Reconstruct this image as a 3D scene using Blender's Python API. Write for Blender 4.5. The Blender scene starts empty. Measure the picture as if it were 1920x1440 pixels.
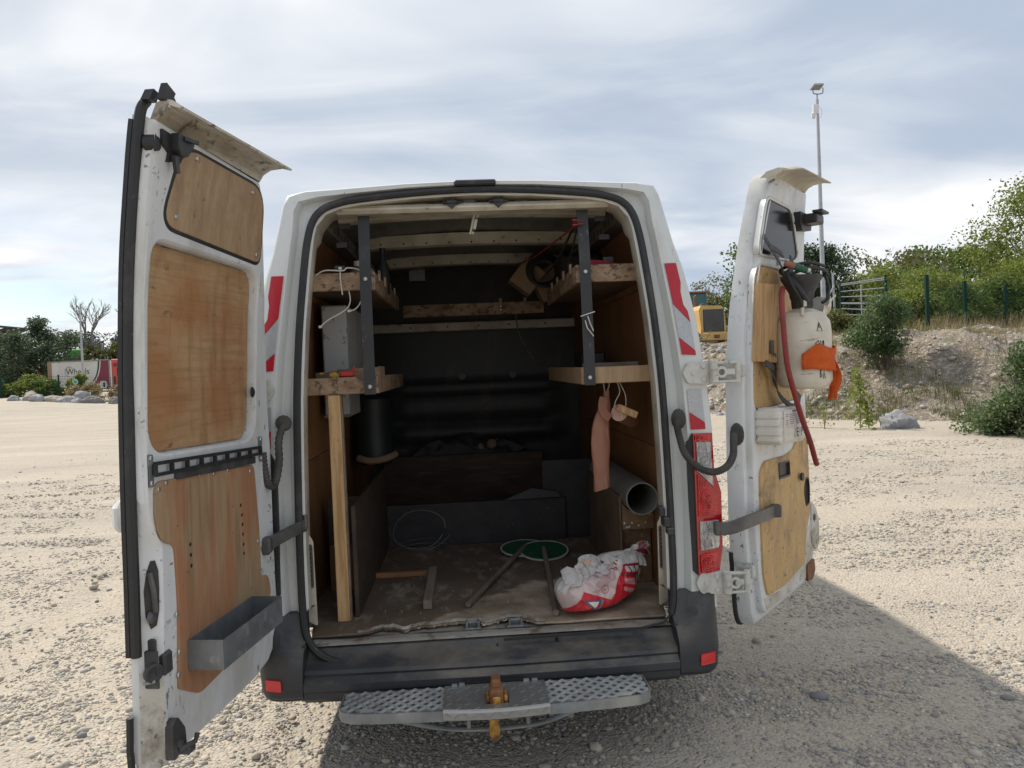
import bpy, bmesh, math, random
import numpy as np
from mathutils import Vector, Matrix, noise as mnoise
from mathutils.geometry import delaunay_2d_cdt
from mathutils.bvhtree import BVHTree

random.seed(7)
rng = np.random.default_rng(7)
S = bpy.context.scene
COL = S.collection
R = math.radians
sin, cos, pi = math.sin, math.cos, math.pi

# ------------------------------------------------------------------ camera
cam_d = bpy.data.cameras.new('camera')
cam = bpy.data.objects.new('camera', cam_d)
COL.objects.link(cam)
cam_d.sensor_width = 36.0
cam_d.lens = 36.0 * 1442 / 1920
cam_d.clip_start = 0.05
cam_d.clip_end = 3000
cam.matrix_world = Matrix.Translation((-0.068, -3.40, 1.735)) @ Matrix.Rotation(-R(3.4), 4, 'Z') @ \
    Matrix.Rotation(pi / 2 - R(1.31), 4, 'X') @ Matrix.Rotation(R(-2.35), 4, 'Z')
S.camera = cam

# ------------------------------------------------------------------ sky and sun
SUN_DIR = Vector((-0.68, 0.62, 1.0)).normalized()      # from the ground towards the sun
SUN_EL = math.asin(SUN_DIR.z)
SUN_AZ = math.atan2(SUN_DIR.x, SUN_DIR.y)
world = bpy.data.worlds.new('World')
S.world = world
world.use_nodes = True
def build_world():
    nt = world.node_tree
    nt.nodes.clear()
    N, Lk = nt.nodes.new, nt.links.new
    out = N('ShaderNodeOutputWorld')
    bg = N('ShaderNodeBackground'); bg.inputs['Strength'].default_value = 0.12
    sky = N('ShaderNodeTexSky'); sky.sky_type = 'NISHITA'; sky.sun_disc = False
    sky.sun_elevation = SUN_EL; sky.sun_rotation = SUN_AZ; sky.air_density = 1.1; sky.dust_density = 0.6
    tc = N('ShaderNodeTexCoord')
    sep = N('ShaderNodeSeparateXYZ'); Lk(tc.outputs['Generated'], sep.inputs[0])
    def math_(op, a, b=None, c=None, clamp=False):
        n = N('ShaderNodeMath'); n.operation = op; n.use_clamp = clamp
        for i, v in enumerate((a, b, c)):
            if v is None: continue
            if isinstance(v, (int, float)): n.inputs[i].default_value = v
            else: Lk(v, n.inputs[i])
        return n.outputs[0]
    zz = math_('ADD', math_('MAXIMUM', sep.outputs['Z'], 0.0), 0.16)
    px = math_('DIVIDE', sep.outputs['X'], zz)
    py = math_('DIVIDE', sep.outputs['Y'], zz)
    comb = N('ShaderNodeCombineXYZ'); Lk(px, comb.inputs[0]); Lk(py, comb.inputs[1])
    def noise(scale, detail, rough, off, stretch=(1, 1, 1), rot=0.0, dist=0.0):
        mp = N('ShaderNodeMapping'); mp.inputs['Location'].default_value = off
        mp.inputs['Rotation'].default_value = (0, 0, rot); mp.inputs['Scale'].default_value = stretch
        Lk(comb.outputs[0], mp.inputs[0])
        t = N('ShaderNodeTexNoise'); t.inputs['Scale'].default_value = scale
        t.inputs['Detail'].default_value = detail; t.inputs['Roughness'].default_value = rough
        t.inputs['Distortion'].default_value = dist
        Lk(mp.outputs[0], t.inputs['Vector'])
        return t.outputs['Fac']
    def sstep(v, lo, hi):
        n = N('ShaderNodeMapRange'); n.interpolation_type = 'SMOOTHSTEP'
        n.inputs['From Min'].default_value = lo; n.inputs['From Max'].default_value = hi
        Lk(v, n.inputs['Value']); return n.outputs[0]
    def mix(f, a, b):
        n = N('ShaderNodeMix'); n.data_type = 'RGBA'
        for k, v in (('Factor', f), ('A', a), ('B', b)):
            idx = {'Factor': 0, 'A': 6, 'B': 7}[k]
            if isinstance(v, (int, float)): n.inputs[idx].default_value = v
            elif isinstance(v, tuple): n.inputs[idx].default_value = (*v, 1)
            else: Lk(v, n.inputs[idx])
        return n.outputs[2]
    big = noise(0.55, 4, 0.45, (-12.4, -1.1, 0), (1.0, 1.25, 1), 0.6, 0.4)
    fine = noise(1.25, 8, 0.50, (6.6, 6.6, 0), (0.75, 1.35, 1), 0.75, 0.7)
    shade = math_('ADD', math_('MULTIPLY', big, 0.62), math_('MULTIPLY', fine, 0.38))
    k = 1 / 0.12
    grey = (0.405 * k, 0.475 * k, 0.585 * k)
    pale = (0.57 * k, 0.62 * k, 0.69 * k)
    white = (0.84 * k, 0.85 * k, 0.87 * k)
    c1 = mix(sstep(shade, 0.40, 0.52), grey, pale)
    c2 = mix(sstep(shade, 0.48, 0.63), c1, white)
    # clear gaps with brighter cumulus low in the sky
    gap = noise(1.25, 7, 0.55, (0.4, 7.3, 0), (0.42, 1.0, 1), 0.05, 0.3)
    low = sstep(sep.outputs['Z'], 0.30, 0.06)
    west = sstep(px, -0.9, -2.2)
    hole = math_('MULTIPLY', math_('MULTIPLY', sstep(gap, 0.47, 0.56), low), math_('ADD', math_('MULTIPLY', west, 0.95), 0.05))
    skyc = mix(0.25, sky.outputs[0], (0.30 * k, 0.47 * k, 0.78 * k))
    c3 = mix(hole, c2, skyc)
    puff = math_('MULTIPLY', math_('MULTIPLY', sstep(gap, 0.48, 0.40), low), math_('ADD', math_('MULTIPLY', west, 0.8), 0.2))
    c4 = mix(puff, c3, (0.95 * k, 0.93 * k, 0.90 * k))
    Lk(c4, bg.inputs['Color'])
    Lk(bg.outputs[0], out.inputs['Surface'])
build_world()

sun_d = bpy.data.lights.new('sun', 'SUN')
sun = bpy.data.objects.new('sun', sun_d)
COL.objects.link(sun)
sun_d.energy = 4.0
sun_d.angle = R(1.1)
sun_d.color = (1.0, 0.93, 0.82)
sun.rotation_euler = (-SUN_DIR).to_track_quat('-Z', 'Y').to_euler()
sun.location = (-20, 20, 30)

S.view_settings.view_transform = 'Standard'
S.view_settings.look = 'None'
S.view_settings.exposure = 0.27
S.view_settings.gamma = 1.0
S.view_settings.use_curve_mapping = False
S.cycles.max_bounces = 8
S.cycles.diffuse_bounces = 4

# ------------------------------------------------------------------ materials
MATS = {}
def mat(name, base, rough=0.6, metal=0.0, spec=0.5, vary=None, layers=(), bump=(), coat=0.0, island=0.0, isl_cols=None,
        attr=None, trans=0.0, alpha=1.0, rand=0.0, emit=None):
    """vary=(colour, scale, stretch, lo, hi); layers=[(colour, scale, stretch, lo, hi, amount, upness)]; bump=[(scale, stretch, strength, distance)]"""
    m = bpy.data.materials.new(name); m.use_nodes = True
    nt = m.node_tree; nt.nodes.clear()
    N, Lk = nt.nodes.new, nt.links.new
    out = N('ShaderNodeOutputMaterial'); p = N('ShaderNodeBsdfPrincipled')
    p.inputs['Roughness'].default_value = rough; p.inputs['Metallic'].default_value = metal
    p.inputs['Specular IOR Level'].default_value = spec
    p.inputs['Coat Weight'].default_value = coat; p.inputs['Coat Roughness'].default_value = 0.08
    if alpha < 1: p.inputs['Alpha'].default_value = alpha
    tc = N('ShaderNodeTexCoord'); oi = N('ShaderNodeObjectInfo')
    va = N('ShaderNodeVectorMath'); va.operation = 'MULTIPLY_ADD'
    Lk(oi.outputs['Random'], va.inputs[0]); va.inputs[1].default_value = (13.1, 7.7, 5.3); Lk(tc.outputs['Object'], va.inputs[2])
    vec = va.outputs[0]
    def noise(scale, stretch, detail=6, rough_=0.6):
        mp = N('ShaderNodeMapping'); mp.inputs['Scale'].default_value = stretch or (1, 1, 1); Lk(vec, mp.inputs[0])
        t = N('ShaderNodeTexNoise'); t.inputs['Scale'].default_value = scale; t.inputs['Detail'].default_value = detail
        t.inputs['Roughness'].default_value = rough_; Lk(mp.outputs[0], t.inputs['Vector']); return t.outputs['Fac']
    def rng_(v, lo, hi, to=1.0):
        n = N('ShaderNodeMapRange'); n.inputs['From Min'].default_value = lo; n.inputs['From Max'].default_value = hi
        n.inputs['To Max'].default_value = to; Lk(v, n.inputs['Value']); return n.outputs[0]
    def mix(f, a, b, mode='MIX'):
        n = N('ShaderNodeMix'); n.data_type = 'RGBA'; n.blend_type = mode
        for i, v in ((0, f), (6, a), (7, b)):
            if isinstance(v, (int, float)): n.inputs[i].default_value = v
            elif isinstance(v, tuple): n.inputs[i].default_value = (*v, 1)
            else: Lk(v, n.inputs[i])
        return n.outputs[2]
    c = base
    if attr:
        a = N('ShaderNodeVertexColor'); a.layer_name = attr; c = a.outputs['Color']
    if isl_cols:
        g = N('ShaderNodeNewGeometry'); cr = N('ShaderNodeValToRGB')
        e = cr.color_ramp.elements
        while len(e) < len(isl_cols): e.new(0.5)
        for i, cc in enumerate(isl_cols):
            e[i].position = i / (len(isl_cols) - 1); e[i].color = (*cc, 1)
        Lk(g.outputs['Random Per Island'], cr.inputs[0]); c = cr.outputs[0]
    if vary:
        col2, sc, st, lo, hi = vary
        c = mix(rng_(noise(sc, st), lo, hi), c, col2)
    if rand:
        hs = N('ShaderNodeHueSaturation'); hs.inputs['Hue'].default_value = 0.5
        n = N('ShaderNodeMapRange'); n.inputs['To Min'].default_value = 1 - rand; n.inputs['To Max'].default_value = 1 + rand
        Lk(oi.outputs['Random'], n.inputs['Value']); Lk(n.outputs[0], hs.inputs['Value'])
        if isinstance(c, tuple): hs.inputs['Color'].default_value = (*c, 1)
        else: Lk(c, hs.inputs['Color'])
        c = hs.outputs[0]
    if name == 'floor_wood':                         # big damp stain soaked in towards left and front, also painting shade deep inside
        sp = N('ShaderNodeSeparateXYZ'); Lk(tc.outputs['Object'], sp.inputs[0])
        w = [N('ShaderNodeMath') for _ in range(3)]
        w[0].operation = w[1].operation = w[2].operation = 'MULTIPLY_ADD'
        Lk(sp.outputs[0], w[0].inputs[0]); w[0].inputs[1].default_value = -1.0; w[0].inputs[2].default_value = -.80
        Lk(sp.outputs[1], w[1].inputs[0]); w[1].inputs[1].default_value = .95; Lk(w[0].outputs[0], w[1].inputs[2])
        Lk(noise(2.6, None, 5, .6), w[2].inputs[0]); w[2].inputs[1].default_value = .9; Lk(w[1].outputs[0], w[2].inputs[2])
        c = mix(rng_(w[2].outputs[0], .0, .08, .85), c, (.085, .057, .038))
    rg = None
    for ly in layers:
        col, sc, st, lo, hi, am = ly[:6]; lo, hi = .5 + (lo - .5) * .72, .5 + (hi - .5) * .76
        f = rng_(noise(sc, st, 8, 0.65), lo, hi, am)
        if len(ly) > 7:                             # patchy: only where a broad noise runs high
            mm = N('ShaderNodeMath'); mm.operation = 'MULTIPLY'; Lk(f, mm.inputs[0]); Lk(rng_(noise(ly[7], None, 3, .5), .48, .56), mm.inputs[1]); f = mm.outputs[0]
        if len(ly) > 6 and ly[6] is not None:
            g = N('ShaderNodeNewGeometry'); sp = N('ShaderNodeSeparateXYZ'); Lk(g.outputs['Normal'], sp.inputs[0])
            up = rng_(sp.outputs['Z'], ly[6], min(1.0, ly[6] + 0.7))
            mm = N('ShaderNodeMath'); mm.operation = 'MULTIPLY'; Lk(f, mm.inputs[0]); Lk(up, mm.inputs[1]); f = mm.outputs[0]
        c = mix(f, c, col)
    if isinstance(c, tuple): p.inputs['Base Color'].default_value = (*c, 1)
    else: Lk(c, p.inputs['Base Color'])
    prev = None
    for sc, st, stren, dist in bump:
        b = N('ShaderNodeBump'); b.inputs['Strength'].default_value = stren; b.inputs['Distance'].default_value = dist
        Lk(noise(sc, st), b.inputs['Height'])
        if prev: Lk(prev, b.inputs['Normal'])
        prev = b.outputs[0]
    if prev: Lk(prev, p.inputs['Normal'])
    if emit:
        p.inputs['Emission Color'].default_value = (*emit, 1); p.inputs['Emission Strength'].default_value = 1
    if trans:
        t = N('ShaderNodeBsdfTranslucent')
        if isinstance(c, tuple): t.inputs['Color'].default_value = (*c, 1)
        else: Lk(c, t.inputs['Color'])
        ms = N('ShaderNodeMixShader'); ms.inputs[0].default_value = trans
        Lk(p.outputs[0], ms.inputs[1]); Lk(t.outputs[0], ms.inputs[2]); Lk(ms.outputs[0], out.inputs['Surface'])
    else:
        Lk(p.outputs[0], out.inputs['Surface'])
    MATS[name] = m
    return m

DUST = (0.33, 0.28, 0.21)
mat('white_paint', (0.66, 0.68, 0.67), 0.32, vary=((0.55, 0.56, 0.54), 2.2, (1, 1, .5), .35, .75),
    layers=[((0.30, 0.27, 0.21), 3.0, (1, 1, .35), .56, .80, .45), ((0.14, 0.13, 0.12), 34, (1, 1, .4), .73, .76, .6), ((0.2, 0.17, 0.14), 11, (1, 1, .5), .76, .82, .5)], coat=.15)
mat('white_door_paint', (0.70, 0.72, 0.73), 0.38, vary=((0.56, 0.57, 0.56), 3, (1, 1, .4), .4, .75),
    layers=[((0.38, 0.33, 0.25), 2.6, (1, 1, .5), .53, .78, .65), ((0.06, 0.055, 0.05), 42, (1, 1, .55), .65, .68, .85, None, 3.1), ((.43, .42, .39), 7, (1, 1, .35), .52, .72, .55), ((0.09, 0.08, 0.08), 17, (.8, 1, 1.6), .68, .70, .75, None, 2.3)],
    bump=[(18, None, .08, .01)])
mat('dirty_white_paint', (0.60, 0.60, 0.57), 0.5, vary=((0.42, 0.38, 0.30), 5, (1, 1, 1), .38, .66),
    layers=[((0.16, 0.12, 0.08), 7, (1, 1, 1), .50, .70, .8), ((0.05, 0.045, 0.04), 30, None, .62, .68, .7)], bump=[(25, None, .15, .01)])
mat('grimy_lip', (0.58, 0.56, 0.51), 0.6, vary=((0.30, 0.26, 0.20), 4, (.35, 2, 2), .46, .62), layers=[((0.07, 0.055, 0.04), 22, None, .56, .68, .8)], bump=[(30, None, .2, .01)])
mat('cream_paint', (0.56, 0.525, 0.43), 0.45, vary=((0.40, 0.36, 0.28), 3, None, .4, .65), layers=[(DUST, 6, None, .42, .75, .6), ((0.12, 0.09, 0.06), 12, None, .66, .72, .7), ((0.20, 0.09, 0.04), 5, None, .70, .76, .7)])
mat('roof_metal', (0.20, 0.20, 0.19), 0.5, vary=((0.15, 0.14, 0.13), 4, None, .4, .7), bump=[(8, None, .1, .02)])
mat('dark_metal', (0.022, 0.023, 0.025), 0.45, vary=((0.05, 0.05, 0.05), 9, None, .5, .8), layers=[((0.20, 0.19, 0.17), 60, (1, 1, .3), .70, .74, .6)])
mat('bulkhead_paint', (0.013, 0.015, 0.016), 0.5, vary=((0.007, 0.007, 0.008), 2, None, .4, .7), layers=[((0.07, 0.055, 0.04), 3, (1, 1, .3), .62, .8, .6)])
mat('rubber', (0.020, 0.021, 0.023), 0.55, layers=[((0.16, 0.15, 0.14), 6, (1, 1, .5), .58, .85, .35), ((0.3, 0.28, 0.25), 55, None, .72, .76, .6)])
mat('bumper_plastic', (0.022, 0.025, 0.031), 0.5, vary=((0.045, 0.047, 0.050), 3.5, (.5, 1, 1.4), .4, .7),
    layers=[(DUST, 4, (.6, 1, 1), .38, .80, .60, 0.05), ((0.16, 0.14, 0.11), 7, (1, 1, 1), .60, .86, .35), ((.12, .12, .12), 45, (.4, 1, 1), .70, .74, .5)], bump=[(160, None, .12, .003)])
mat('sill_metal', (0.34, 0.32, 0.28), 0.7, vary=((0.20, 0.17, 0.13), 7, (.5, 1, 1), .4, .65), layers=[((0.11, 0.07, 0.04), 10, None, .55, .68, .8), ((.55, .53, .5), 30, (.3, 1, 1), .64, .70, .7)], bump=[(40, None, .3, .01)])
WS = (22, 22, 1.2)
mat('ply_tan', (0.41, 0.285, 0.165), 0.6, vary=((0.32, 0.205, 0.11), 3.2, (7, 7, .7), .38, .66), layers=[((0.22, 0.14, 0.075), 12, (9, 9, .3), .50, .62, .35), ((0.22, 0.15, 0.09), 5, None, .58, .8, .6), ((0.05, 0.04, 0.03), 38, (1, 1, .5), .705, .72, .8)], bump=[(30, (5, 5, .5), .06, .004)])
mat('ply_orange', (0.37, 0.18, 0.075), 0.55, vary=((0.43, 0.275, 0.14), 3.2, (1.0, 1, 1.3), .42, .60), layers=[((0.20, 0.11, 0.05), 13, (.25, 3, 6), .50, .62, .30), ((0.24, 0.115, 0.045), 3, (4, 4, .6), .52, .74, .7), ((0.08, 0.055, 0.035), 16, (.6, 1, 1.1), .70, .735, .6), ((.30, .2, .11), 26, (.35, 1, 2.6), .58, .72, .5)], bump=[(30, (.5, 5, 5), .06, .004)])
mat('ply_rust', (0.38, 0.185, 0.095), 0.6, vary=((0.37, 0.26, 0.15), 3.0, (2.2, 2, .5), .44, .56), layers=[((0.20, 0.11, 0.06), 12, (9, 9, .3), .50, .62, .30), ((0.20, 0.13, 0.07), 3, (4, 4, .4), .55, .72, .6), ((.38, .25, .14), 2, (5, 5, .3), .58, .7, .5), ((0.06, 0.05, 0.04), 30, None, .72, .75, .7)], bump=[(25, (5, 5, .5), .06, .004)])
mat('ply_worn', (0.55, 0.35, 0.145), 0.65, vary=((0.40, 0.27, 0.13), 4, (2, 2, .8), .45, .66), layers=[((0.13, 0.095, 0.06), 4, (1, 1, .8), .56, .72, .75), ((0.62, 0.50, 0.32), 18, (2, 2, .5), .62, .7, .6), ((0.04, 0.035, 0.03), 34, None, .66, .69, .8)], bump=[(30, (5, 5, .7), .15, .006)])
mat('ply_liner', (0.31, 0.148, 0.060), 0.55, vary=((0.175, 0.08, 0.033), 2.5, (1, 1, .6), .36, .68), layers=[((0.24, 0.15, 0.09), 45, (1, .6, .6), .67, .70, .6), ((0.05, 0.03, 0.02), 5, None, .6, .8, .7)], bump=[(30, (1, 1, .7), .1, .005)])
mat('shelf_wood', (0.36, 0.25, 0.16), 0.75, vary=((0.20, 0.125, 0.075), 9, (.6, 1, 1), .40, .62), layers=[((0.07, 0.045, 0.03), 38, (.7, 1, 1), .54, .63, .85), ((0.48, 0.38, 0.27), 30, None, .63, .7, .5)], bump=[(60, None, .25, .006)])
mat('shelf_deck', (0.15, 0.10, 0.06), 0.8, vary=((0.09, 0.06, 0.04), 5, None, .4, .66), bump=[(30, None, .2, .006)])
mat('dark_wood', (0.040, 0.026, 0.018), 0.7, vary=((0.07, 0.042, 0.027), 4, (.5, 1, 3), .42, .7), layers=[((.2, .16, .12), 40, (.6, 1, 1), .70, .73, .5)], bump=[(30, (.6, 1, 4), .25, .006)])
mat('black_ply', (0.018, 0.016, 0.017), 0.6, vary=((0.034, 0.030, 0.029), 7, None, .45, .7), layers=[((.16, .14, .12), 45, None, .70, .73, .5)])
mat('fresh_timber', (0.55, 0.36, 0.175), 0.65, vary=((0.38, 0.22, 0.09), 5, (9, 9, .6), .42, .62), layers=[((0.19, 0.09, 0.04), 6, (2, 2, 1.4), .68, .76, .75), ((0.25, 0.17, 0.1), 30, (3, 3, .6), .64, .7, .5)], bump=[(26, (6, 6, .5), .1, .004)])
mat('grey_timber', (0.22, 0.175, 0.135), 0.8, vary=((0.11, 0.08, 0.06), 8, (1, .2, 1), .42, .66), bump=[(40, (3, .3, 3), .3, .005)])
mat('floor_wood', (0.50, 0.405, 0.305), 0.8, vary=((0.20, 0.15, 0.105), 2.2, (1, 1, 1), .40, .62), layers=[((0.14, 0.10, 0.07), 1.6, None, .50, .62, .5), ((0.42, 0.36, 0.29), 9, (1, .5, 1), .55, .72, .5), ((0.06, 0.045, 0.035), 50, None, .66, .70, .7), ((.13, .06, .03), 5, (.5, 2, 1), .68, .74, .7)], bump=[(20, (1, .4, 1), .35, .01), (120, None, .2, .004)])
mat('white_worn', (0.40, 0.41, 0.40), 0.55, layers=[((0.12, 0.12, 0.12), 22, (1, 1, .7), .62, .67, .75), ((0.3, 0.27, 0.2), 4, None, .5, .8, .5)])
mat('galvanised', (0.20, 0.215, 0.22), 0.48, metal=.25, vary=((0.13, 0.14, 0.145), 7, None, .4, .66), layers=[((0.34, 0.35, 0.35), 20, None, .58, .72, .55), ((0.12, 0.09, 0.07), 9, None, .66, .74, .6)])
mat('galvanised_light', (0.27, 0.285, 0.285), 0.5, metal=.2, vary=((0.18, 0.19, 0.19), 9, None, .4, .66), layers=[((0.50, 0.47, 0.40), 5, None, .5, .75, .5), ((0.18, 0.14, 0.1), 30, None, .68, .72, .5)])
mat('aluminium', (0.38, 0.38, 0.375), 0.38, metal=.65, vary=((0.32, 0.31, 0.30), 6, None, .4, .7), layers=[(DUST, 8, None, .45, .75, .6, .2)])
mat('steel_screw', (0.50, 0.50, 0.48), 0.35, metal=.8)
mat('grease', (0.50, 0.26, 0.03), 0.22, metal=.0, vary=((0.16, 0.07, 0.01), 16, None, .42, .6), layers=[((0.75, 0.5, 0.12), 14, None, .6, .68, .6)], bump=[(35, None, .7, .02)], coat=.6)
mat('rust', (0.15, 0.055, 0.022), 0.75, vary=((0.25, 0.12, 0.05), 12, None, .42, .66), bump=[(40, None, .4, .006)])
mat('hinge_paint', (0.55, 0.55, 0.51), 0.45, vary=((0.38, 0.35, 0.29), 14, None, .45, .7), layers=[((0.16, 0.09, 0.05), 18, None, .64, .72, .7)])
mat('check_arm', (0.085, 0.085, 0.085), 0.45, metal=.3, vary=((0.15, 0.145, 0.14), 12, (.4, 1, 1), .45, .7))
mat('reflector_red', (0.62, 0.015, 0.022), 0.15, spec=.6, coat=.5, bump=[(300, None, .15, .002)])
mat('tape_red', (0.42, 0.010, 0.024), 0.3, bump=[(220, None, .1, .002)])
mat('tape_silver', (0.47, 0.48, 0.50), 0.28, metal=.2, layers=[((0.36, 0.37, .39), 220, None, .45, .55, .8)])
mat('lamp_red', (0.45, 0.004, 0.008), 0.10, coat=1, vary=((0.70, 0.012, 0.012), 24, None, .45, .62), bump=[(55, (1, 1, 2), .5, .006)])
mat('lamp_red_plain', (0.40, 0.005, 0.010), 0.10, coat=1)
mat('lamp_clear', (0.60, 0.60, 0.58), 0.12, metal=.4, coat=1, vary=((0.30, 0.30, 0.30), 70, (1.6, 1, .35), .42, .58), bump=[(90, (1.5, 1, .4), .7, .008)])  # fine light and dark mottle in the colour paints the lens sparkle
mat('glass_dark', (0.012, 0.013, 0.015), 0.16, spec=.22)
mat('black_plastic', (0.018, 0.018, 0.019), 0.45, vary=((0.035, 0.035, 0.036), 14, None, .5, .7))
mat('dusty_black', (0.04, 0.04, 0.042), 0.6, vary=((0.13, 0.125, 0.12), 6, None, .5, .8), layers=[((.22, .2, .18), 5, None, .4, .8, .6, .1)])
mat('corrugated', (0.045, 0.043, 0.040), 0.65, layers=[((.14, .125, .11), 7, None, .45, .75, .5)])
mat('webbing', (0.085, 0.085, 0.078), 0.9, vary=((0.05, 0.05, 0.047), 30, None, .4, .65))
mat('red_hose', (0.26, 0.028, 0.030), 0.5, vary=((0.18, 0.03, 0.03), 9, None, .4, .7))
mat('orange_cloth', (0.76, 0.14, 0.018), 0.85, vary=((0.55, 0.085, 0.012), 9, None, .4, .7), bump=[(22, None, .5, .02)], trans=.2)
mat('tank_plastic', (0.68, 0.65, 0.57), 0.42, vary=((0.58, 0.53, 0.43), 4, None, .4, .7), layers=[((0.16, 0.12, 0.08), 11, (.5, .5, 3), .68, .73, .7), ((.35, .27, .17), 3, None, .55, .8, .5)])
mat('canister_white', (0.66, 0.64, 0.58), 0.45, layers=[((0.30, 0.20, 0.10), 13, None, .62, .72, .7), ((0.48, 0.42, 0.34), 4, None, .45, .75, .5)])
mat('label_paper', (0.60, 0.55, 0.54), 0.6)
mat('ink', (0.02, 0.02, 0.025), 0.6)
mat('grey_ink', (0.20, 0.19, 0.20), 0.6)
mat('pipe_grey', (0.21, 0.20, 0.185), 0.5, vary=((0.15, 0.14, 0.125), 5, None, .4, .7))
mat('salmon_plastic', (0.33, 0.150, 0.095), 0.55, vary=((0.25, 0.11, 0.07), 4, None, .4, .7), bump=[(9, (1, 1, .4), .25, .03)])
mat('salmon_edge', (0.55, 0.34, 0.27), 0.6)
mat('sign_green', (0.012, 0.085, 0.042), 0.4, layers=[((.3, .34, .30), 14, (1, .4, 1), .68, .74, .6)])
mat('sign_rim', (0.50, 0.50, 0.42), 0.5)
mat('ply_box', (0.20, 0.120, 0.062), 0.7, vary=((0.11, 0.065, 0.035), 7, (1, 1, .7), .4, .64), layers=[((0.34, 0.24, 0.15), 30, None, .6, .68, .6)], bump=[(30, None, .2, .006)])
mat('plank_brown', (0.085, 0.052, 0.032), 0.7, vary=((0.05, 0.03, 0.02), 4, (.5, 1, 2), .4, .62), layers=[((.15, .10, .065), 9, (.4, 1, 3), .55, .7, .6)], bump=[(30, (.6, 1, 4), .25, .006)])
mat('cardboard', (0.30, 0.20, 0.125), 0.85, vary=((0.22, 0.14, 0.085), 5, None, .4, .7))
mat('packet_yellow', (0.50, 0.30, 0.02), 0.5, layers=[((.03, .02, .02), 26, None, .50, .54, .9)])
mat('packet_red', (0.50, 0.03, 0.03), 0.5)
mat('cloth_red', (0.30, 0.02, 0.04), 0.85, bump=[(12, None, .4, .02)])
mat('drum_green', (0.016, 0.025, 0.024), 0.5)
mat('zip_tie', (0.58, 0.57, 0.52), 0.5)
mat('wire_steel', (0.20, 0.20, 0.19), 0.4, metal=.6)
mat('bag_print', (0.7, 0.7, 0.7), 0.42, attr='print', layers=[((0.42, 0.36, 0.29), 5, None, .60, .82, .5)], bump=[(16, None, .45, .02)])
mat('bag_white', (0.58, 0.56, 0.55), 0.5, vary=((0.40, 0.36, 0.32), 7, None, .45, .72), layers=[((.35, .06, .08), 9, (.3, 1, 3), .62, .66, .7)], bump=[(30, None, .5, .02)], trans=.15)
mat('bag_red', (0.52, 0.02, 0.03), 0.5)
mat('bag_blue', (0.08, 0.13, 0.26), 0.5)
mat('bag_cream', (0.68, 0.66, 0.56), 0.5)
mat('tyre', (0.022, 0.021, 0.020), 0.8, layers=[(DUST, 4, None, .4, .8, .5)])
mat('steel_grey', (0.40, 0.42, 0.44), 0.45, metal=.2, vary=((0.32, 0.33, 0.35), 4, None, .4, .7))
mat('fence_green', (0.006, 0.034, 0.026), 0.6, spec=.15)
mat('dozer_yellow', (0.60, 0.385, 0.14), 0.55, vary=((0.50, 0.32, 0.12), 2, None, .4, .7), layers=[((.2, .12, .06), 5, None, .62, .75, .5)])
mat('cab_teal', (0.028, 0.115, 0.115), 0.3, spec=.6)
mat('cab_roof', (0.17, 0.09, 0.06), 0.7)
mat('trailer_white', (0.56, 0.54, 0.49), 0.6, vary=((0.44, 0.42, 0.38), .6, None, .4, .7))
mat('trailer_maroon', (0.17, 0.02, 0.045), 0.5)
mat('cab_red', (0.50, 0.045, 0.03), 0.35, coat=.4)
mat('machine_green', (0.05, 0.33, 0.03), 0.45)
mat('machine_orange', (0.60, 0.22, 0.02), 0.5)
mat('van_white', (0.66, 0.66, 0.66), 0.4)
mat('shed_roof', (0.075, 0.065, 0.055), 0.8)
mat('shed_wall', (0.30, 0.27, 0.23), 0.8)
mat('sign_disc_green', (0.05, 0.30, 0.25), 0.5)
mat('rock_grey', (0.33, 0.33, 0.335), 0.9, vary=((0.20, 0.20, 0.205), 2.5, None, .4, .65), layers=[((.48, .47, .46), 6, None, .55, .75, .6)], bump=[(7, None, .6, .06), (40, None, .3, .01)])
mat('rock_tan', (0.38, 0.345, 0.29), 0.9, vary=((0.25, 0.225, 0.19), 2, None, .4, .65), bump=[(5, None, .6, .06)])
mat('rock_dark', (0.16, 0.15, 0.14), 0.9, vary=((0.27, 0.25, 0.22), 2, None, .45, .7), bump=[(5, None, .6, .06)])
mat('bark', (0.13, 0.105, 0.08), 0.9, vary=((0.07, 0.055, 0.042), 12, (1, 1, .2), .4, .66), bump=[(20, (2, 2, .3), .5, .02)])
mat('pale_bark', (0.30, 0.28, 0.26), 0.9)
def leafmat(n, cols, tr=.35): mat(n, cols[0], .55, isl_cols=cols, trans=tr, spec=.35, vary=(tuple(.6 * v for v in cols[0]), .55, None, .45, .75))
leafmat('leaf_mid', [(.07, .125, .025), (.11, .17, .035), (.16, .20, .05), (.08, .14, .03)], .4)
leafmat('leaf_bright', [(.13, .19, .03), (.20, .26, .05), (.26, .29, .07), (.15, .21, .04), (.33, .28, .07)], .45)
leafmat('leaf_dark', [(.018, .036, .013), (.030, .055, .018), (.045, .072, .022), (.022, .045, .016)])
leafmat('leaf_shrub', [(.055, .11, .03), (.085, .15, .045), (.22, .26, .14), (.065, .12, .04), (.14, .19, .07)], .4)
leafmat('leaf_olive', [(.13, .14, .04), (.18, .18, .06), (.12, .145, .04), (.21, .19, .08)], .4)
leafmat('leaf_far', [(.08, .12, .07), (.10, .145, .08), (.13, .16, .09)], .4)  # lightened leaf tones, a touch of distance haze put into the colour
leafmat('leaf_hazy', [(.055, .085, .095), (.075, .105, .115), (.09, .12, .12)], .1)  # blue of the distance haze is mixed into these leaf colours
leafmat('dry_stalk', [(.36, .28, .15), (.28, .22, .12), (.42, .34, .2), (.22, .18, .09)], .3)
leafmat('twig_grey', [(.28, .25, .22), (.22, .2, .17)], 0)
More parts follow.
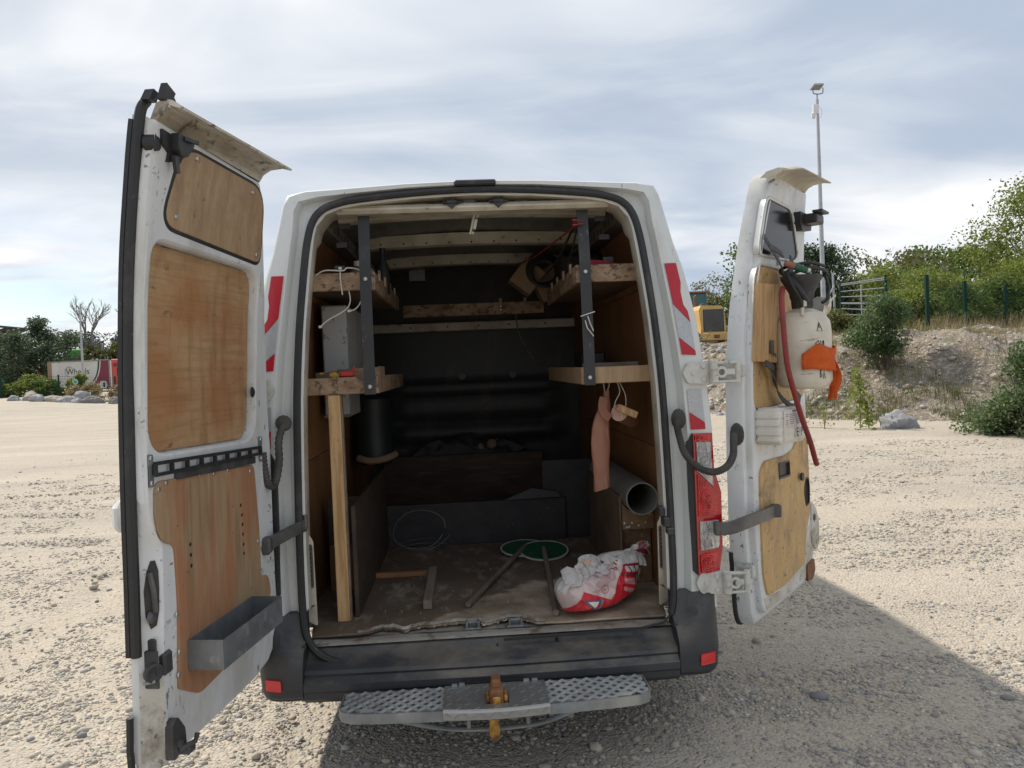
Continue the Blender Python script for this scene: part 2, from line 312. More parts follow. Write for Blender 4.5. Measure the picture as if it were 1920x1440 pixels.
mat('pebble', (.3, .3, .3), .85, isl_cols=[(.43, .385, .31), (.30, .285, .265), (.51, .46, .37), (.185, .185, .195), (.47, .40, .30), (.36, .335, .30), (.245, .25, .265), (.57, .52, .43), (.30, .255, .20), (.43, .375, .30), (.21, .205, .20)],
    bump=[(90, None, .25, .004)])

# ------------------------------------------------------------------ mesh builders
def finish(me, smooth, ang=35):
    if smooth:
        me.polygons.foreach_set('use_smooth', [True] * len(me.polygons))
        me.set_sharp_from_angle(angle=R(ang))
class MB:
    """collects shapes into one mesh; coordinates are the ones handed in"""
    def __init__(s): s.v, s.f, s.mi, s.mats, s.cur = [], [], [], [], 0
    def use(s, m):
        if m not in s.mats: s.mats.append(m)
        s.cur = s.mats.index(m); return s
    def add(s, v, f):
        o = len(s.v); s.v += [tuple(p) for p in v]; s.f += [tuple(i + o for i in q) for q in f]; s.mi += [s.cur] * len(f); return s
    def box(s, a, b, M=None):
        x0, y0, z0 = a; x1, y1, z1 = b
        v = [Vector(p) for p in ((x0, y0, z0), (x1, y0, z0), (x1, y1, z0), (x0, y1, z0), (x0, y0, z1), (x1, y0, z1), (x1, y1, z1), (x0, y1, z1))]
        if M is not None: v = [M @ p for p in v]
        return s.add(v, [(0, 3, 2, 1), (4, 5, 6, 7), (0, 1, 5, 4), (1, 2, 6, 5), (2, 3, 7, 6), (3, 0, 4, 7)])
    def bbox(s, a, b, w=.004, M=None):
        """box with chamfered edges"""
        bm = bmesh.new(); bmesh.ops.create_cube(bm, size=1)
        c = [(p + q) / 2 for p, q in zip(a, b)]; d = [abs(q - p) for p, q in zip(a, b)]
        for q in bm.verts: q.co = Vector((c[0] + q.co.x * d[0], c[1] + q.co.y * d[1], c[2] + q.co.z * d[2]))
        w = min(w, min(d) * .45)
        bmesh.ops.bevel(bm, geom=bm.edges[:], offset=w, segments=1, affect='EDGES')
        return s.bm(bm, M)
    def bm(s, bm, M=None):
        bm.verts.ensure_lookup_table(); bm.verts.index_update()
        v = [(M @ q.co if M is not None else q.co.copy()) for q in bm.verts]
        f = [tuple(q.index for q in fc.verts) for fc in bm.faces]; bm.free(); return s.add(v, f)
    def cyl(s, p, q, r0, r1=None, n=12, cap=True):
        return s.tube([p, q], [r0, r0 if r1 is None else r1], n, cap)
    def tube(s, pts, r, n=8, cap=True, flat=None):
        pts = [Vector(p) for p in pts]; k = len(pts)
        rr = r if isinstance(r, (list, tuple)) else [r] * k
        v, f = [], []; up = None
        for i, p in enumerate(pts):
            t = (pts[min(i + 1, k - 1)] - pts[max(i - 1, 0)]).normalized()
            if up is None:
                up = Vector((0, 0, 1)) if abs(t.z) < .9 else Vector((0, 1, 0))
            a = t.cross(up)
            if a.length < 1e-6: a = t.orthogonal()
            a.normalize(); b = a.cross(t).normalized(); up = b
            for j in range(n):
                th = 2 * pi * (j + .5) / n
                v.append(p + (a * cos(th) + b * sin(th) * (flat or 1)) * rr[i])
        for i in range(k - 1):
            for j in range(n):
                f.append((i * n + j, i * n + (j + 1) % n, (i + 1) * n + (j + 1) % n, (i + 1) * n + j))
        if cap: f += [tuple(range(n - 1, -1, -1)), tuple(range((k - 1) * n, k * n))]
        return s.add(v, f)
    def strip(s, pts, side, w, th):
        """flat band of width w along pts, broad direction `side`"""
        pts = [Vector(p) for p in pts]; sd = Vector(side).normalized(); v, f = [], []; k = len(pts)
        for i, p in enumerate(pts):
            t = (pts[min(i + 1, k - 1)] - pts[max(i - 1, 0)]).normalized(); a = (sd - t * sd.dot(t)).normalized(); b = t.cross(a)
            for x, y in ((-1, -1), (1, -1), (1, 1), (-1, 1)): v.append(p + a * x * w / 2 + b * y * th / 2)
        for i in range(k - 1):
            for j in range(4): f.append((i * 4 + j, i * 4 + (j + 1) % 4, i * 4 + 4 + (j + 1) % 4, i * 4 + 4 + j))
        f += [(3, 2, 1, 0), tuple(range(4 * k - 4, 4 * k))]
        return s.add(v, f)
    def lathe(s, prof, n=24, M=None):
        v, f = [], []; k = len(prof)
        for r, z in prof:
            for j in range(n):
                p = Vector((r * cos(2 * pi * j / n), r * sin(2 * pi * j / n), z)); v.append(M @ p if M is not None else p)
        for i in range(k - 1):
            for j in range(n): f.append((i * n + j, i * n + (j + 1) % n, (i + 1) * n + (j + 1) % n, (i + 1) * n + j))
        ring = prof[0] == prof[-1]
        if prof[0][0] > 1e-5 and not ring: f.append(tuple(range(n - 1, -1, -1)))
        if prof[-1][0] > 1e-5 and not ring: f.append(tuple(range((k - 1) * n, k * n)))
        return s.add(v, f)
    def grid(s, P, closed_u=False):
        """P[i][j] points"""
        a, b = len(P), len(P[0]); v = [p for row in P for p in row]
        f = [(i * b + j, i * b + (j + 1) % b, (i + 1) * b + (j + 1) % b, (i + 1) * b + j) for i in range(a - 1) for j in range(b if closed_u else b - 1)]
        return s.add(v, f)
    def prism(s, poly, d0, d1, fn):
        """2-D polygon extruded from depth d0 to d1; fn(a, b, d) -> point"""
        n = len(poly); v = [fn(a, b, d0) for a, b in poly] + [fn(a, b, d1) for a, b in poly]
        return s.add(v, [tuple(range(n - 1, -1, -1)), tuple(range(n, 2 * n))] + [(i, (i + 1) % n, n + (i + 1) % n, n + i) for i in range(n)])
    def obj(s, name, m=None, parent=None, smooth=True, ang=35, fix=True):
        me = bpy.data.meshes.new(name)
        ox = ORG.get(parent, Vector()) if parent else Vector()
        me.from_pydata([Vector(p) - ox for p in s.v], [], s.f)
        if fix:
            b = bmesh.new(); b.from_mesh(me); bmesh.ops.recalc_face_normals(b, faces=b.faces[:]); b.to_mesh(me); b.free()
        if s.mats:
            for q in s.mats: me.materials.append(MATS[q])
            me.polygons.foreach_set('material_index', s.mi)
        elif m: me.materials.append(MATS[m])
        finish(me, smooth, ang)
        o = bpy.data.objects.new(name, me); COL.objects.link(o)
        if parent: o.parent = parent
        ORG[o] = ox if parent else Vector()
        return o
ORG = {}          # world origin that the vertices under an object are counted from
def tag(o, label=None, cat=None, group=None, kind=None):
    for k, v in (('label', label), ('category', cat), ('group', group), ('kind', kind)):
        if v: o[k] = v
    return o
def thing(name, label, cat, loc=(0, 0, 0), group=None):
    o = bpy.data.objects.new(name, None); COL.objects.link(o); o.location = loc; o.empty_display_size = .1
    ORG[o] = Vector(loc); return tag(o, label, cat, group)
def based(o, base):
    """moves a one-mesh thing's origin to its base"""
    b = Vector(base); o.data.transform(Matrix.Translation(-b)); o.location = b; ORG[o] = b; return o
def dup(o, d, parent=None, name=None):
    c = o.copy(); c.location = o.location + Vector(d); COL.objects.link(c)
    if parent: c.parent = parent
    return c
def smooth01(t): t = min(1, max(0, t)); return t * t * (3 - 2 * t)
def resample(pts, step=.04, closed=False):
    out = []; n = len(pts)
    for i in range(n if closed else n - 1):
        a, b = Vector(pts[i]), Vector(pts[(i + 1) % n]); k = max(1, int((b - a).length / step))
        out += [a.lerp(b, j / k) for j in range(k)]
    if not closed: out.append(Vector(pts[-1]))
    return out
def curve(pts, k=8):
    """Catmull-Rom through pts"""
    P = [Vector(p) for p in pts]; out = []
    for i in range(len(P) - 1):
        p0, p1, p2, p3 = P[max(i - 1, 0)], P[i], P[i + 1], P[min(i + 2, len(P) - 1)]
        for j in range(k):
            t = j / k
            out.append(.5 * ((2 * p1) + (p2 - p0) * t + (2 * p0 - 5 * p1 + 4 * p2 - p3) * t * t + (3 * p1 - p0 - 3 * p2 + p3) * t ** 3))
    out.append(P[-1]); return out
def rpoly(pts, rad=.05, k=5):
    """polygon with rounded corners (corner radius per point or one for all)"""
    n = len(pts); out = []
    for i in range(n):
        p0, p1, p2 = Vector(pts[i - 1][:2]), Vector(pts[i][:2]), Vector(pts[(i + 1) % n][:2])
        r = pts[i][2] if len(pts[i]) > 2 else rad
        a, b = (p0 - p1), (p2 - p1); r = min(r, a.length * .48, b.length * .48)
        if r < .002: out.append(p1); continue
        s, e = p1 + a.normalized() * r, p1 + b.normalized() * r
        for j in range(k + 1):
            t = j / k; out.append(s * (1 - t) ** 2 + p1 * 2 * t * (1 - t) + e * t * t)
    return out
def area2(p): return sum(p[i - 1].x * p[i].y - p[i].x * p[i - 1].y for i in range(len(p))) / 2
def inset(p, d):
    n = len(p); out = []; sg = 1 if area2(p) > 0 else -1
    for i in range(n):
        a = (p[i] - p[i - 1]); b = (p[(i + 1) % n] - p[i])
        na = Vector((-a.y, a.x)); nb = Vector((-b.y, b.x))
        m = (na.normalized() if na.length > 1e-9 else na) + (nb.normalized() if nb.length > 1e-9 else nb)
        if m.length < 1e-6: out.append(p[i].copy()); continue
        m.normalize(); out.append(p[i] + m * d * sg)
    return out
def inside(pt, poly):
    c = False; x, y = pt; n = len(poly); j = n - 1
    for i in range(n):
        a, b = poly[i], poly[j]
        if (a.y > y) != (b.y > y) and x < (b.x - a.x) * (y - a.y) / (b.y - a.y) + a.x: c = not c
        j = i
    return c
def plate(mb, outline, holes, d0, d1, fn, bev=.006, step=.07, pit=None):
    """sheet with rounded front edges and through holes; fn(u, z, d) -> point. `pit`: depth at which holes get a floor"""
    loops = [resample(outline, step, True)] + [resample(h, step, True) for h in holes]
    rings = [[(l if i == 0 else l), inset(l, bev * .3 if i == 0 else -bev * .3), inset(l, bev if i == 0 else -bev)] for i, l in enumerate(loops)]
    for rs in rings:
        n = len(rs[0]); levels = [(rs[0], d0), (rs[0], d1 - bev), (rs[1], d1 - bev * .3), (rs[2], d1)]
        mb.grid([[fn(p.x, p.y, d) for p in l] for l, d in levels], True)
    def cap(ls, d):
        vs, es = [], []
        for l in ls:
            o = len(vs); vs += [Vector((p.x, p.y)) for p in l]; es += [(o + i, o + (i + 1) % len(l)) for i in range(len(l))]
        xs = [p.x for p in ls[0]]; ys = [p.y for p in ls[0]]
        g = .11
        for i in range(int((max(xs) - min(xs)) / g)):
            for j in range(int((max(ys) - min(ys)) / g)):
                q = Vector((min(xs) + (i + .53) * g, min(ys) + (j + .47) * g))
                if inside(q, ls[0]) and not any(inside(q, h) for h in ls[1:]): vs.append(q)
        r = delaunay_2d_cdt(vs, es, [], 0, 1e-5)
        tv, tf = r[0], r[2]; ff = []
        for f in tf:
            c = (tv[f[0]] + tv[f[1]] + tv[f[2]]) / 3
            if inside(c, ls[0]) and not any(inside(c, h) for h in ls[1:]): ff.append(tuple(f))
        mb.add([fn(p.x, p.y, d) for p in tv], ff)
    cap([rs[2] for rs in rings], d1)
    cap([rs[0] for rs in rings], d0)
    return mb
def weld(o, d=1e-4):
    b = bmesh.new(); b.from_mesh(o.data); bmesh.ops.remove_doubles(b, verts=b.verts[:], dist=d)
    bmesh.ops.recalc_face_normals(b, faces=b.faces[:]); b.to_mesh(o.data); b.free(); finish(o.data, True, 38); return o
def text_mesh(body, size, thick=.001):
    c = bpy.data.curves.new('lettering', 'FONT'); c.body = body; c.size = size; c.extrude = thick; c.align_x = 'CENTER'; c.align_y = 'CENTER'; c.resolution_u = 3
    o = bpy.data.objects.new('lettering', c); COL.objects.link(o)
    dg = bpy.context.evaluated_depsgraph_get(); dg.update()
    me = bpy.data.meshes.new_from_object(o.evaluated_get(dg)); bpy.data.objects.remove(o); bpy.data.curves.remove(c)
    v = [q.co.copy() for q in me.vertices]; f = [tuple(p.vertices) for p in me.polygons]; bpy.data.meshes.remove(me)
    return v, f
# lattice noise for terrain and rocks
def vnoise(x, y, seed=0):
    xi, yi = np.floor(x).astype(np.int64), np.floor(y).astype(np.int64); xf, yf = x - xi, y - yi
    def h(a, b):
        n = (a * 374761393 + b * 668265263 + seed * 1274126177) & 0x7fffffff
        n = ((n ^ (n >> 13)) * 1103515245) & 0x7fffffff; return ((n ^ (n >> 16)) & 0xffff) / 65535.0
    u, v = xf * xf * (3 - 2 * xf), yf * yf * (3 - 2 * yf)
    return (h(xi, yi) * (1 - u) + h(xi + 1, yi) * u) * (1 - v) + (h(xi, yi + 1) * (1 - u) + h(xi + 1, yi + 1) * u) * v
def fbm(x, y, oct=4, seed=0):
    t, a, s = 0, .5, 0
    for i in range(oct): t = t + a * vnoise(x * 2 ** i, y * 2 ** i, seed + i); s += a; a *= .5
    return t / s
# ------------------------------------------------------------------ ground
def smooth_np(t): t = np.clip(t, 0, 1); return t * t * (3 - 2 * t)
def ground_h(x, y):
    x = np.asarray(x, float); y = np.asarray(y, float)
    near = np.exp(-((x / 26) ** 2 + ((y - 6) / 26) ** 2))
    h = (fbm(x * .55, y * .55, 4, 3) - .5) * .09 * near + (fbm(x * .09, y * .09, 3, 5) - .5) * .16
    flat = 1 - .8 * np.exp(-((x / 2.2) ** 2 + (y / 2.6) ** 2) ** 2)
    h = h * flat
    return h + .75 * smooth_np((-26 - x) / 13)
def axis(lo, hi, step, far_lo, far_hi, g=1.16):
    a = list(np.arange(lo, hi + 1e-6, step)); s = step; b = []; p = lo
    while p > far_lo: s *= g; p -= s; b.append(p)
    s = step; p = hi; c = []
    while p < far_hi: s *= g; p += s; c.append(p)
    return np.array(b[::-1] + a + c)
def build_ground():
    xs, ys = axis(-9, 9, .09, -420, 420), axis(-4, 14, .09, -120, 620)
    X, Y = np.meshgrid(xs, ys); Z = ground_h(X, Y)
    # tyre tracks pressed into the sand left of the van
    for c, w in ((-1.02, .10), (-2.9, .12)):
        curve_x = c - .10 * (Y - .5) - .012 * (Y - .5) ** 2
        m = np.exp(-((X - curve_x) / w) ** 4) * ((Y > -4) & (Y < 9))
        Z = Z - .022 * m + .007 * m * np.sign(np.sin(2 * pi * (Y + .55 * np.abs(X - curve_x)) / .075))
    for y0, sl, q in ((5.2, -.22, .012), (6.9, -.22, .012), (9.6, .10, -.010), (11.4, .10, -.010)):
        d = Y - (y0 + sl * (X + 4) + q * (X + 4) ** 2); m = smooth_np((-1.4 - X) / 1.2) * smooth_np((X + 14) / 3)
        Z = Z - .7 * (.022 * np.exp(-(d / .16) ** 2) - .012 * np.exp(-((np.abs(d) - .30) / .12) ** 2)) * m
    v = np.stack([X, Y, Z], -1).reshape(-1, 3); nx, ny = len(xs), len(ys)
    i = (np.arange(ny - 1)[:, None] * nx + np.arange(nx - 1)[None]).reshape(-1)
    f = np.stack([i, i + 1, i + 1 + nx, i + nx], -1)
    me = bpy.data.meshes.new('gravel_ground'); me.from_pydata(v.tolist(), [], f.tolist())
    me.polygons.foreach_set('use_smooth', [True] * len(me.polygons))
    m = bpy.data.materials.new('gravel'); m.use_nodes = True; nt = m.node_tree; N, Lk = nt.nodes.new, nt.links.new
    p = nt.nodes['Principled BSDF']; p.inputs['Roughness'].default_value = .92; p.inputs['Specular IOR Level'].default_value = .25
    tc = N('ShaderNodeTexCoord')
    def noise(sc, det=6, ro=.6, st=(1, 1, 1)):
        mp = N('ShaderNodeMapping'); mp.inputs['Scale'].default_value = st; Lk(tc.outputs['Object'], mp.inputs[0])
        t = N('ShaderNodeTexNoise'); t.inputs['Scale'].default_value = sc; t.inputs['Detail'].default_value = det; t.inputs['Roughness'].default_value = ro; Lk(mp.outputs[0], t.inputs['Vector']); return t.outputs['Fac']
    def vor(sc, feat='F1'):
        t = N('ShaderNodeTexVoronoi'); t.inputs['Scale'].default_value = sc; t.feature = feat; Lk(tc.outputs['Object'], t.inputs['Vector']); return t
    def mr(v, lo, hi, a=0., b=1.):
        n = N('ShaderNodeMapRange'); n.inputs['From Min'].default_value = lo; n.inputs['From Max'].default_value = hi; n.inputs['To Min'].default_value = a; n.inputs['To Max'].default_value = b; Lk(v, n.inputs['Value']); return n.outputs[0]
    def mix(f, a, b, mode='MIX'):
        n = N('ShaderNodeMix'); n.data_type = 'RGBA'; n.blend_type = mode
        for i, q in ((0, f), (6, a), (7, b)):
            if isinstance(q, (int, float)): n.inputs[i].default_value = q
            elif isinstance(q, tuple): n.inputs[i].default_value = (*q, 1)
            else: Lk(q, n.inputs[i])
        return n.outputs[2]
    def ramp(v, cols):
        cr = N('ShaderNodeValToRGB'); e = cr.color_ramp.elements
        while len(e) < len(cols): e.new(.5)
        for i, c in enumerate(cols): e[i].position = i / (len(cols) - 1); e[i].color = (*c, 1)
        Lk(v, cr.inputs[0]); return cr.outputs[0]
    sand = ramp(noise(1.1, 8, .65), [(.375, .315, .25), (.445, .38, .305), (.51, .445, .36), (.45, .385, .31)])
    sand = mix(mr(noise(38, 6, .7), .42, .7), sand, (.30, .26, .20))
    v1, v2 = vor(62), vor(24)
    sx = N('ShaderNodeSeparateXYZ'); Lk(v1.outputs['Color'], sx.inputs[0])
    st = ramp(sx.outputs[0], [(.40, .365, .31), (.25, .24, .235), (.47, .43, .36), (.18, .18, .19), (.44, .375, .29), (.52, .49, .44)])
    sx2 = N('ShaderNodeSeparateXYZ'); Lk(v2.outputs['Color'], sx2.inputs[0])
    st2 = ramp(sx2.outputs[1], [(.42, .38, .31), (.26, .25, .24), (.48, .45, .39), (.33, .31, .27)])
    patch = noise(.55, 5, .6, (1, 1.5, 1))
    mm = N('ShaderNodeMath'); mm.operation = 'MULTIPLY'
    Lk(mr(patch, .38, .58, .25, 1.0), mm.inputs[0]); Lk(mr(v1.outputs['Distance'], .62, .25), mm.inputs[1])
    c = mix(mm.outputs[0], sand, st)
    m2 = N('ShaderNodeMath'); m2.operation = 'MULTIPLY'; Lk(mr(sx2.outputs[2], .62, .66), m2.inputs[0]); Lk(mr(v2.outputs['Distance'], .5, .3), m2.inputs[1])
    c = mix(m2.outputs[0], c, st2)
    c = mix(mr(noise(.16, 4, .55, (1, 1.3, 1)), .4, .62, 0, .5), c, (.475, .415, .335))
    c = mix(mr(noise(.5, 7, .7, (.35, 1.5, 1)), .50, .64, 0, .55), c, (.32, .29, .25))
    c = mix(mr(noise(.22, 5, .6, (.6, 2.2, 1)), .52, .66, 0, .5), c, (.53, .475, .39))
    Lk(c, p.inputs['Base Color'])
    b1 = N('ShaderNodeBump'); b1.inputs['Strength'].default_value = .5; b1.inputs['Distance'].default_value = .018; Lk(mr(v1.outputs['Distance'], .7, .0), b1.inputs['Height'])
    b2 = N('ShaderNodeBump'); b2.inputs['Strength'].default_value = .35; b2.inputs['Distance'].default_value = .04; Lk(noise(9, 3, .5), b2.inputs['Height']); Lk(b1.outputs[0], b2.inputs['Normal'])
    b3 = N('ShaderNodeBump'); b3.inputs['Strength'].default_value = .5; b3.inputs['Distance'].default_value = .03; Lk(m2.outputs[0], b3.inputs['Height']); Lk(b2.outputs[0], b3.inputs['Normal'])
    Lk(b3.outputs[0], p.inputs['Normal'])
    me.materials.append(m); MATS['gravel'] = m
    o = bpy.data.objects.new('gravel_ground', me); COL.objects.link(o); tag(o, 'pale gravel and sand yard with tyre marks', kind='structure')
build_ground()

# ------------------------------------------------------------------ the van: body
van = thing('delivery_van', 'dirty white panel van seen from behind with both rear doors swung open', 'van', (0, 0, 0))
LZ = [.4, 1.0, 1.6, 2.0, 2.3, 2.55, 2.65, 2.8]; LY = [-.025, 0, .01, .04, .09, .15, .18, .2]
def lean(z): return float(np.interp(z, LZ, LY))
HALF = [(0.728, 0.553), (0.778, 0.575), (0.81, 0.62), (0.821, 0.7), (0.824, 0.96), (0.818, 1.3), (0.808, 1.63), (0.79, 1.92), (0.768, 2.16), (0.75, 2.32), (0.726, 2.42), (0.683, 2.475), (0.615, 2.503), (0.522, 2.52), (0.271, 2.543), (0.0, 2.553)]
PINZ = [.45, .77, .96, 1.39, 1.62, 1.79, 2.0, 2.2, 2.33, 2.46]; PINX = [0.894, 0.898, 0.906, 0.91, 0.898, 0.882, 0.856, 0.832, 0.816, 0.798]
POUTZ = [.45, .7, 1.0, 1.4, 1.52, 1.69, 1.91, 2.155, 2.28, 2.50]; POUTX = [1.018, 1.023, 1.031, 1.033, 1.026, 1.01, 0.986, 0.939, 0.901, 0.859]
SIDEZ = [.3, .6, 1.1, 1.5, 1.9, 2.2, 2.53]; SIDEX = [1.033, 1.053, 1.068, 1.068, 1.028, 0.978, 0.908]
def frame_sample(x, z):
    """for a point of the opening's edge (right half): its pillar points and body points"""
    if z < 2.42:
        pi_, po = Vector((np.interp(z, PINZ, PINX), z)), Vector((np.interp(z, POUTZ, POUTX), z)); sd = Vector((np.interp(z, SIDEZ, SIDEX), z))
    else:
        xs = [0, .26, .5, .618, .683, .726]
        f = lambda q: Vector((float(np.interp(x, xs, [p[0] for p in q])), float(np.interp(x, xs, [p[1] for p in q]))))
        pi_ = f([(0, 2.575), (.29, 2.566), (.56, 2.545), (.70, 2.532), (.785, 2.512), (.805, 2.47)])
        po = f([(0, 2.593), (.31, 2.586), (.60, 2.570), (.775, 2.562), (.838, 2.545), (.858, 2.50)])
        sd = f([(0, 2.68), (.32, 2.67), (.62, 2.65), (.79, 2.64), (.87, 2.60), (.897, 2.53)])
    return pi_, po, sd
def build_shell():
    half = resample(HALF, .05); full = [(p.x, p.y) for p in half] + [(-p.x, p.y) for p in half[-2::-1]]
    cen = Vector((0, 1.5)); P, CI = [], []
    for x, z in full:
        sx = -1 if x < 0 else 1
        a, b, c = frame_sample(abs(x), z)
        q = Vector((abs(x), z)); inn = (cen - q); inn = (Vector((-1, 0)) if z < 2.35 else inn.normalized()) * smooth01((z - .57) / .10)
        o = (a - q)
        def pt(v, y): return (sx * v.x, y + lean(v.y), v.y)
        row = [pt(q + inn * .022, .02), pt(q - inn * .012, .004), pt(q + o * .30, .010), pt(q + o * .42, .030), pt(a - o.normalized() * .016, .030), pt(a, -.026),
               pt(a + (b - a) * .75, -.030), pt(a + (b - a) * .93, -.018), pt(b, .012), pt(b + (c - b) * .35, .09), pt(b + (c - b) * .8, .6), pt(c, 1.6), pt(c, 3.2), pt(c + Vector((-.02, -.02)), 3.9)]
        if z > .60: P.append(row)
        if z > .655: CI.append([pt(q + inn * .022, .02), pt(q + inn * .024, .05), pt(q + inn * (.012 if z < 2.35 else .03), .16), pt(q - inn * .03, .24)])
    MB().grid(P).obj('body_shell', 'white_paint', van, ang=50)
    MB().grid(CI).obj('door_jamb', 'cream_paint', van, ang=50)
    # forward part of the body: lower sides, cab and nose (only seen from the side)
    m = MB()
    zz = [.32, .55]
    for s in (-1, 1):
        m.grid([[(s * np.interp(z, POUTZ + [3], POUTX + [.8]) if y < .05 else s * np.interp(z, SIDEZ, SIDEX), y + lean(z), z) for y in (.03, .6, 2, 4.0)] for z in (.34, .56)])
    rows = []
    for y, top, w in ((3.85, 2.62, .86), (4.4, 2.45, .84), (5.0, 1.62, .90), (5.5, 1.30, .88), (5.75, .95, .84), (5.8, .45, .80)):
        rows.append([(-w - .12, y, .34), (-w - .13, y, min(top, 1.1) * .9), (-w - .03, y, top * .93), (-w * .7, y, top), (w * .7, y, top), (w + .03, y, top * .93), (w + .13, y, min(top, 1.1) * .9), (w + .12, y, .34)])
    m.grid(rows); m.obj('cab_body', 'white_paint', van)
    for s in (-1, 1): MB().box((s * .985, 4.05, 1.35), (s * .995, 4.85, 1.75)).obj('cab_window', 'glass_dark', van)
    u = MB(); u.box((-.93, .15, .30), (.93, 5.6, .36)); u.box((-.55, .1, .22), (-.40, 5, .30)); u.box((.40, .1, .22), (.55, 5, .30)); u.obj('underbody', 'black_plastic', van)
build_shell()
def wheel(x, y):
    w = MB(); M = Matrix.Translation((x, y, .335)) @ Matrix.Rotation(pi / 2, 4, 'Y')
    w.lathe([(.20, -.10), (.31, -.105), (.335, -.08), (.335, .08), (.31, .105), (.20, .10)], 28, M)
    o = w.obj('wheel', 'tyre', van)
    MB().lathe([(.0, -.05), (.12, -.06), (.20, -.09), (.20, .09), (.12, .06), (0, .05)], 24, M).obj('rim', 'galvanised', o)
for x in (-.86, .86): wheel(x, 1.25); wheel(x, 4.75)
# black rubber seal round the opening, torn loose at the lower left
def build_seal():
    R_ = [(x, lean(z) - .006, z) for x, z in HALF]; L_ = [(-x, y, z) for x, y, z in R_[::-1]][1:]
    pts = R_[2:] + L_[:-3] + [(-.805, -.035, .60), (-.765, -.045, .535), (-.68, -.06, .487), (-.60, -.075, .470), (-.555, -.08, .462)]
    pts[0] = (.803, -.03, .60)
    m = MB(); path = resample(curve(pts, 3), .03)
    m.tube(path, .0165, 8)
    m.obj('door_seal', 'rubber', van)
    MB().tube(resample([(.803, -.03, .60), (.765, -.035, .565), (.66, -.04, .548), (.3, -.045, .541), (.05, -.045, .537)], .04), .006, 6).obj('sill_seal', 'rubber', van)
build_seal()
# roof header: black third-brake-light pad, inner flange, strikers
MB().bbox((-.085, .118, 2.566), (.105, .165, 2.592), .006).obj('high_brake_light', 'rubber', van)
for x in (-.10, .115):
    m = MB()
    m.bbox((x - .045, .165, 2.497), (x + .045, .19, 2.509), .004); m.bbox((x - .026, .145, 2.488), (x + .026, .195, 2.512), .007); m.prism([(-.022, 0), (.022, 0), (0, -.02)], .15, .19, lambda a, b, d, x=x: (x + a, d, 2.49 + b))
    m.obj('roof_striker', 'dark_metal', van)
for s in (-1, 1):                    # slots in the corner of the header
    for k in range(3):
        m = MB(); t = .25 + k * .28; x = s * (.60 + .07 * sin(t)); z = 2.44 - .09 * k ** 1.15
        m.box((x - .025, .345, z - .012), (x + .025, .35, z + .012), None)
        m.obj('header_slot', 'dark_metal', van)
MB().bbox((-.64, .17, 2.462), (.64, .30, 2.50), .015).obj('roof_header', 'cream_paint', van)
def inpoly(x, y, poly):
    c = False; j = len(poly) - 1
    for i in range(len(poly)):
        (x1, y1), (x2, y2) = poly[i], poly[j]
        if (y1 > y) != (y2 > y) and x < (x2 - x1) * (y - y1) / (y2 - y1) + x1: c = not c
        j = i
    return c
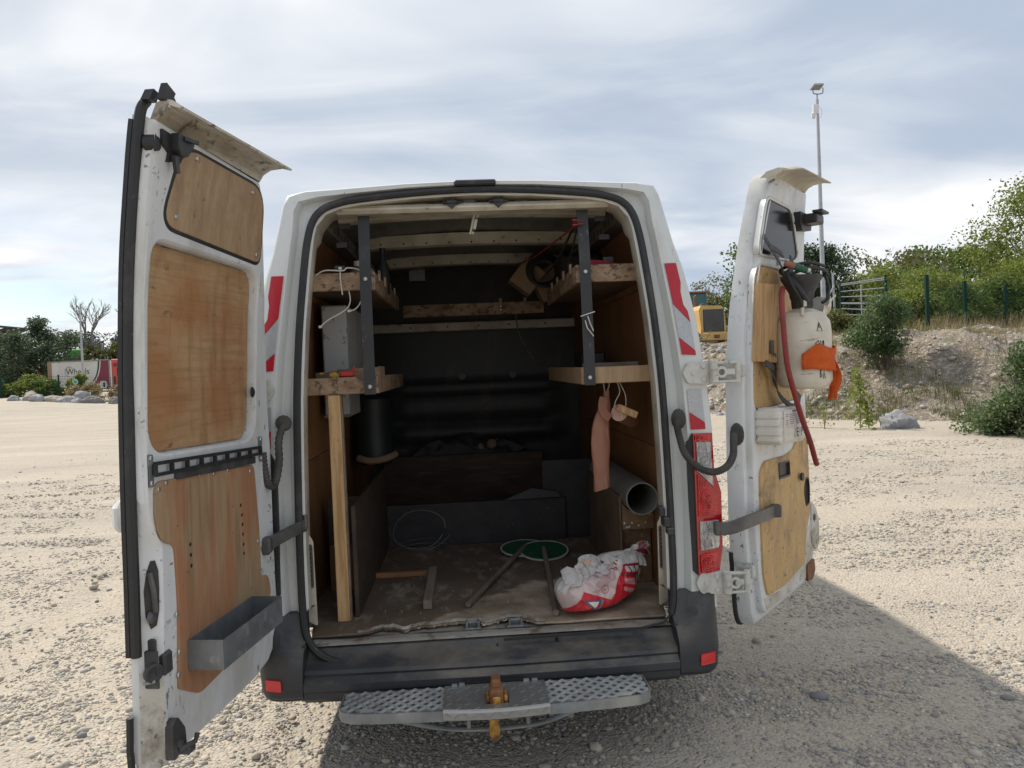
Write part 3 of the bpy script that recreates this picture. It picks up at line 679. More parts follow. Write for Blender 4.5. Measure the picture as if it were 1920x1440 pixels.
# ------------------------------------------------------------------ reflective tape, lamps, hinges on the pillars
def pillar_y(z): return lean(z) - .031
def tape(poly, col, s):
    mb = MB(); mb.prism(poly, 0.0, -.0015, lambda a, b, d: (s * a, pillar_y(b) + d, b)); mb.obj('reflective_tape', col, van, smooth=False)
for s in (1, -1):
    def X(z, t): return float(np.interp(z, PINZ, PINX)) * (1 - t) + float(np.interp(z, POUTZ, POUTX)) * t
    # tall strip on the upper pillar, cut into red / silver / red by 45 degree edges
    def band(zl0, zr0, zl1, zr1, col):
        tape([(X(zl0, .12), zl0), (X(zr0, .66), zr0), (X(zr1, .66), zr1), (X(zl1, .12), zl1)], col, s)
    band(1.985, 1.90, 2.172, 2.172, 'tape_red')
    band(1.835, 1.775, 1.983, 1.898, 'tape_silver')
    band(1.757, 1.752, 1.833, 1.773, 'tape_red')
    band(1.50, 1.452, 1.600, 1.600, 'tape_silver')
    band(1.420, 1.420, 1.498, 1.45, 'tape_red')
    lamp_out = [(0.926, 1.405), (1.019, 1.402), (1.022, 1.24), (1.050, 1.135), (1.046, .895), (1.024, .768), (0.926, .770)]
    def lampf(a, b, d, s=s): return (s * a, pillar_y(b) + d - (0 if a < .994 else -.02), b)
    L0 = MB().prism(lamp_out, .03, -.022, lampf).obj('tail_lamp', 'lamp_red_plain', van, ang=20)
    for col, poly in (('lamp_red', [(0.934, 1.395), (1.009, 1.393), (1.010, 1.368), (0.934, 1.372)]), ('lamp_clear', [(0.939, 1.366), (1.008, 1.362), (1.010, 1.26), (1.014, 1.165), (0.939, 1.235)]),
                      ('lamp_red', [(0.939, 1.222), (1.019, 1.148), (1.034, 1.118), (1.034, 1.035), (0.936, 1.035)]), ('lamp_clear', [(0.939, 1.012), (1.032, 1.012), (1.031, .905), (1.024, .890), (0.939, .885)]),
                      ('lamp_red', [(0.939, .866), (1.020, .870), (1.014, .785), (0.939, .785)])):
        ln = MB().prism(poly, -.018, -.028, lampf)
        cx, cz = sum(p[0] for p in poly) / len(poly) - .012, sum(p[1] for p in poly) / len(poly)
        for r in (.010, .019, .028, .037):           # moulded rings and flutes of the lens
            seg = [lampf(cx + r * cos(a), cz + r * 1.15 * sin(a), -.0285) for a in np.linspace(0, 2 * pi, 25) if inpoly(cx + r * cos(a), cz + r * 1.15 * sin(a), poly)]
            if len(seg) > 3: ln.tube(seg, .0022, 5)
        for k in range(14):
            x = min(p[0] for p in poly) + .004 + k * .0072; zs_ = [z for z in np.linspace(min(p[1] for p in poly), max(p[1] for p in poly), 60) if inpoly(x, z, poly) and math.hypot(x - cx, (z - cz) / 1.15) > .041]
            for z0 in (zs_[::3] if len(zs_) > 3 else ()): ln.tube([lampf(x, z0, -.0282), lampf(x, z0 + (zs_[1] - zs_[0]) * 2.4, -.0282)], .0016, 4)
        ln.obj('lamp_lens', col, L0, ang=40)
    MB().prism([(0.902, 1.36), (0.927, 1.405), (0.927, .77), (0.906, .79)], .02, -.012, lampf).obj('lamp_trim', 'rubber', van, ang=20)
    # body side of the two hinges
    for zc in (1.672, .738):
        h = MB(); x0 = .965 if zc > 1 else .985
        h.prism(rpoly([(x0 - .05, zc - .045), (x0 + .055, zc - .05), (x0 + .055, zc + .05), (x0 - .05, zc + .045), (x0 - .072, zc)], .012), -.0, -.022, lambda a, b, d: (s * a, pillar_y(b) + d, b))
        for dx, dz in ((-.025, 0), (.02, .03), (.02, -.03)): h.cyl((s * (x0 + dx), pillar_y(zc) - .02, zc + dz), (s * (x0 + dx), pillar_y(zc) - .031, zc + dz), .010, n=8)
        h.cyl((s * (x0 + .062), pillar_y(zc) - .03, zc - .05), (s * (x0 + .062), pillar_y(zc) - .03, zc + .05), .017, n=10)
        h.obj('hinge', 'hinge_paint', van)
        if s > 0:
            k = MB(); y = pillar_y(zc) - .03
            for dz in (.036, -.048): k.bbox((x0 + .058, y - .012, zc + dz), (1.135, y + .010, zc + dz + .012), .003)
            k.bbox((x0 + .07, y + .018, zc - .038), (1.125, y + .026, zc + .038), .003)
            xr = x0 + .098; k.lathe([(.014, -.006), (.026, -.006), (.026, .018), (.014, .018), (.014, -.006)], 18, Matrix.Translation((xr, y + .006, zc)) @ Matrix.Rotation(pi / 2, 4, 'X'))
            for dz in (.022, -.022): k.strip([(x0 + .06, y, zc + dz * 1.1), (xr - .012, y, zc + dz * .9)], (0, 0, 1), .010, .010)
            k.strip([(xr + .024, y, zc + .004), (1.115, y - .004, zc + .006)], (0, 0, 1), .012, .012); k.bbox((1.085, y - .01, zc - .014), (1.125, y + .012, zc + .014), .004)
            for dz in (.028, -.030): k.cyl((x0 + .062, y - .012, zc + dz - .014), (x0 + .062, y - .012, zc + dz + .014), .019, n=10)
            k.cyl((1.14, y + .003, zc - .05), (1.14, y + .003, zc + .05), .014, n=10)
            k.obj('hinge_link', 'hinge_paint', van)
# jamb trim with air vents
for s in (1, -1):
    o = MB()
    plate(o, rpoly([(.795, .60), (.825, .62), (.825, .98), (.811, 1.02), (.789, .98), (.785, .60)], .008), [], 0, .01, lambda u, z, d: (s * u, .115 - d, z), .003)
    t = o.obj('jamb_trim', 'cream_paint', van)
    MB().prism(rpoly([(.792, .77), (.817, .77), (.817, .97), (.792, .97)], .012), .1045, .1015, lambda a, b, d: (s * a, d, b)).obj('vent_plate', 'check_arm', t)
    for k in range(9): MB().box((s * .797, .0985, .785 + k * .020), (s * .813, .1010, .794 + k * .020), None).obj('vent_slot', 'dark_metal', t)

# ------------------------------------------------------------------ bumper, sill, step
def build_bumper():
    prof = [(.07, .552), (-.018, .536), (-.026, .518), (-.045, .500), (-.092, .486), (-.112, .476), (-.120, .462), (-.116, .452), (-.122, .446), (-.146, .428), (-.148, .400), (-.142, .392), (-.142, .366), (-.12, .345), (.05, .335)]
    rows = []
    for x in np.linspace(-.805, .805, 41):
        cr = .018 * (1 - (x / .8) ** 2)
        dish = -.0 if abs(x) > .17 else .0
        rows.append([(x, y - (cr if z < .51 else cr * .3), z) for y, z in prof])
    b = MB().grid(rows); 
    for x in (-.805, .805): b.add([(x, y - 0, z) for y, z in prof], [tuple(range(len(prof)))])
    b.obj('bumper', 'bumper_plastic', van, ang=28)
    MB().prism(rpoly([(-.135, .413), (.12, .413), (.12, .424), (-.135, .424)], .005), -.150, -.172, lambda a, z, d: (a, d, z)).obj('bumper_slot', 'rubber', van)
    for x, z in ((.285, .520), (-.11, .512), (.02, .515)): MB().cyl((x, -.025, z), (x, -.045, z - .006), .008 if x > .2 else .005, n=10).obj('bumper_hole', 'rubber', van)
    for s in (-1, 1):
        rows = []
        plan = [(.808, 0), (.835, 0), (.868, 0), (.90, .002), (.935, .01), (.965, .022), (.992, .052), (1.010, .10), (1.020, .18), (1.024, .5), (1.024, .95)]
        zs = [.36, .365, .38, .41, .45, .50, .55, .59, .63, .66, .68, .692, .697]
        for x, yy in plan:
            col = []
            for z in zs:
                top = smooth01((z - .40) / .3)
                r = math.hypot((x - .79) / .115, (max(0, .74 - z)) / .20)       # concave scoop next to the opening
                scoop = max(.085 * (1 - smooth01((r - .75) / .35)), .055 * smooth01((z - .63) / .06) * (1 - smooth01((x - .90) / .08)))
                y = -.145 + yy + .035 * top + scoop + .012 * smooth01((z - .68) / .02) + (.015 if z < .37 else 0)
                xx = x - (.012 if z < .45 and yy > .02 else 0) * (.45 - z) / .09
                col.append((s * xx, y, z))
            rows.append(col)
        m = MB().grid(rows)
        m.grid([[r[-1] for r in rows], [(r[-1][0] * .97, r[-1][1] + .10, .700) for r in rows]])
        m.add(rows[0] + [(s * .798, -.0, .71), (s * .798, -.0, .36)], [tuple(range(len(zs) + 2))])
        c = m.obj('bumper_corner', 'bumper_plastic', van, ang=40)
        f = lambda a, z, d: (s * a, -.145 + .035 * smooth01((z - .40) / .3) + max(0, a - .92) ** 2 * 9 + d, z)
        q = MB(); plate(q, rpoly([(.895, .407), (.965, .413), (.968, .458), (.898, .455)], .009, 4), [], .01, -.005, f, .002); q.obj('reflector', 'reflector_red', c)
        MB().cyl((s * .812, -.062, .565), (s * .812, -.08, .562), .010, n=10).obj('screw', 'dusty_black', c)
build_bumper()
def jag(x, seed): return float(fbm(np.array(x * 9.), np.array(seed * 1.), 4, 11) - .5)
def build_floor():
    # dusty steel sill
    rows = []
    for x in np.linspace(-.805, .805, 60):
        w = .010 * jag(x, 3) * 2
        rows.append([(x, .02, .538), (x, -.018, .546), (x, .0, .553 + w * .2), (x, .05, .551 + w * .4), (x, .10, .549 + w), (x, .16, .548 + w)])
    MB().grid(rows).obj('door_sill', 'sill_metal', van)
    # plywood floor with a chewed rear edge
    def edge(x):
        e = .055 + .012 * jag(x, 1) + .16 * smooth01((abs(x) - .80) / .03)
        bite = smooth01((x + .60) / .18) * (1 - smooth01((x - .21) / .035))
        e += bite * (.060 + .12 * jag(x, 7) + .022 * sin(x * 21) + .05 * abs(jag(x * 4, 2)))
        return e
    xs = np.linspace(-.93, .93, 220)
    top, lip = [], []
    for x in xs:
        e = edge(x); bl = smooth01((x + .60) / .18) * (1 - smooth01((x - .21) / .035))
        z = .572 + .004 * jag(x, 5) + .010 * bl * (jag(x, 9) + .2)
        top.append([(x, e + .002, z - .002)] + [(x, max(e + .01, y), .575 + .003 * float(vnoise(np.array(x * 5), np.array(y * 5))) + (z - .575) * (1 - smooth01((y - e) / .12))) for y in (.10 + .06 * bl, .22, .32, .5, .8, 1.2, 1.7, 2.3, 3.0)])
        lip.append([(x, e + .002, z - .002), (x, e, z - .010), (x, e + .006, .556 + .0 * bl), (x, e + .05, .553)])
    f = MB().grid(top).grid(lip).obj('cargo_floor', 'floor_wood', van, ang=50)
    # frayed grey lip of the torn floor covering
    q, rows = MB(), []
    for x in np.linspace(-.60, .245, 150):
        e = edge(x); w = .008 + .020 * abs(jag(x * 3, 21)) + .012 * max(0, jag(x * 5, 4)); up = .002 + .010 * max(0, jag(x * 2, 15) + .2)
        rows.append([(x, e + w + .012, .578), (x, e + w * .5, .580 + up), (x + .004 * jag(x * 6, 3), e - .006 - .02 * max(0, jag(x * 6, 9)), .572 + up * .6), (x, e + .004, .566)])
    q.grid(rows).obj('torn_floor_edge', 'sill_metal', van, ang=60)
    # latch strikers in the sill
    for x in (-.085, .110):
        q = MB(); q.bbox((x - .040, .055, .552), (x + .040, .105, .560), .003); q.bbox((x - .032, .06, .556), (x - .022, .10, .588), .003); q.bbox((x + .022, .06, .556), (x + .032, .10, .588), .003)
        q.cyl((x - .03, .08, .580), (x + .03, .08, .580), .007, n=8); q.bbox((x - .03, .09, .556), (x + .03, .10, .582), .003); q.obj('sill_striker', 'galvanised', van)
    # torn flakes of floor covering
    for k in range(16):
        t = MB(); x = -.52 + .045 * k + random.uniform(-.015, .015); e = edge(x); w = random.uniform(.008, .03)
        t.add([(x - w, e + .03, .574), (x + w, e + .03, .574), (x + w * .4, e - random.uniform(.005, .025), .562), (x - w * .3, e - random.uniform(.0, .02), .560)], [(0, 1, 2, 3)])
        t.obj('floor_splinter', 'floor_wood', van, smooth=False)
build_floor()
def build_step():
    st = MB().bbox((-.20, -.36, .33), (.20, -.10, .355), .006)
    st.bbox((-.50, -.30, .352), (.50, -.16, .362), .003)
    for x in (-.115, .125): st.bbox((x - .008, -.33, .285), (x + .008, -.30, .36), .003)
    st.tube(curve([(-.52, -.30, .362), (-.42, -.31, .335), (-.22, -.32, .29), (-.05, -.325, .278), (.17, -.32, .285), (.34, -.31, .328), (.52, -.30, .362)], 6), .013, 8, flat=.7)
    step = st.obj('rear_step', 'galvanised_light', van)
    def outline(s):
        o = [(s * .20, -.425), (s * .45, -.41), (s * .57, -.395), (s * .612, -.37), (s * .625, -.33), (s * .625, -.205), (s * .20, -.205)]
        return o
    for s in (-1, 1):
        g = MB(); o = outline(s)
        # rim: folded sheet edge
        pts = [Vector((x, y, 0)) for x, y in o]
        g.strip([p + Vector((0, 0, .386)) for p in pts[:]], (0, 0, 1), .040, .006)
        # expanded-metal strands
        nx, ny = 8, 7
        for j in range(ny):
            y0 = -.215 - j * .029; seg = []
            for i in range(nx * 2 + 1):
                x = .205 + i * (.41 / (nx * 2)); amp = .0085 if (i + j) % 2 else -.0095
                lim = -.40 + max(0, x - .5) * .25
                if y0 + amp < lim: continue
                seg.append((s * x, y0 + amp, .402 + .004 * ((i + j) % 2)))
            if len(seg) > 2: g.strip(seg, (0, .75, .66), .013, .004)
        g.obj('grating', 'galvanised_light', step, smooth=False)
    tr = MB(); f = lambda x, y, d: (x, y - .02 * (1 - (x / .21) ** 2) * smooth01((-.3 - y) / .1), .408 + d)
    plate(tr, [Vector(p) for p in ((-.212, -.43), (.207, -.43), (.207, -.205), (-.212, -.205))], [rpoly([(-.045, -.385), (.048, -.385), (.048, -.30), (-.045, -.30)], .004)], 0, .006, f, .002)
    tr.grid([[(x, -.43 - .02 * (1 - (x / .21) ** 2), .413 - .003) for x in np.linspace(-.212, .207, 16)], [(x, -.437 - .02 * (1 - (x / .21) ** 2), .403) for x in np.linspace(-.212, .207, 16)], [(x, -.438 - .02 * (1 - (x / .21) ** 2), .376) for x in np.linspace(-.212, .207, 16)]])
    for j in range(6):                                # raised tread bars
        for i in range(11):
            x, y = -.19 + i * .037, -.415 + j * .036
            if -.07 < x < .07 and -.40 < y < -.28: continue
            a = R(45 if (i + j) % 2 else -45); dx, dy = cos(a) * .014, sin(a) * .014
            z0 = f(x, y, 0)
            tr.strip([(x - dx, z0[1] - dy, .4145), (x + dx, z0[1] + dy, .4145)], (-dy, dx, 0), .005, .003)
    for k in range(12):
        x = -.19 + k * .034; y = -.440 - .02 * (1 - (x / .21) ** 2); sgn = 1 if k % 2 else -1
        tr.strip([(x - .012, y, .392 - sgn * .008), (x + .012, y, .392 + sgn * .008)], (0, 0, 1), .005, .003)
    tp = tr.obj('tread_plate', 'aluminium', step, ang=25)
    for x, y in ((-.17, -.222), (-.14, -.215), (.13, -.215), (.165, -.215)): MB().bbox((x - .012, y - .006, .412), (x + .012, y + .012, .424), .002).obj('clip', 'galvanised_light', step)
    t = MB(); t.bbox((-.028, -.40, .39), (.026, -.30, .462), .008); t.bbox((-.02, -.37, .455), (.018, -.30, .492), .008)
    t.bbox((-.045, -.385, .396), (-.03, -.31, .43), .004); t.bbox((.03, -.385, .396), (.045, -.31, .43), .004)
    tw = t.obj('tow_hitch', 'rust', van)
    gq = MB(); gq.bbox((-.018, -.412, .40), (.016, -.398, .44), .005); gq.bbox((-.042, -.39, .41), (-.026, -.325, .436), .006); gq.bbox((.026, -.39, .41), (.042, -.325, .436), .006)
    gq.lathe([(0, .0), (.014, .004), (.021, .022), (.023, .05), (.020, .075), (.022, .09)], 12, Matrix.Translation((-.014, -.44, .285)))
    gq.obj('grease', 'grease', tw)
build_step()

# ------------------------------------------------------------------ cargo hold
def build_hold():
    for s in (1, -1):
        # plywood lining: three sheets a side
        def wx(z): return float(np.interp(z, [.55, 1.2, 1.7, 2.1, 2.35, 2.56], [.868, .874, .866, .838, .80, .735]))
        for y0, y1 in ((.19, 1.18), (1.185, 2.15), (2.155, 3.0)):
            for z0, z1 in ((.575, 1.30), (1.304, 2.10), (2.104, 2.42)):
                m = MB(); rows = []
                for z in np.linspace(z0, z1, 6): rows.append([(s * wx(z), y + lean(z) * .4, z) for y in (y0, y1)] + [(s * (wx(z) + .012), y + lean(z) * .4, z) for y in (y1, y0)])
                m.grid(rows, True); m.add(rows[0], [(0, 1, 2, 3)]); m.add(rows[-1], [(0, 1, 2, 3)])
                m.obj('lining_sheet', 'ply_liner', van)
        # perforated roof rail
        r_o = MB().box((s * .70, .25, 2.425), (s * .79, 3.0, 2.50)).obj('roof_rail', 'roof_metal', van)
        for k in range(14): MB().cyl((s * .6995, .33 + k * .11, 2.455 + .01 * (k % 2)), (s * .6985, .33 + k * .11, 2.455 + .01 * (k % 2)), .017 if k % 3 else .026, n=10).obj('rail_hole', 'dark_metal', r_o)
    c = MB().grid([[(x, y, 2.575 - .05 * (x / .72) ** 2 + .006 * (i % 2)) for i, x in enumerate(np.linspace(-.72, .72, 25))] for y in (.24, 1, 2, 3.05)]); c.obj('roof_lining', 'roof_metal', van, ang=2)
    for y, z, hgt in ((.42, 2.47, .05), (1.32, 2.475, .05), (2.25, 2.48, .045)):
        rib = MB(); rows = []
        for x in np.linspace(-.66, .66, 15):
            zc = z + .02 * (1 - (x / .66) ** 2); rows.append([(x, y, zc + .07), (x, y, zc), (x, y + .05, zc - .006), (x, y + .05, zc + .07)])
        rib.grid(rows, True); rib.add(rows[0], [(0, 1, 2, 3)]); rib.add(rows[-1], [(3, 2, 1, 0)])
        o = rib.obj('roof_rib', 'cream_paint', van, ang=20)
        for x in np.linspace(-.55, .55, 9): MB().cyl((x, y - .001, z + .03), (x, y - .003, z + .03), .006, n=8).obj('rib_hole', 'dark_metal', o)
    for x in (-.46, -.25, -.02, .23, .47):
        MB().bbox((x - .035, .24, 2.50), (x + .035, .44, 2.55), .01).obj('roof_bracket', 'roof_metal', van)
    # bulkhead with pressed ribs and a beam
    b = MB(); rows = []
    for z in np.linspace(.50, 2.63, 60):
        off = .03 * math.exp(-((z - 1.58) / .05) ** 4) + .025 * math.exp(-((z - 1.42) / .09) ** 4) + .03 * math.exp(-((z - 1.2) / .06) ** 4)
        rows.append([(x * float(np.interp(z, [.5, 1.9, 2.4, 2.63], [.97, .95, .88, .76])), 3.02 - (off if abs(x) < .75 else 0), z) for x in np.linspace(-1, 1, 25)])
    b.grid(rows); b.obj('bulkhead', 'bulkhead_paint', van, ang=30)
    MB().bbox((-.84, 2.90, 2.045), (.86, 2.96, 2.115), .006).obj('bulkhead_beam', 'cream_paint', van)
    for x in (-.5, -.2, .05, .3, .6): MB().cyl((x, 2.899, 2.08), (x, 2.897, 2.08), .008, n=8).obj('beam_hole', 'dark_metal', van)
    for x in (-.1, .32): MB().lathe([(.018, 0), (.03, 0), (.03, .01), (.018, .01)], 16, Matrix.Translation((x, 2.99, 1.67)) @ Matrix.Rotation(pi / 2, 4, 'X')).obj('bulkhead_bolt', 'dark_metal', van)
    v, f = text_mesh('TLUANER'[::-1], .115, .003)
    t = MB().add([(-p.x * 1.0 + .0, 2.955 - .0, 1.45 + p.y) for p in v], f) if False else MB().add([(p.x, 2.972 - p.z, 1.42 + p.y) for p in v], f)
    # pressed maker's lettering shows mirrored from the inside
    t.v = [(-x + .01, y, z) for x, y, z in t.v]
    t.obj('pressed_lettering', 'bulkhead_paint', van, smooth=False)
    MB().bbox((-.50, 2.985, 2.47), (-.37, 2.99, 2.57), .002).obj('paper_sticker', 'white_worn', van)
build_hold()
# ------------------------------------------------------------------ rear doors (x runs from hinge to free edge, depth d towards the cargo side)
def door_frame(hx, hy, ang, side, name):
    """returns the world matrix of a door and the map from (u, z, depth) to door space"""
    k = .75 if side > 0 else .5
    M = Matrix.Translation((hx, hy, 0)) @ Matrix.Rotation(pi / 2 - R(ang), 4, 'Z')
    q = .97 if side > 0 else 1.0                       # the wider door measures three per cent less
    return M, (lambda u, z, d: (u * q, side * (d * q + k * lean(z) * q), 1.735 + (z - 1.735) * q))
def place(o, M): o.matrix_world = M; return o
def sub(mb, name, m, door, smooth=True, ang=35):
    o = mb.obj(name, m, None, smooth, ang); o.parent = door; return o
def screws(door, fn, spots, r=.008, d=0.0, m='steel_screw', name='screw'):
    first = None
    for u, z in spots:
        if first is None:
            q = MB(); c = Vector(fn(0, 0, 0)); n = Vector(fn(0, 0, 1)) - c
            q.cyl((0, 0, 0), n.normalized() * .004, r, r * .75, 10)
            first = o = sub(q, name, m, door)
        else:
            o = first.copy(); COL.objects.link(o); o.parent = door
        o.location = fn(u, z, d)

# ---- left door
ML, fl = door_frame(-.928, -.160, 189.4, 1, 'left')
hingeL = [(-.085, 1.05), (-.087, 1.40), (-.06, 1.75), (-.028, 2.07), (.03, 2.31), (.085, 2.47), (.12, 2.535)]
UC = ([.45, .774, 1.197, 1.27, 1.347, 1.595, 1.761, 2.184, 2.501, 2.6], [.79, .805, .792, .84, .858, .854, .860, .866, .880, .885])
def uc(z): return float(np.interp(z, *UC))
outL = [Vector(p) for p in [(.875, 2.565), (.06, 2.545)] + [(u - .055, z) for u, z in hingeL[-2::-1]] + [(-.15, .85), (-.165, .74), (-.15, .60), (-.11, .52), (-.03, .488), (.12, .472), (.31, .468), (.60, .466), (.80, .462), (.835, .50), (.842, .80), (.842, 1.12), (.842, 1.75), (.852, 2.2)]]
dl = MB()
plate(dl, outL, [], -.085, -.045, fl, .012)
p2o = rpoly([(.832, 2.185, .07), (.05, 2.172, .10), (.060, 1.478, .11), (.832, 1.498, .10)], .09, 7)
inL = [Vector(p) for p in [(.878, 2.545), (.125, 2.525)] + [(u - .004, z) for u, z in hingeL[-2::-1]] + [(-.10, .85), (-.112, .74), (-.10, .62), (-.07, .55), (-.01, .508), (.12, .487), (.31, .481), (.60, .477)] + [(uc(z), z) for z in (.48, .60, .77, .95, 1.10, 1.19, 1.23, 1.27, 1.31, 1.36, 1.45, 1.60, 1.76, 2.0, 2.18, 2.35)]]
plate(dl, inL, [p2o], -.046, 0, fl, .012)
door_l = dl.obj('rear_door', 'white_door_paint', None, ang=40); door_l['label'] = 'wider rear door with three plywood panels, opened straight back'
place(door_l, ML); door_l.parent = van
def fw(t, z, d): return fl(uc(z) + (.845 - uc(z)) * t + d * .8, z, -.060 * t + d * .35)     # slanting wall along the free edge
# sloped lower skirt of the free edge, outer skin bulge and handle
q = MB(); rows = []
for z in np.linspace(.47, 2.56, 30): rows.append([fl(-.14 + .19 * smooth01((z - 1.6) / 1.0) + t * (.975 - .19 * smooth01((z - 1.6) / 1.0)), z, -.080 - .045 * (1 - (2 * t - 1) ** 4)) for t in np.linspace(0, 1, 13)])
q.grid(rows); sub(q, 'outer_skin', 'white_paint', door_l)
q = MB(); q.bbox((.66, -.15, 1.26), (.80, -.10, 1.36), .02); sub(q, 'outer_handle', 'van_white', door_l)
q = MB(); q.grid([[fw(t, z, .003 + .004 * (t > .05)) for t in (-.05, .05, .5, .95)] for z in np.linspace(.475, .80, 12)]); sub(q, 'edge_skirt', 'dirty_white_paint', door_l)
q = MB(); q.grid([[fw(t, z, .002 + .004 * (t > .05)) for t in (-.05, .05, .5, .95)] for z in np.linspace(.80, 2.53, 50)]); sub(q, 'edge_wall', 'white_door_paint', door_l)
# lip over the roof edge
def lip(door, fn, u0, u1, zt, side, m0='grimy_lip'):
    q = MB(); rows = []
    for i, u in enumerate(np.linspace(u0, u1, 24)):
        t = (u - u0) / (u1 - u0); ext = .125 - (.055 * t if side > 0 else .0)
        if side < 0: ext *= .55 + .45 * smooth01(t / .05)
        b_ = -.085 + (.055 * smooth01((t - .8) / .2) if side > 0 else 0)
        pr = [(b_, zt - .07), (b_ + .005, zt - .01), (-.045 + max(0, b_ + .06), zt + .035), (.01, zt + .048), (ext - .03, zt + .040), (ext, zt + .022), (ext - .002, zt + .015), (ext - .04, zt + .026), (.035, zt + .022), (.008, zt + .005), (-.004, zt - .02)]
        if side < 0: pr = [(d, zt - .07 + (z - zt + .07) * .72) for d, z in pr]
        rows.append([fn(u, z + .012 * t, d) for d, z in pr])
    q.grid(rows); q.add(rows[0], [tuple(range(11))]); q.add(rows[-1], [tuple(range(10, -1, -1))]); o = sub(q, 'roof_lip', m0, door, ang=50); return o
lip(door_l, fl, .120, .872, 2.548, 1)
# free-edge seal and torn end pieces
q = MB(); pts = [(.866, .86), (.866, 1.1), (.864, 1.4), (.862, 1.76), (.868, 2.1), (.876, 2.35), (.886, 2.50), (.885, 2.575), (.865, 2.605)]
path = resample(curve([fl(u, z, -.052) for u, z in pts], 4), .03)
q.tube(path, .0165, 8); q.tube([p + Vector((-.002, -.022, 0)) for p in path[:-6]], .0135, 6); sub(q, 'edge_seal', 'rubber', door_l)
q = MB(); q.tube([fl(.855, .66, -.085), fl(.853, .55, -.088), fl(.845, .47, -.088)], .012, 6); sub(q, 'lower_seal', 'rubber', door_l)
q = MB(); q.prism([(.90, 2.60), (.885, 2.635), (.855, 2.63), (.86, 2.60)], -.05, -.02, fl); sub(q, 'torn_seal_end', 'rubber', door_l)
q = MB(); q.prism([(.895, 2.60), (.885, 2.65), (.83, 2.635), (.835, 2.622), (.80, 2.60)], .0, .02, fl); sub(q, 'torn_seal_end', 'rubber', door_l)
q = MB(); q.lathe([(0, -.02), (.024, -.018), (.026, .014), (.016, .024), (0, .026)], 12, Matrix.Translation(fl(.868, 2.475, -.015)) @ Matrix.Rotation(pi / 2, 4, 'X')); sub(q, 'rubber_buffer', 'rubber', door_l)
# plywood panels
def panel(door, fn, name, outl, d0, d1, m, bev=.003, lab=None):
    q = MB(); plate(q, outl, [], d0, d1, fn, bev); o = sub(q, name, m, door, ang=30)
    if lab: o['label'] = lab
    return o
p1 = rpoly([(.715, 2.508, .10), (.080, 2.498, .12), (.055, 2.205, .05), (.79, 2.238, .075)], .07, 7)
panel(door_l, fl, 'panel_gasket', [Vector(p) for p in inset(p1, -.012)], -.004, .003, 'rubber', .003)
panel(door_l, fl, 'plywood_panel', p1, -.004, .006, 'ply_tan', lab='upper pale plywood panel over the window opening')
panel(door_l, fl, 'plywood_panel', [p.copy() for p in inset(p2o, .004)], -.045, -.034, 'ply_orange', lab='large brown plywood panel recessed in the middle of the door')
p3 = rpoly([(.826, 1.412, .04), (.10, 1.372, .03), (.072, 1.10, .02), (.066, .90, .02), (-.005, .885, .03), (-.03, .80, .03), (.11, .662, .02), (.585, .622, .03), (.722, .698, .01), (.713, .98, .02), (.722, 1.185, .03), (.80, 1.21, .04), (.832, 1.29, .03)], .02, 4)
panel(door_l, fl, 'plywood_panel', p3, -.002, .008, 'ply_rust', lab='lower stepped plywood panel with rust coloured stain')
screws(door_l, fl, [(.635, 2.487), (.20, 2.468), (.72, 2.275), (.10, 2.235), (.805, 1.385), (.76, 1.40), (.54, 1.395), (.44, 1.385), (.33, 1.382), (.14, 1.35), (.725, .95), (.715, .82), (.722, .745), (.09, 1.05), (.13, .70)], .009, .007)
screws(door_l, fl, [(.69, 2.128), (.26, 2.135), (.17, 1.53), (.735, 1.555)], .026, -.0385, 'ply_orange', 'wooden_plug')
screws(door_l, fl, [(.237, 1.228), (.23, 1.188), (.228, 1.15), (.226, 1.111), (.225, 1.07), (.223, 1.033), (.627, 1.164), (.626, 1.127), (.625, 1.089)], .0085, .005, 'black_plastic', 'bolt_hole')
screws(door_l, fl, [(.075, 1.672)], .022, -.004, 'black_plastic', 'rubber_stop')
# raised pressings in the frame
q = MB(); q.strip([fl(.03, 2.17, .003), fl(.025, 2.08, .003)], (1, 0, 0), .012, .004); sub(q, 'pressing', 'white_door_paint', door_l)
# restraint strap along the door: two rails with rungs, end plates, dark guard strip
q = MB()
a0, a1 = Vector(fl(.835, 1.452, .016)), Vector(fl(.055, 1.425, .016)); up = Vector((0, 0, .017))
q.strip([a0 + up * 1.1, a1 + up * .8], (0, 0, 1), .011, .010); q.strip([a0 - up, a1 - up * .7], (0, 0, 1), .011, .010)
for k in range(9): p = a0.lerp(a1, k / 8); q.strip([p + up, p - up], (1, 0, 0), .011, .012)
rs = sub(q, 'door_strap', 'rubber', door_l)
q = MB(); q.prism(rpoly([(.70, 1.40), (.10, 1.378), (.10, 1.405), (.70, 1.425)], .004), .002, .014, fl); sub(q, 'guard_strip', 'dusty_black', door_l)
for u, z in ((.843, 1.452), (.03, 1.432)):
    q = MB(); q.prism(rpoly([(u - .012, z - .055), (u + .012, z - .055), (u + .012, z + .05), (u - .012, z + .05)], .01), .0, .008, fl); sub(q, 'strap_plate', 'galvanised', door_l)
screws(door_l, fl, [(.843, 1.49), (.843, 1.41), (.03, 1.47), (.03, 1.39)], .009, .008)
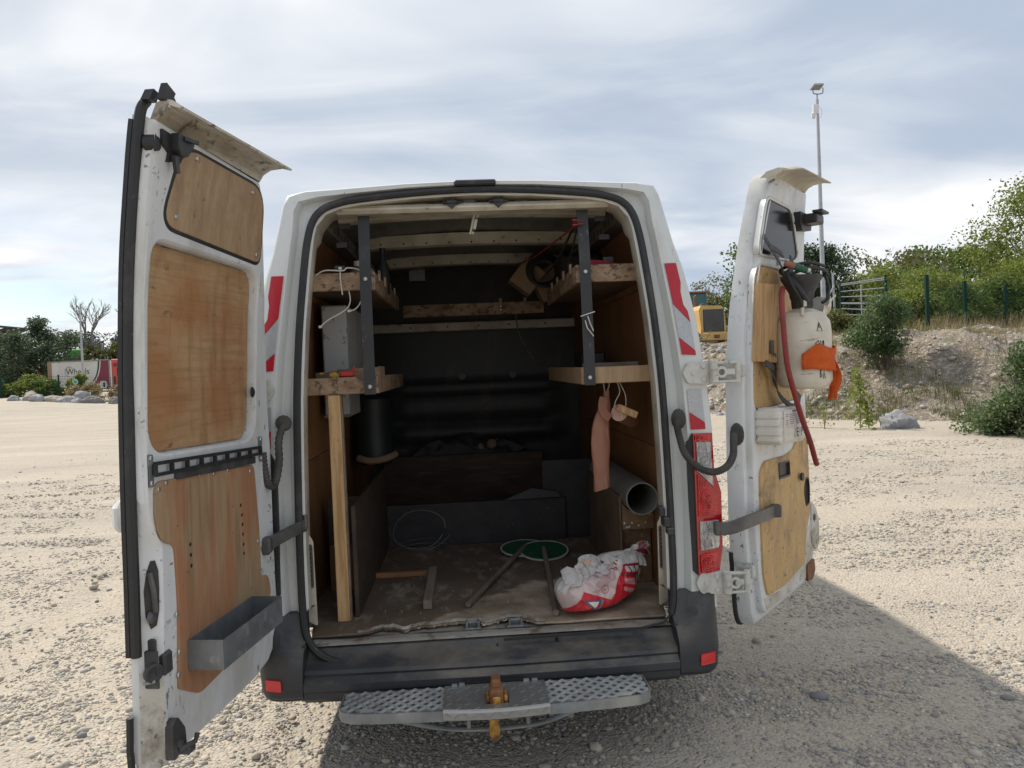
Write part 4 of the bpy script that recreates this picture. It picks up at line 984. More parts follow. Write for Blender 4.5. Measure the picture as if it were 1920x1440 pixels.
# top bracket, locks and latch
sh = -.085
sc_ = lambda P: [(.84 + (u - .84) * .8 + sh, 2.50 + (z - 2.50) * .85) for u, z in P]
q = MB(); q.prism(sc_([(u, z) for u, z in [(.965, 2.525), (.80, 2.515), (.80, 2.50), (.83, 2.46), (.875, 2.425), (.905, 2.42), (.90, 2.455), (.955, 2.475)]]), .0, .010, fl); q.prism(sc_([(u, z) for u, z in [(.905, 2.525), (.78, 2.515), (.785, 2.495), (.82, 2.455), (.87, 2.45), (.90, 2.48)]]), .010, .036, fl)
q.strip([fl(.86 + sh, 2.512, .036), fl(.80 + sh, 2.512, .052)], (0, 0, 1), .012, .008); q.strip([fl(.875 + sh, 2.455, .02), fl(.865 + sh, 2.40, .03)], (1, 0, 0), .02, .012); sub(q, 'upper_latch', 'dark_metal', door_l, ang=20)
lk = rpoly([(.70, 1.07), (.68, .965), (.45, .93), (.20, .945), (.10, .99), (.10, 1.10), (.22, 1.16), (.50, 1.16)], .015)
q = MB(); q.prism([(u, z) for u, z in [(.70, 1.06), (.66, .98), (.45, .935), (.22, .945), (.12, .99), (.10, 1.06), (.12, 1.12), (.24, 1.155), (.42, 1.155), (.58, 1.12)]], .005, .008, fw); sub(q, 'lock_opening', 'dark_metal', door_l, ang=20)
q = MB(); q.tube([fw(.45, 1.12, .014), fw(.30, 1.06, .018), fw(.25, .99, .014)], .009, 6); q.lathe([(0, .012), (.012, .012), (.020, .006), (.022, 0)], 12, Matrix.Translation(fw(.45, .975, .006)) @ Matrix.Rotation(-pi / 2, 4, 'X')); sub(q, 'lock_rod', 'check_arm', door_l)
q = MB(); q.bbox(Vector(fw(.85, .745, 0)) , Vector(fw(.12, .87, .03)), .012); q.bbox(Vector(fw(.7, .865, 0)), Vector(fw(.2, .905, .015)), .006); q.bbox(fl(.76, .775, -.03), fl(.812, .85, .012), .008); q.lathe([(.010, .0), (.030, .0), (.030, .014), (.022, .016), (.010, .01)], 16, Matrix.Translation(Vector(fw(.4, .80, .022))) @ Matrix.Rotation(R(60), 4, 'Z') @ Matrix.Rotation(pi / 2, 4, 'Y')); sub(q, 'lock_case', 'dusty_black', door_l)
q = MB(); q.strip([fw(.75, .772, .036), fw(.25, .775, .04)], (0, 0, 1), .008, .006); sub(q, 'lock_tongue', 'galvanised_light', door_l)
q = MB(); q.prism(rpoly([(.80, .61), (.77, .625), (.725, .57), (.715, .50), (.80, .49)], .01), .0, .028, fl); q.bbox(fl(.705, .485, .01), fl(.75, .51, .055), .005); q.strip([fl(.77, .515, .03), fl(.72, .52, .06), fl(.715, .545, .065)], (0, 0, 1), .014, .01); q.cyl(fl(.77, .535, .028), fl(.77, .535, .04), .012, n=10); sub(q, 'lower_latch', 'dusty_black', door_l, ang=20)
# galvanised tray screwed to the door
q = MB(); zt = .842; T = .0025
q.box(fl(.165, .738, .010), fl(.662, .741, .135)); 
q.grid([[fl(u, zz + (.0), dd) for dd, zz in ((.010, .738), (.010, zt))] for u in (.165, .662)]); q.box(fl(.165, .738, .010 - T), fl(.662, zt, .010)); q.box(fl(.165, .738, .133), fl(.662, zt - .004, .133 + T))
q.box(fl(.165 - T, .738, .010), fl(.165, zt, .135)); q.box(fl(.662, .738, .010), fl(.662 + T, zt, .135)); sub(q, 'tray', 'galvanised', door_l, smooth=False)['label'] = 'open galvanised metal tray screwed low on the door'
# check arm and cable boot between body and left door
q = MB(); q.strip([(-.80, .02, 1.075), (-.85, -.08, 1.065), (-.915, -.17, 1.04)], (0, 0, 1), .052, .012); q.bbox((-.945, -.20, 1.0), (-.90, -.14, 1.07), .01); q.cyl((-.80, .02, 1.06), (-.80, .02, 1.12), .012); q.obj('check_strap', 'check_arm', van)
q = MB(); q.tube(curve([(-.862, -.03, 1.53), (-.875, -.075, 1.46), (-.872, -.10, 1.37), (-.885, -.12, 1.29), (-.90, -.135, 1.275), (-.915, -.145, 1.30), (-.922, -.15, 1.36), (-.925, -.15, 1.42)], 8), [.0145 + .003 * (i % 2) for i in range(57)], 10); q.lathe([(.0, .02), (.03, .015), (.036, 0)], 12, Matrix.Translation((-.862, -.03, 1.53)) @ Matrix.Rotation(pi / 2, 4, 'X')); q.obj('cable_boot', 'corrugated', van)

# ---- right door
MR, fr = door_frame(1.14, 0, 40.3, -1, 'right')
outR = [Vector(p) for p in [(.50, 2.645), (.43, 2.63), (.375, 2.58), (.335, 2.44), (.285, 2.26), (.24, 2.08), (.195, 1.88), (.168, 1.66), (.157, 1.28), (.162, .90), (.20, .66), (.225, .50), (.27, .43), (.36, .425), (.70, .425), (1.10, .425), (1.19, .48), (1.265, .56), (1.285, .64), (1.262, .78), (1.20, .87), (1.125, .97), (1.085, 1.06), (1.07, 1.18), (1.072, 1.62), (1.0, 2.30), (.93, 2.63)]][::-1]
dr = MB()
plate(dr, outR, [], -.115, -.03, fr, .020)
winR = rpoly([(.315, 2.492, .05), (.705, 2.483, .07), (.870, 2.262, .05), (.80, 2.226, .05), (.262, 2.218, .05)], .05, 6)
winh = [p.copy() for p in winR]
p1R = rpoly([(.230, 2.172, .10), (.985, 2.165, .12), (1.05, 1.50, .08), (.232, 1.470, .09)], .08, 7)
inR = [Vector(p) for p in [(.48, 2.615), (.42, 2.595), (.38, 2.53), (.345, 2.42), (.30, 2.24), (.258, 2.08), (.218, 1.88), (.204, 1.66), (.198, 1.28), (.205, .90), (.255, .66), (.285, .52), (.33, .475), (.70, .47), (1.06, .47), (1.14, .52), (1.18, .62), (1.15, .78), (1.09, .90), (1.065, 1.06), (1.058, 1.62), (.985, 2.28), (.925, 2.60)]][::-1]
plate(dr, inR, [winh, p1R], -.031, 0, fr, .012)
door_r = dr.obj('rear_door', 'white_door_paint', None, ang=40); door_r['label'] = 'narrower rear door with glazed window, folded round to the side'
place(door_r, MR); door_r.parent = van
q = MB(); rows = []
for z in np.linspace(.43, 2.56, 30):
    ul = float(np.interp(z, [.43, .5, .66, .9, 1.28, 1.66, 1.88, 2.08, 2.26, 2.44, 2.56], [.29, .24, .215, .176, .17, .182, .21, .255, .30, .345, .42])); rows.append([fr(ul + (1.05 - ul) * t, z, -.108 - .045 * (1 - (2 * t - 1) ** 4)) for t in np.linspace(0, 1, 13)])
q.grid(rows); sub(q, 'outer_skin', 'white_paint', door_r)
lip(door_r, fr, .40, .915, 2.625, -1, 'cream_paint')
q = MB(); q.tube(resample(curve([fr(u, z, -.112) for u, z in ((.18, .80), (.20, .66), (.225, .50), (.265, .435), (.33, .42))], 5), .02), .012, 6); sub(q, 'lower_seal', 'rubber', door_r)
panel(door_r, fr, 'window_glass', [p.copy() for p in inset(winR, .002)], -.012, -.003, 'glass_dark')
q = MB(); q.tube([fr(p.x, p.y, .001) for p in winR + winR[:1]], .006, 6, cap=False); sub(q, 'window_gasket', 'white_door_paint', door_r)
panel(door_r, fr, 'plywood_panel', [p.copy() for p in inset(p1R, .003)], -.014, -.005, 'ply_worn', lab='upper plywood panel behind the hanging sprayer')
p2R = rpoly([(.330, 1.225, .05), (.655, 1.215, .05), (.80, 1.235, .05), (.93, 1.35, .04), (1.045, 1.34, .06), (1.055, 1.06, .02), (1.075, .86, .04), (1.00, .76, .04), (.955, .58, .03), (.62, .545, .03), (.345, .558, .03), (.285, .68, .05), (.262, 1.00, .03), (.262, 1.18, .03)], .03, 5)
q = MB(); lockh = rpoly([(.53, 1.188), (.70, 1.180), (.705, 1.105), (.535, 1.112)], .008); hh = rpoly([(.955, .985), (.985, 1.05), (1.035, 1.045), (1.05, .98), (1.04, .90), (.985, .895)], .02)
plate(q, p2R, [lockh, hh], -.002, .010, fr, .003); sub(q, 'plywood_panel', 'ply_worn', door_r, ang=30)['label'] = 'lower stained plywood panel with finger holes'
for hl in (lockh, hh):
    q = MB(); q.prism([p for p in hl], .0005, .0012, fr); sub(q, 'finger_recess', 'dark_metal', door_r)
    q = MB(); q.tube([fr(p.x, p.y, .009) for p in hl + hl[:1]], .006, 6, cap=False); sub(q, 'recess_trim', 'black_plastic', door_r)
q = MB(); q.lathe([(.012, .0), (.022, .0), (.022, .012), (.012, .012)], 14, Matrix.Translation(fr(.87, 1.075, .02)) @ Matrix.Rotation(pi / 2, 4, 'X')); sub(q, 'cable_grommet', 'black_plastic', door_r)
q = MB(); q.prism(rpoly([(1.02, 1.285), (1.05, 1.285), (1.05, 1.235), (1.02, 1.235)], .012), .010, .012, fr); sub(q, 'panel_hole', 'dark_metal', door_r)
q = MB(); q.prism([(.222, 2.078), (.475, 2.085), (.490, 1.700), (.205, 1.712)], -.002, .028, fr); sub(q, 'wooden_block', 'fresh_timber', door_r)['label'] = 'upright timber board beside the sprayer'
q = MB(); q.prism(rpoly([(.36, 1.81), (.40, 1.81), (.40, 1.745), (.36, 1.745)], .006), .032, .040, fr); q.strip([fr(.39, 1.745, .04), fr(.43, 1.735, .04)], (0, 0, 1), .012, .004); sub(q, 'catch', 'check_arm', door_r)
# webbing strap and bungee
q = MB(); q.strip(curve([fr(.26, 2.30, .02), fr(.33, 2.24, .04), (fr(.45, 2.17, .05)), fr(.52, 2.10, .05)], 6), (0, .3, 1), .040, .005)
sub(q, 'webbing_strap', 'webbing', door_r); q = MB(); q.strip(curve([fr(.29, 2.255, .04), fr(.42, 2.245, .035), fr(.52, 2.235, .03)], 5), (0, .3, 1), .032, .005); q.strip(curve([fr(.50, 2.11, .05), fr(.60, 2.17, .05), fr(.66, 2.235, .03)], 5), (0, .3, 1), .035, .005)
sub(q, 'webbing_strap', 'webbing', door_r); q = MB(); q.strip(curve([fr(.33, 1.70, .03), fr(.42, 1.64, .03), fr(.46, 1.55, .04), fr(.60, 1.48, .05), fr(.72, 1.47, .05), fr(.80, 1.53, .04)], 6), (0, .3, 1), .036, .005); q.strip([fr(.30, 1.70, .034), fr(.40, 1.675, .036)], (0, 0, 1), .03, .01)
sub(q, 'webbing_strap', 'webbing', door_r)
screws(door_r, fr, [(.54, 2.20), (.665, 2.20)], .016, .004, 'white_worn', 'washer')
# top latch, free-edge latch, hinge plates, cable boot, check arm
q = MB(); q.prism([(.735, 2.475), (.95, 2.478), (.95, 2.40), (.80, 2.385), (.745, 2.42)], .0, .035, fr); q.bbox(fr(.80, 2.42, .03), fr(.93, 2.47, .10), .008); q.strip([fr(.80, 2.478, .10), fr(.93, 2.478, .10)], (0, 1, 0), .05, .012); sub(q, 'upper_latch', 'dark_metal', door_r, ang=20)
q = MB(); q.prism(rpoly([(1.0, .56), (1.13, .57), (1.15, .50), (1.09, .455), (1.0, .47)], .015), -.005, .012, fr); sub(q, 'lower_latch', 'rust', door_r)
q = MB(); q.prism(rpoly([(1.10, .90), (1.19, .855), (1.255, .77), (1.265, .64), (1.20, .60), (1.11, .66)], .02), -.03, .005, fr); sub(q, 'edge_pressing', 'dirty_white_paint', door_r)
q = MB(); plate(q, [Vector(p) for p in [(.31, .555), (.60, .53), (.965, .565), (1.01, .74), (1.10, .78), (1.155, .62), (1.05, .49), (.70, .483), (.345, .49)]], [], -.002, .002, fr, .002); sub(q, 'kick_strip', 'dirty_white_paint', door_r)
screws(door_r, fr, [(1.16, .80)], .022, .006, 'black_plastic', 'plug_hole')
for zc in (1.672, .722):
    q = MB(); u0 = .165 if zc > 1 else .20
    q.prism(rpoly([(-.02, zc + .028), (-.08, zc + .04), (-.105, zc + .052), (-.105, zc - .052), (-.08, zc - .044), (-.02, zc - .03)], .006), .0, .012, lambda a, b, d: (u0 - d - .004 + (.004 if a > -.1 else 0), -(a), b))
    for dz in (.026, -.026): q.lathe([(.005, 0), (.012, 0), (.012, .006), (.005, .006)], 10, Matrix.Translation((u0 - .016, .085, zc + dz)) @ Matrix.Rotation(-pi / 2, 4, 'Y'))
    q.bbox((u0 - .05, .0, zc - .028), (u0 - .012, .045, zc + .028), .004); q.strip([(u0 - .05, .01, zc + .014), (u0 - .03, .075, zc + .02)], (1, 0, 0), .016, .012); q.strip([(u0 - .05, .01, zc - .014), (u0 - .03, .075, zc - .02)], (1, 0, 0), .016, .012)
    sub(q, 'hinge', 'hinge_paint', door_r)
q = MB(); pts = curve([(.862, -.035, 1.475), (.850, -.07, 1.445), (.853, -.085, 1.40), (.872, -.105, 1.32), (.925, -.13, 1.262), (.985, -.14, 1.243), (1.045, -.13, 1.262), (1.085, -.10, 1.305), (1.105, -.055, 1.355), (1.125, -.005, 1.385)], 16)
q.tube(pts, [.0140 + .003 * (i % 2) for i in range(len(pts))], 12); q.lathe([(0, .02), (.022, .018), (.034, 0)], 14, Matrix.Translation((.868, -.028, 1.47)) @ Matrix.Rotation(pi / 2, 4, 'X') @ Matrix.Scale(1.4, 4, (0, 1, 0)))
q.lathe([(0, .02), (.03, .016), (.034, 0)], 14, MR @ Matrix.Translation((.166, .06, 1.37)) @ Matrix.Rotation(-pi / 2, 4, 'Y') @ Matrix.Scale(1.7, 4, (1, 0, 0)))
q.obj('cable_boot', 'corrugated', van)
q = MB(); e = MR @ Vector(fr(.41, .972, .03)); q.strip(curve([(1.005, -.085, .985), (1.06, -.095, .986), (1.15, -.06, 1.0), e], 5), (0, 0, 1), .056, .016); q.bbox((.995, -.10, .955), (1.02, -.07, 1.015), .005); q.bbox(e - Vector((.025, .03, .03)), e + Vector((.02, .02, .032)), .006); q.obj('check_strap', 'check_arm', van)
q = MB(); q.bbox((.79, -.02, .985), (.835, .05, 1.03), .006); q.bbox((.775, .0, 1.03), (.80, .06, 1.075), .006); q.bbox((.80, -.035, .955), (.832, .01, .985), .004); q.obj('check_bracket', 'dusty_black', van)

# ------------------------------------------------------------------ things carried on the right door
def DR(u, z, d): return MR @ Vector(fr(u, z, d))
def hang_things():
    c = DR(.575, 1.565, .135)
    sp = thing('garden_sprayer', 'white plastic pump sprayer with black funnel top strapped to the right hand door', 'sprayer', c)
    Mx = Matrix.Translation(c)
    rad = .132
    b = MB(); b.lathe([(0, .012), (.08, 0), (.115, .010), (rad, .04), (rad, .09), (rad - .003, .10), (rad, .115), (rad + .001, .28), (rad - .004, .33), (.10, .375), (.05, .395), (.042, .40), (.042, .43)], 32, Mx)
    tank = b.obj('tank', 'tank_plastic', sp)
    # crumpled plastic sleeve standing behind the shoulder
    q = MB(); rows = []
    for i in range(9):
        t = i / 8; r = rad * (.75 + .45 * t); rows.append([c + Vector((r * cos(a) * (1 + .08 * sin(5 * a + i)), r * sin(a) * .8, .34 + .11 * t + .012 * sin(7 * a + 2 * i))) for a in np.linspace(-.9, 1.15, 18)])
    q.grid(rows); q.obj('crumpled_sleeve', 'canister_white', sp)
    f = MB(); f.lathe([(.050, .40), (.052, .44), (.058, .455), (.060, .475), (.085, .52), (.098, .545), (.100, .56), (.092, .56), (.05, .50), (0, .49)], 24, Mx); f.obj('funnel', 'dusty_black', sp)
    h = MB(); h.tube(curve([c + Vector(v) for v in ((-.10, -.05, .555), (.0, -.10, .59), (.11, -.04, .575), (.12, .05, .56), (.04, .09, .57), (-.07, .06, .58), (-.10, -.03, .60), (.0, -.09, .615), (.10, -.05, .60))], 8), .008, 8); h.tube(curve([c + Vector(v) for v in ((.115, .0, .58), (.125, -.03, .50), (.10, -.06, .44), (.07, -.07, .42))], 8), .008, 8); h.tube(curve([c + Vector(v) for v in ((-.10, -.06, .58), (-.085, -.10, .50), (-.06, -.11, .45), (-.045, -.105, .40))], 6), .012, 8)
    h.tube(curve([c + Vector(v) for v in ((-.08, -.07, .545), (-.055, -.12, .47), (-.02, -.10, .42))], 6), .014, 8); h.obj('pump_hose', 'rubber', sp)
    g = MB(); g.cyl(c + Vector((-.07, -.09, .60)), c + Vector((-.015, -.10, .575)), .019, .016, 12); g.obj('hose_coupling', 'sign_green', sp)
    g = MB(); g.cyl(c + Vector((-.115, -.08, .62)), c + Vector((-.07, -.09, .60)), .015, .017, 12); g.obj('coupling_collar', 'salmon_plastic', sp)
    g = MB(); g.cyl(c + Vector((-.03, -.10, .585)), c + Vector((.0, -.10, .575)), .012, .011, 10); g.bbox(c + Vector((-.048, -.12, .40)), c + Vector((-.028, -.10, .445)), .004); g.cyl(c + Vector((-.05, -.11, .36)), c + Vector((-.045, -.105, .41)), .009, n=8); g.obj('nozzle', 'tank_plastic', sp)
    r = MB(); pts = curve([DR(.42, 2.06, .07), DR(.35, 2.02, .09), DR(.30, 1.94, .11), DR(.30, 1.82, .12), DR(.32, 1.68, .13), DR(.39, 1.55, .14), DR(.47, 1.42, .15), DR(.56, 1.30, .16), DR(.64, 1.20, .16), DR(.665, 1.175, .16)], 8)
    r.tube(pts, .0135, 10); r.obj('lance_hose', 'red_hose', sp)
    # handwriting and a warning triangle in black marker, on the tank's face
    bvh = BVHTree.FromPolygons([v.co + c for v in tank.data.vertices], [p.vertices[:] for p in tank.data.polygons])
    def stroke(mb, pts, o=.0012, r=.0019):
        out = []
        for u, z in pts:
            a = R(-86) + u; n = Vector((cos(a), sin(a), 0)); hit = bvh.ray_cast(c + n * .4 + Vector((0, 0, z)), -n)
            if hit[0]: out.append(hit[0] + n * o)
        if len(out) > 1: MB().tube(out, r, 4).obj('marker_stroke', 'ink', sp)
    w = None
    def tri(u, z, s): stroke(w, [(u, z + .9 * s), (u - .4 * s / rad, z - .5 * s), (u + .55 * s / rad, z - .5 * s), (u, z + .9 * s)]); stroke(w, [(u, z + .45 * s), (u, z - .05 * s)])
    tri(.10, .295, .030)
    for u0, z0, pts in ((.05, .215, [(0, .02), (-.1, .01), (-.12, -.015), (-.02, -.02), (.04, 0), (0, .02)]), (.14, .205, [(0, .03), (.02, -.015), (.07, -.01)]), (.20, .205, [(0, .02), (.07, .03), (.0, .0), (.08, -.01)]),
                        (.28, .205, [(0, .025), (.0, -.02)]), (.10, .145, [(-.06, .03), (-.02, -.02), (.06, .03)]), (.20, .14, [(0, .03), (.0, -.02), (.07, -.015)]), (.29, .14, [(.0, .02), (.06, -.02)]),
                        (.14, .075, [(-.05, -.02), (-.05, .03), (.02, .02), (-.04, .005), (.02, -.01), (-.05, -.02)]), (.24, .07, [(-.03, -.02), (.02, .03), (.06, -.02)]), (.25, .07, [(-.01, .0), (.04, .0)])):
        stroke(w, [(u0 + u, z0 + z) for u, z in pts])
    # orange rag tied round the tank
    q = MB(); rows = []
    for i in range(8):
        t = i / 7; row = []
        for a in np.linspace(R(-118), R(25), 26):
            s = (a - R(-118)) / R(143); zt = .205 if .22 < s else .155; zt += .01 * sin(9 * s); zb = .085 + .012 * sin(7 * s + 1) + .02 * s
            if s < .22: zt = .10 + .25 * s + .07
            rr = rad + .014 + .005 * sin(14 * s + 5 * t) + .003 * sin(31 * s - 9 * t)
            row.append(c + Vector((cos(a) * rr, sin(a) * rr, zb + (zt - zb) * t)))
        rows.append(row)
    q.grid(rows)
    tail = []
    for i in range(10):
        t = i / 9; z = .19 - .24 * t; w_ = .028 + .022 * sin(pi * min(1, t * 1.2)); x = .095 + .045 * sin(pi * .5 * min(1, t * 2)) - .03 * t * t
        tail.append([c + Vector((x + k * w_ * .5, -.055 - .01 * k + .012 * sin(3 * t + k * 2) + .010 * (k % 1 != 0) + .006 * sin(11 * t + 5 * k), z - .012 * abs(k) + .008 * sin(9 * k + 4 * t))) for k in (-1, -.5, 0, .5, 1)])
    q.grid(tail); o = q.obj('orange_rag', 'orange_cloth', None); o.data.materials[0]
    sm = o.modifiers.new('thickness', 'SOLIDIFY'); sm.thickness = .003
    based(o, c + Vector((0, -.1, .08))); tag(o, 'bright orange rag tied round the lower half of the white sprayer', 'rag')
    # white canister lying on the ledge below
    k0 = DR(.30, 1.335, .10)
    can = thing('plastic_canister', 'ribbed white plastic canister with printed label, wedged on the door below the sprayer', 'canister', k0)
    def cf(u, z, d): return DR(u, z, d)
    m = MB(); rows = []
    for z in np.linspace(0, 1, 25):
        rib = .016 * (abs(((z * 4.2) % 1) - .5) < .36)
        zz = 1.312 + .175 * z; sh = .88 + .12 * smooth01(min(z, 1 - z) / .12)
        prof = rpoly([(.235, .0), (.235, .118), (.66, .118), (.66, .0)], .025, 4)
        cx, cd = .4475, .059
        rows.append([cf(cx + (p.x - cx) * (sh + rib * (1 if p.x < .42 else .0) * 2), zz - .03 * (p.x - .235) + .0, cd + (p.y - cd) * (sh + rib * 3) - .005) for p in prof])
    m.grid(rows, True); m.add(rows[0], [tuple(range(len(rows[0])))]); m.add(rows[-1], [tuple(range(len(rows[0]) - 1, -1, -1))]); m.obj('canister_body', 'canister_white', can)
    F = lambda u, z, d: DR(u, z - .03 * (u - .235), .1215 + d)
    m = MB(); m.prism([(.30, 1.476), (.545, 1.480), (.545, 1.405), (.30, 1.400)], 0, .002, F); m.obj('paper_label', 'label_paper', can)
    m = MB()
    for col, (u0, u1) in enumerate(((.305, .345), (.36, .44), (.46, .53))):
        for r_ in range(6):
            z = 1.457 - r_ * .009
            if col == 0 and r_ in (2,): continue
            m.prism([(u0, z), (u1 - random.uniform(0, .012), z), (u1 - .006, z - .004), (u0, z - .004)], .002, .0026, F)
    m.prism([(.40, 1.473), (.50, 1.474), (.50, 1.466), (.40, 1.465)], .002, .0026, F); m.obj('label_print', 'grey_ink', can)
    m = MB()
    for body, u in (('E', .475), ('P', .545)):
        v, ff = text_mesh(body, .062, .0006); m.add([F(u + p.x * 1.0, 1.362 + p.y + .0, .0035 + p.z) for p in v], ff)
    m.obj('letters', 'ink', can, smooth=False)
    m = MB(); m.strip([DR(.29, 1.488, .02), DR(.29, 1.492, .08), DR(.285, 1.47, .124), DR(.285, 1.325, .122)], (1, 0, 0), .008, .003); m.obj('moulding_seam', 'tank_plastic', can)
hang_things()
# ------------------------------------------------------------------ shelf racks
def board(name, a, b, m, parent, w=.003): 
    return MB().bbox(a, b, w).obj(name, m, parent, ang=30)
def rack(s):
    side = 'left' if s < 0 else 'right'
    r = thing('shelf_rack', ('two tier wooden shelf rack on the left wall, propped on a pale timber post', 'two tier wooden shelf rack on the right wall, salmon sleeve hanging below it')[s > 0], 'shelf rack', (s * .65, .25, .575))
    xi = .475
    for tier, (z0, z1, y0, y1) in enumerate(((1.638, 1.716, .20, 1.62), (2.122, 2.205, .25, 1.55))):
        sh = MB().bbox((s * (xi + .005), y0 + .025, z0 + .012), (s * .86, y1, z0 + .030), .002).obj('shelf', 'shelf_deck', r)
        bx = .835 if z0 > 2 else .862
        if s > 0 and tier == 0: m_ = 'ply_tan'
        else: m_ = 'shelf_wood'
        board('edge_board', (s * (xi + .022), y0, z0), (s * bx, y0 + .022, z1), m_, sh)
        board('edge_board', (s * xi, y0 - .001, z0 - .002), (s * (xi + .021), y1, z1 + .001), m_, sh)
        for k in range(4 if z0 > 2 else 0):
            board('packer', (s * (xi - .012), y0 + .12 + k * .27, z1 - .03), (s * (xi - .001), y0 + .16 + k * .27, z1 + .022), 'shelf_wood', sh)
        for k in range(3): MB().cyl((s * (xi + .012), y0 - .005, z0 + .02 + .02 * k), (s * (xi + .012), y0 - .001, z0 + .02 + .02 * k), .003, n=6).obj('nail', 'steel_screw', sh)
    u = MB(); x0, x1 = (.49, .538); pts = [(s * .512, .232, 2.49), (s * .512, .195, 2.20), (s * .512, .182, 1.70), (s * .512, .180, 1.632)]
    u.strip(pts, (1, 0, 0), .052, .005); u.strip([(s * .512, .232, 2.488), (s * .512, .30, 2.495)], (1, 0, 0), .052, .005)
    up = u.obj('steel_upright', 'dark_metal', r)
    for y, z in ((.186, 2.165), (.174, 1.668)): MB().lathe([(0, .006), (.008, .004), (.011, 0)], 10, Matrix.Translation((s * .512, y + .002, z)) @ Matrix.Rotation(pi / 2, 4, 'X')).obj('bolt', 'steel_screw', up)
    return r
rl, rr_ = rack(-1), rack(1)
MB().bbox((-.712, .205, .577), (-.655, .245, 1.636), .003, None).obj('timber_post', 'fresh_timber', rl)
MB().bbox((-.655, .212, .577), (-.648, .25, 1.636), .003).obj('post_batten', 'grey_timber', rl)
b = MB().bbox((-.50, 2.20, 2.118), (.52, 2.225, 2.205), .003).obj('cross_board', 'shelf_wood', None); based(b, (0, 2.2, 2.118)); tag(b, 'single board spanning between the two upper shelves at the back of the hold', 'board')
for x in (.205, .385): MB().bbox((x - .012, 2.192, 2.14 if x < .3 else 2.19), (x + .012, 2.199, 2.235), .002).obj('peg', 'shelf_wood', b)
for z in (2.15, 2.175): MB().cyl((.205, 2.192, z), (.205, 2.188, z), .005, n=6).obj('nail', 'steel_screw', b)
# ------------------------------------------------------------------ boarding low in the hold
def plain(name, label, cat, mb, m, base, group=None, **k):
    o = mb.obj(name, m, None, **k); based(o, base); return tag(o, label, cat, group)
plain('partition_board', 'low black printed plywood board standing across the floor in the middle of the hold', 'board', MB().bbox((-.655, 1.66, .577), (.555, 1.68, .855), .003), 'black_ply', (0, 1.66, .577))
plain('bulkhead_plank', 'tall dark brown plank leaning upright against the front bulkhead', 'plank', MB().bbox((-.76, 2.84, .577), (.53, 2.865, 1.038), .004), 'plank_brown', (0, 2.85, .577))
plain('side_board', 'long dark board on edge running forward from the pale timber post', 'board', MB().bbox((-.640, .26, .577), (-.618, 1.655, 1.105), .004), 'dark_wood', (-.63, .9, .577))
for k, z in enumerate((.577, .83)):
    plain('cross_plank', ['reddish plank at floor level behind the pale post', 'darker plank stacked on the reddish one behind the pale post'][k], 'plank', MB().bbox((-.832, .72, z), (-.645, .745, z + .248), .004), 'ply_liner' if k == 0 else 'dark_wood', (-.73, .73, z))
plain('black_sheet', 'black sheet of plywood standing at the far end of the pipe box', 'board', MB().bbox((.41, 1.70, .577), (.835, 1.72, 1.10), .003), 'black_ply', (.6, 1.7, .577))
def pipe_box():
    t = thing('pipe_box', 'scuffed plywood box on the right hand floor carrying the grey pipe', 'plywood box', (.77, .5, .577))
    m = MB(); f = lambda x, z, d: (x, .50 + d, z)
    rim = [Vector((.785 + .088 * cos(a), 1.048 + .088 * sin(a))) for a in np.linspace(pi * .92, pi * 2.02, 14)]
    plate(m, [Vector((.708, 1.035)), Vector((.700, 1.03)), Vector((.700, .872)), Vector((.836, .872)), Vector((.836, 1.02))] [0:1] + rim[:] + [Vector((.866, 1.0)), Vector((.866, .872)), Vector((.702, .872)), Vector((.702, 1.04))], [], .022, 0, f, .002)
    m.obj('end_board', 'ply_box', t)
    MB().bbox((.706, .56, .577), (.864, .575, .870), .003).obj('lower_board', 'ply_box', t)
    MB().bbox((.690, .502, .577), (.7005, 1.50, 1.042), .003).obj('side_panel', 'shelf_deck', t)
    MB().bbox((.7015, .525, .905), (.864, 1.50, .925), .003).obj('shelf_panel', 'dark_wood', t)
    for x, z in ((.715, .905), (.74, .885), (.755, .905), (.79, .89), (.825, .905), (.727, .882)):
        MB().lathe([(0, .004), (.006, .003), (.008, 0)], 8, Matrix.Translation((x, .499, z)) @ Matrix.Rotation(pi / 2, 4, 'X')).obj('screw', 'steel_screw', t)
pipe_box()
p = MB(); Mp = Matrix.Translation((.783, .375, 1.049)) @ Matrix.Rotation(-pi / 2, 4, 'X')
p.lathe([(.076, 0), (.0815, 0), (.0815, 1.15), (.076, 1.15), (.076, 0)], 40, Mp); plain('grey_pipe', 'wide grey plastic pipe with open end, lying on the plywood box at the right', 'pipe', p, 'pipe_grey', (.783, .4, .967))
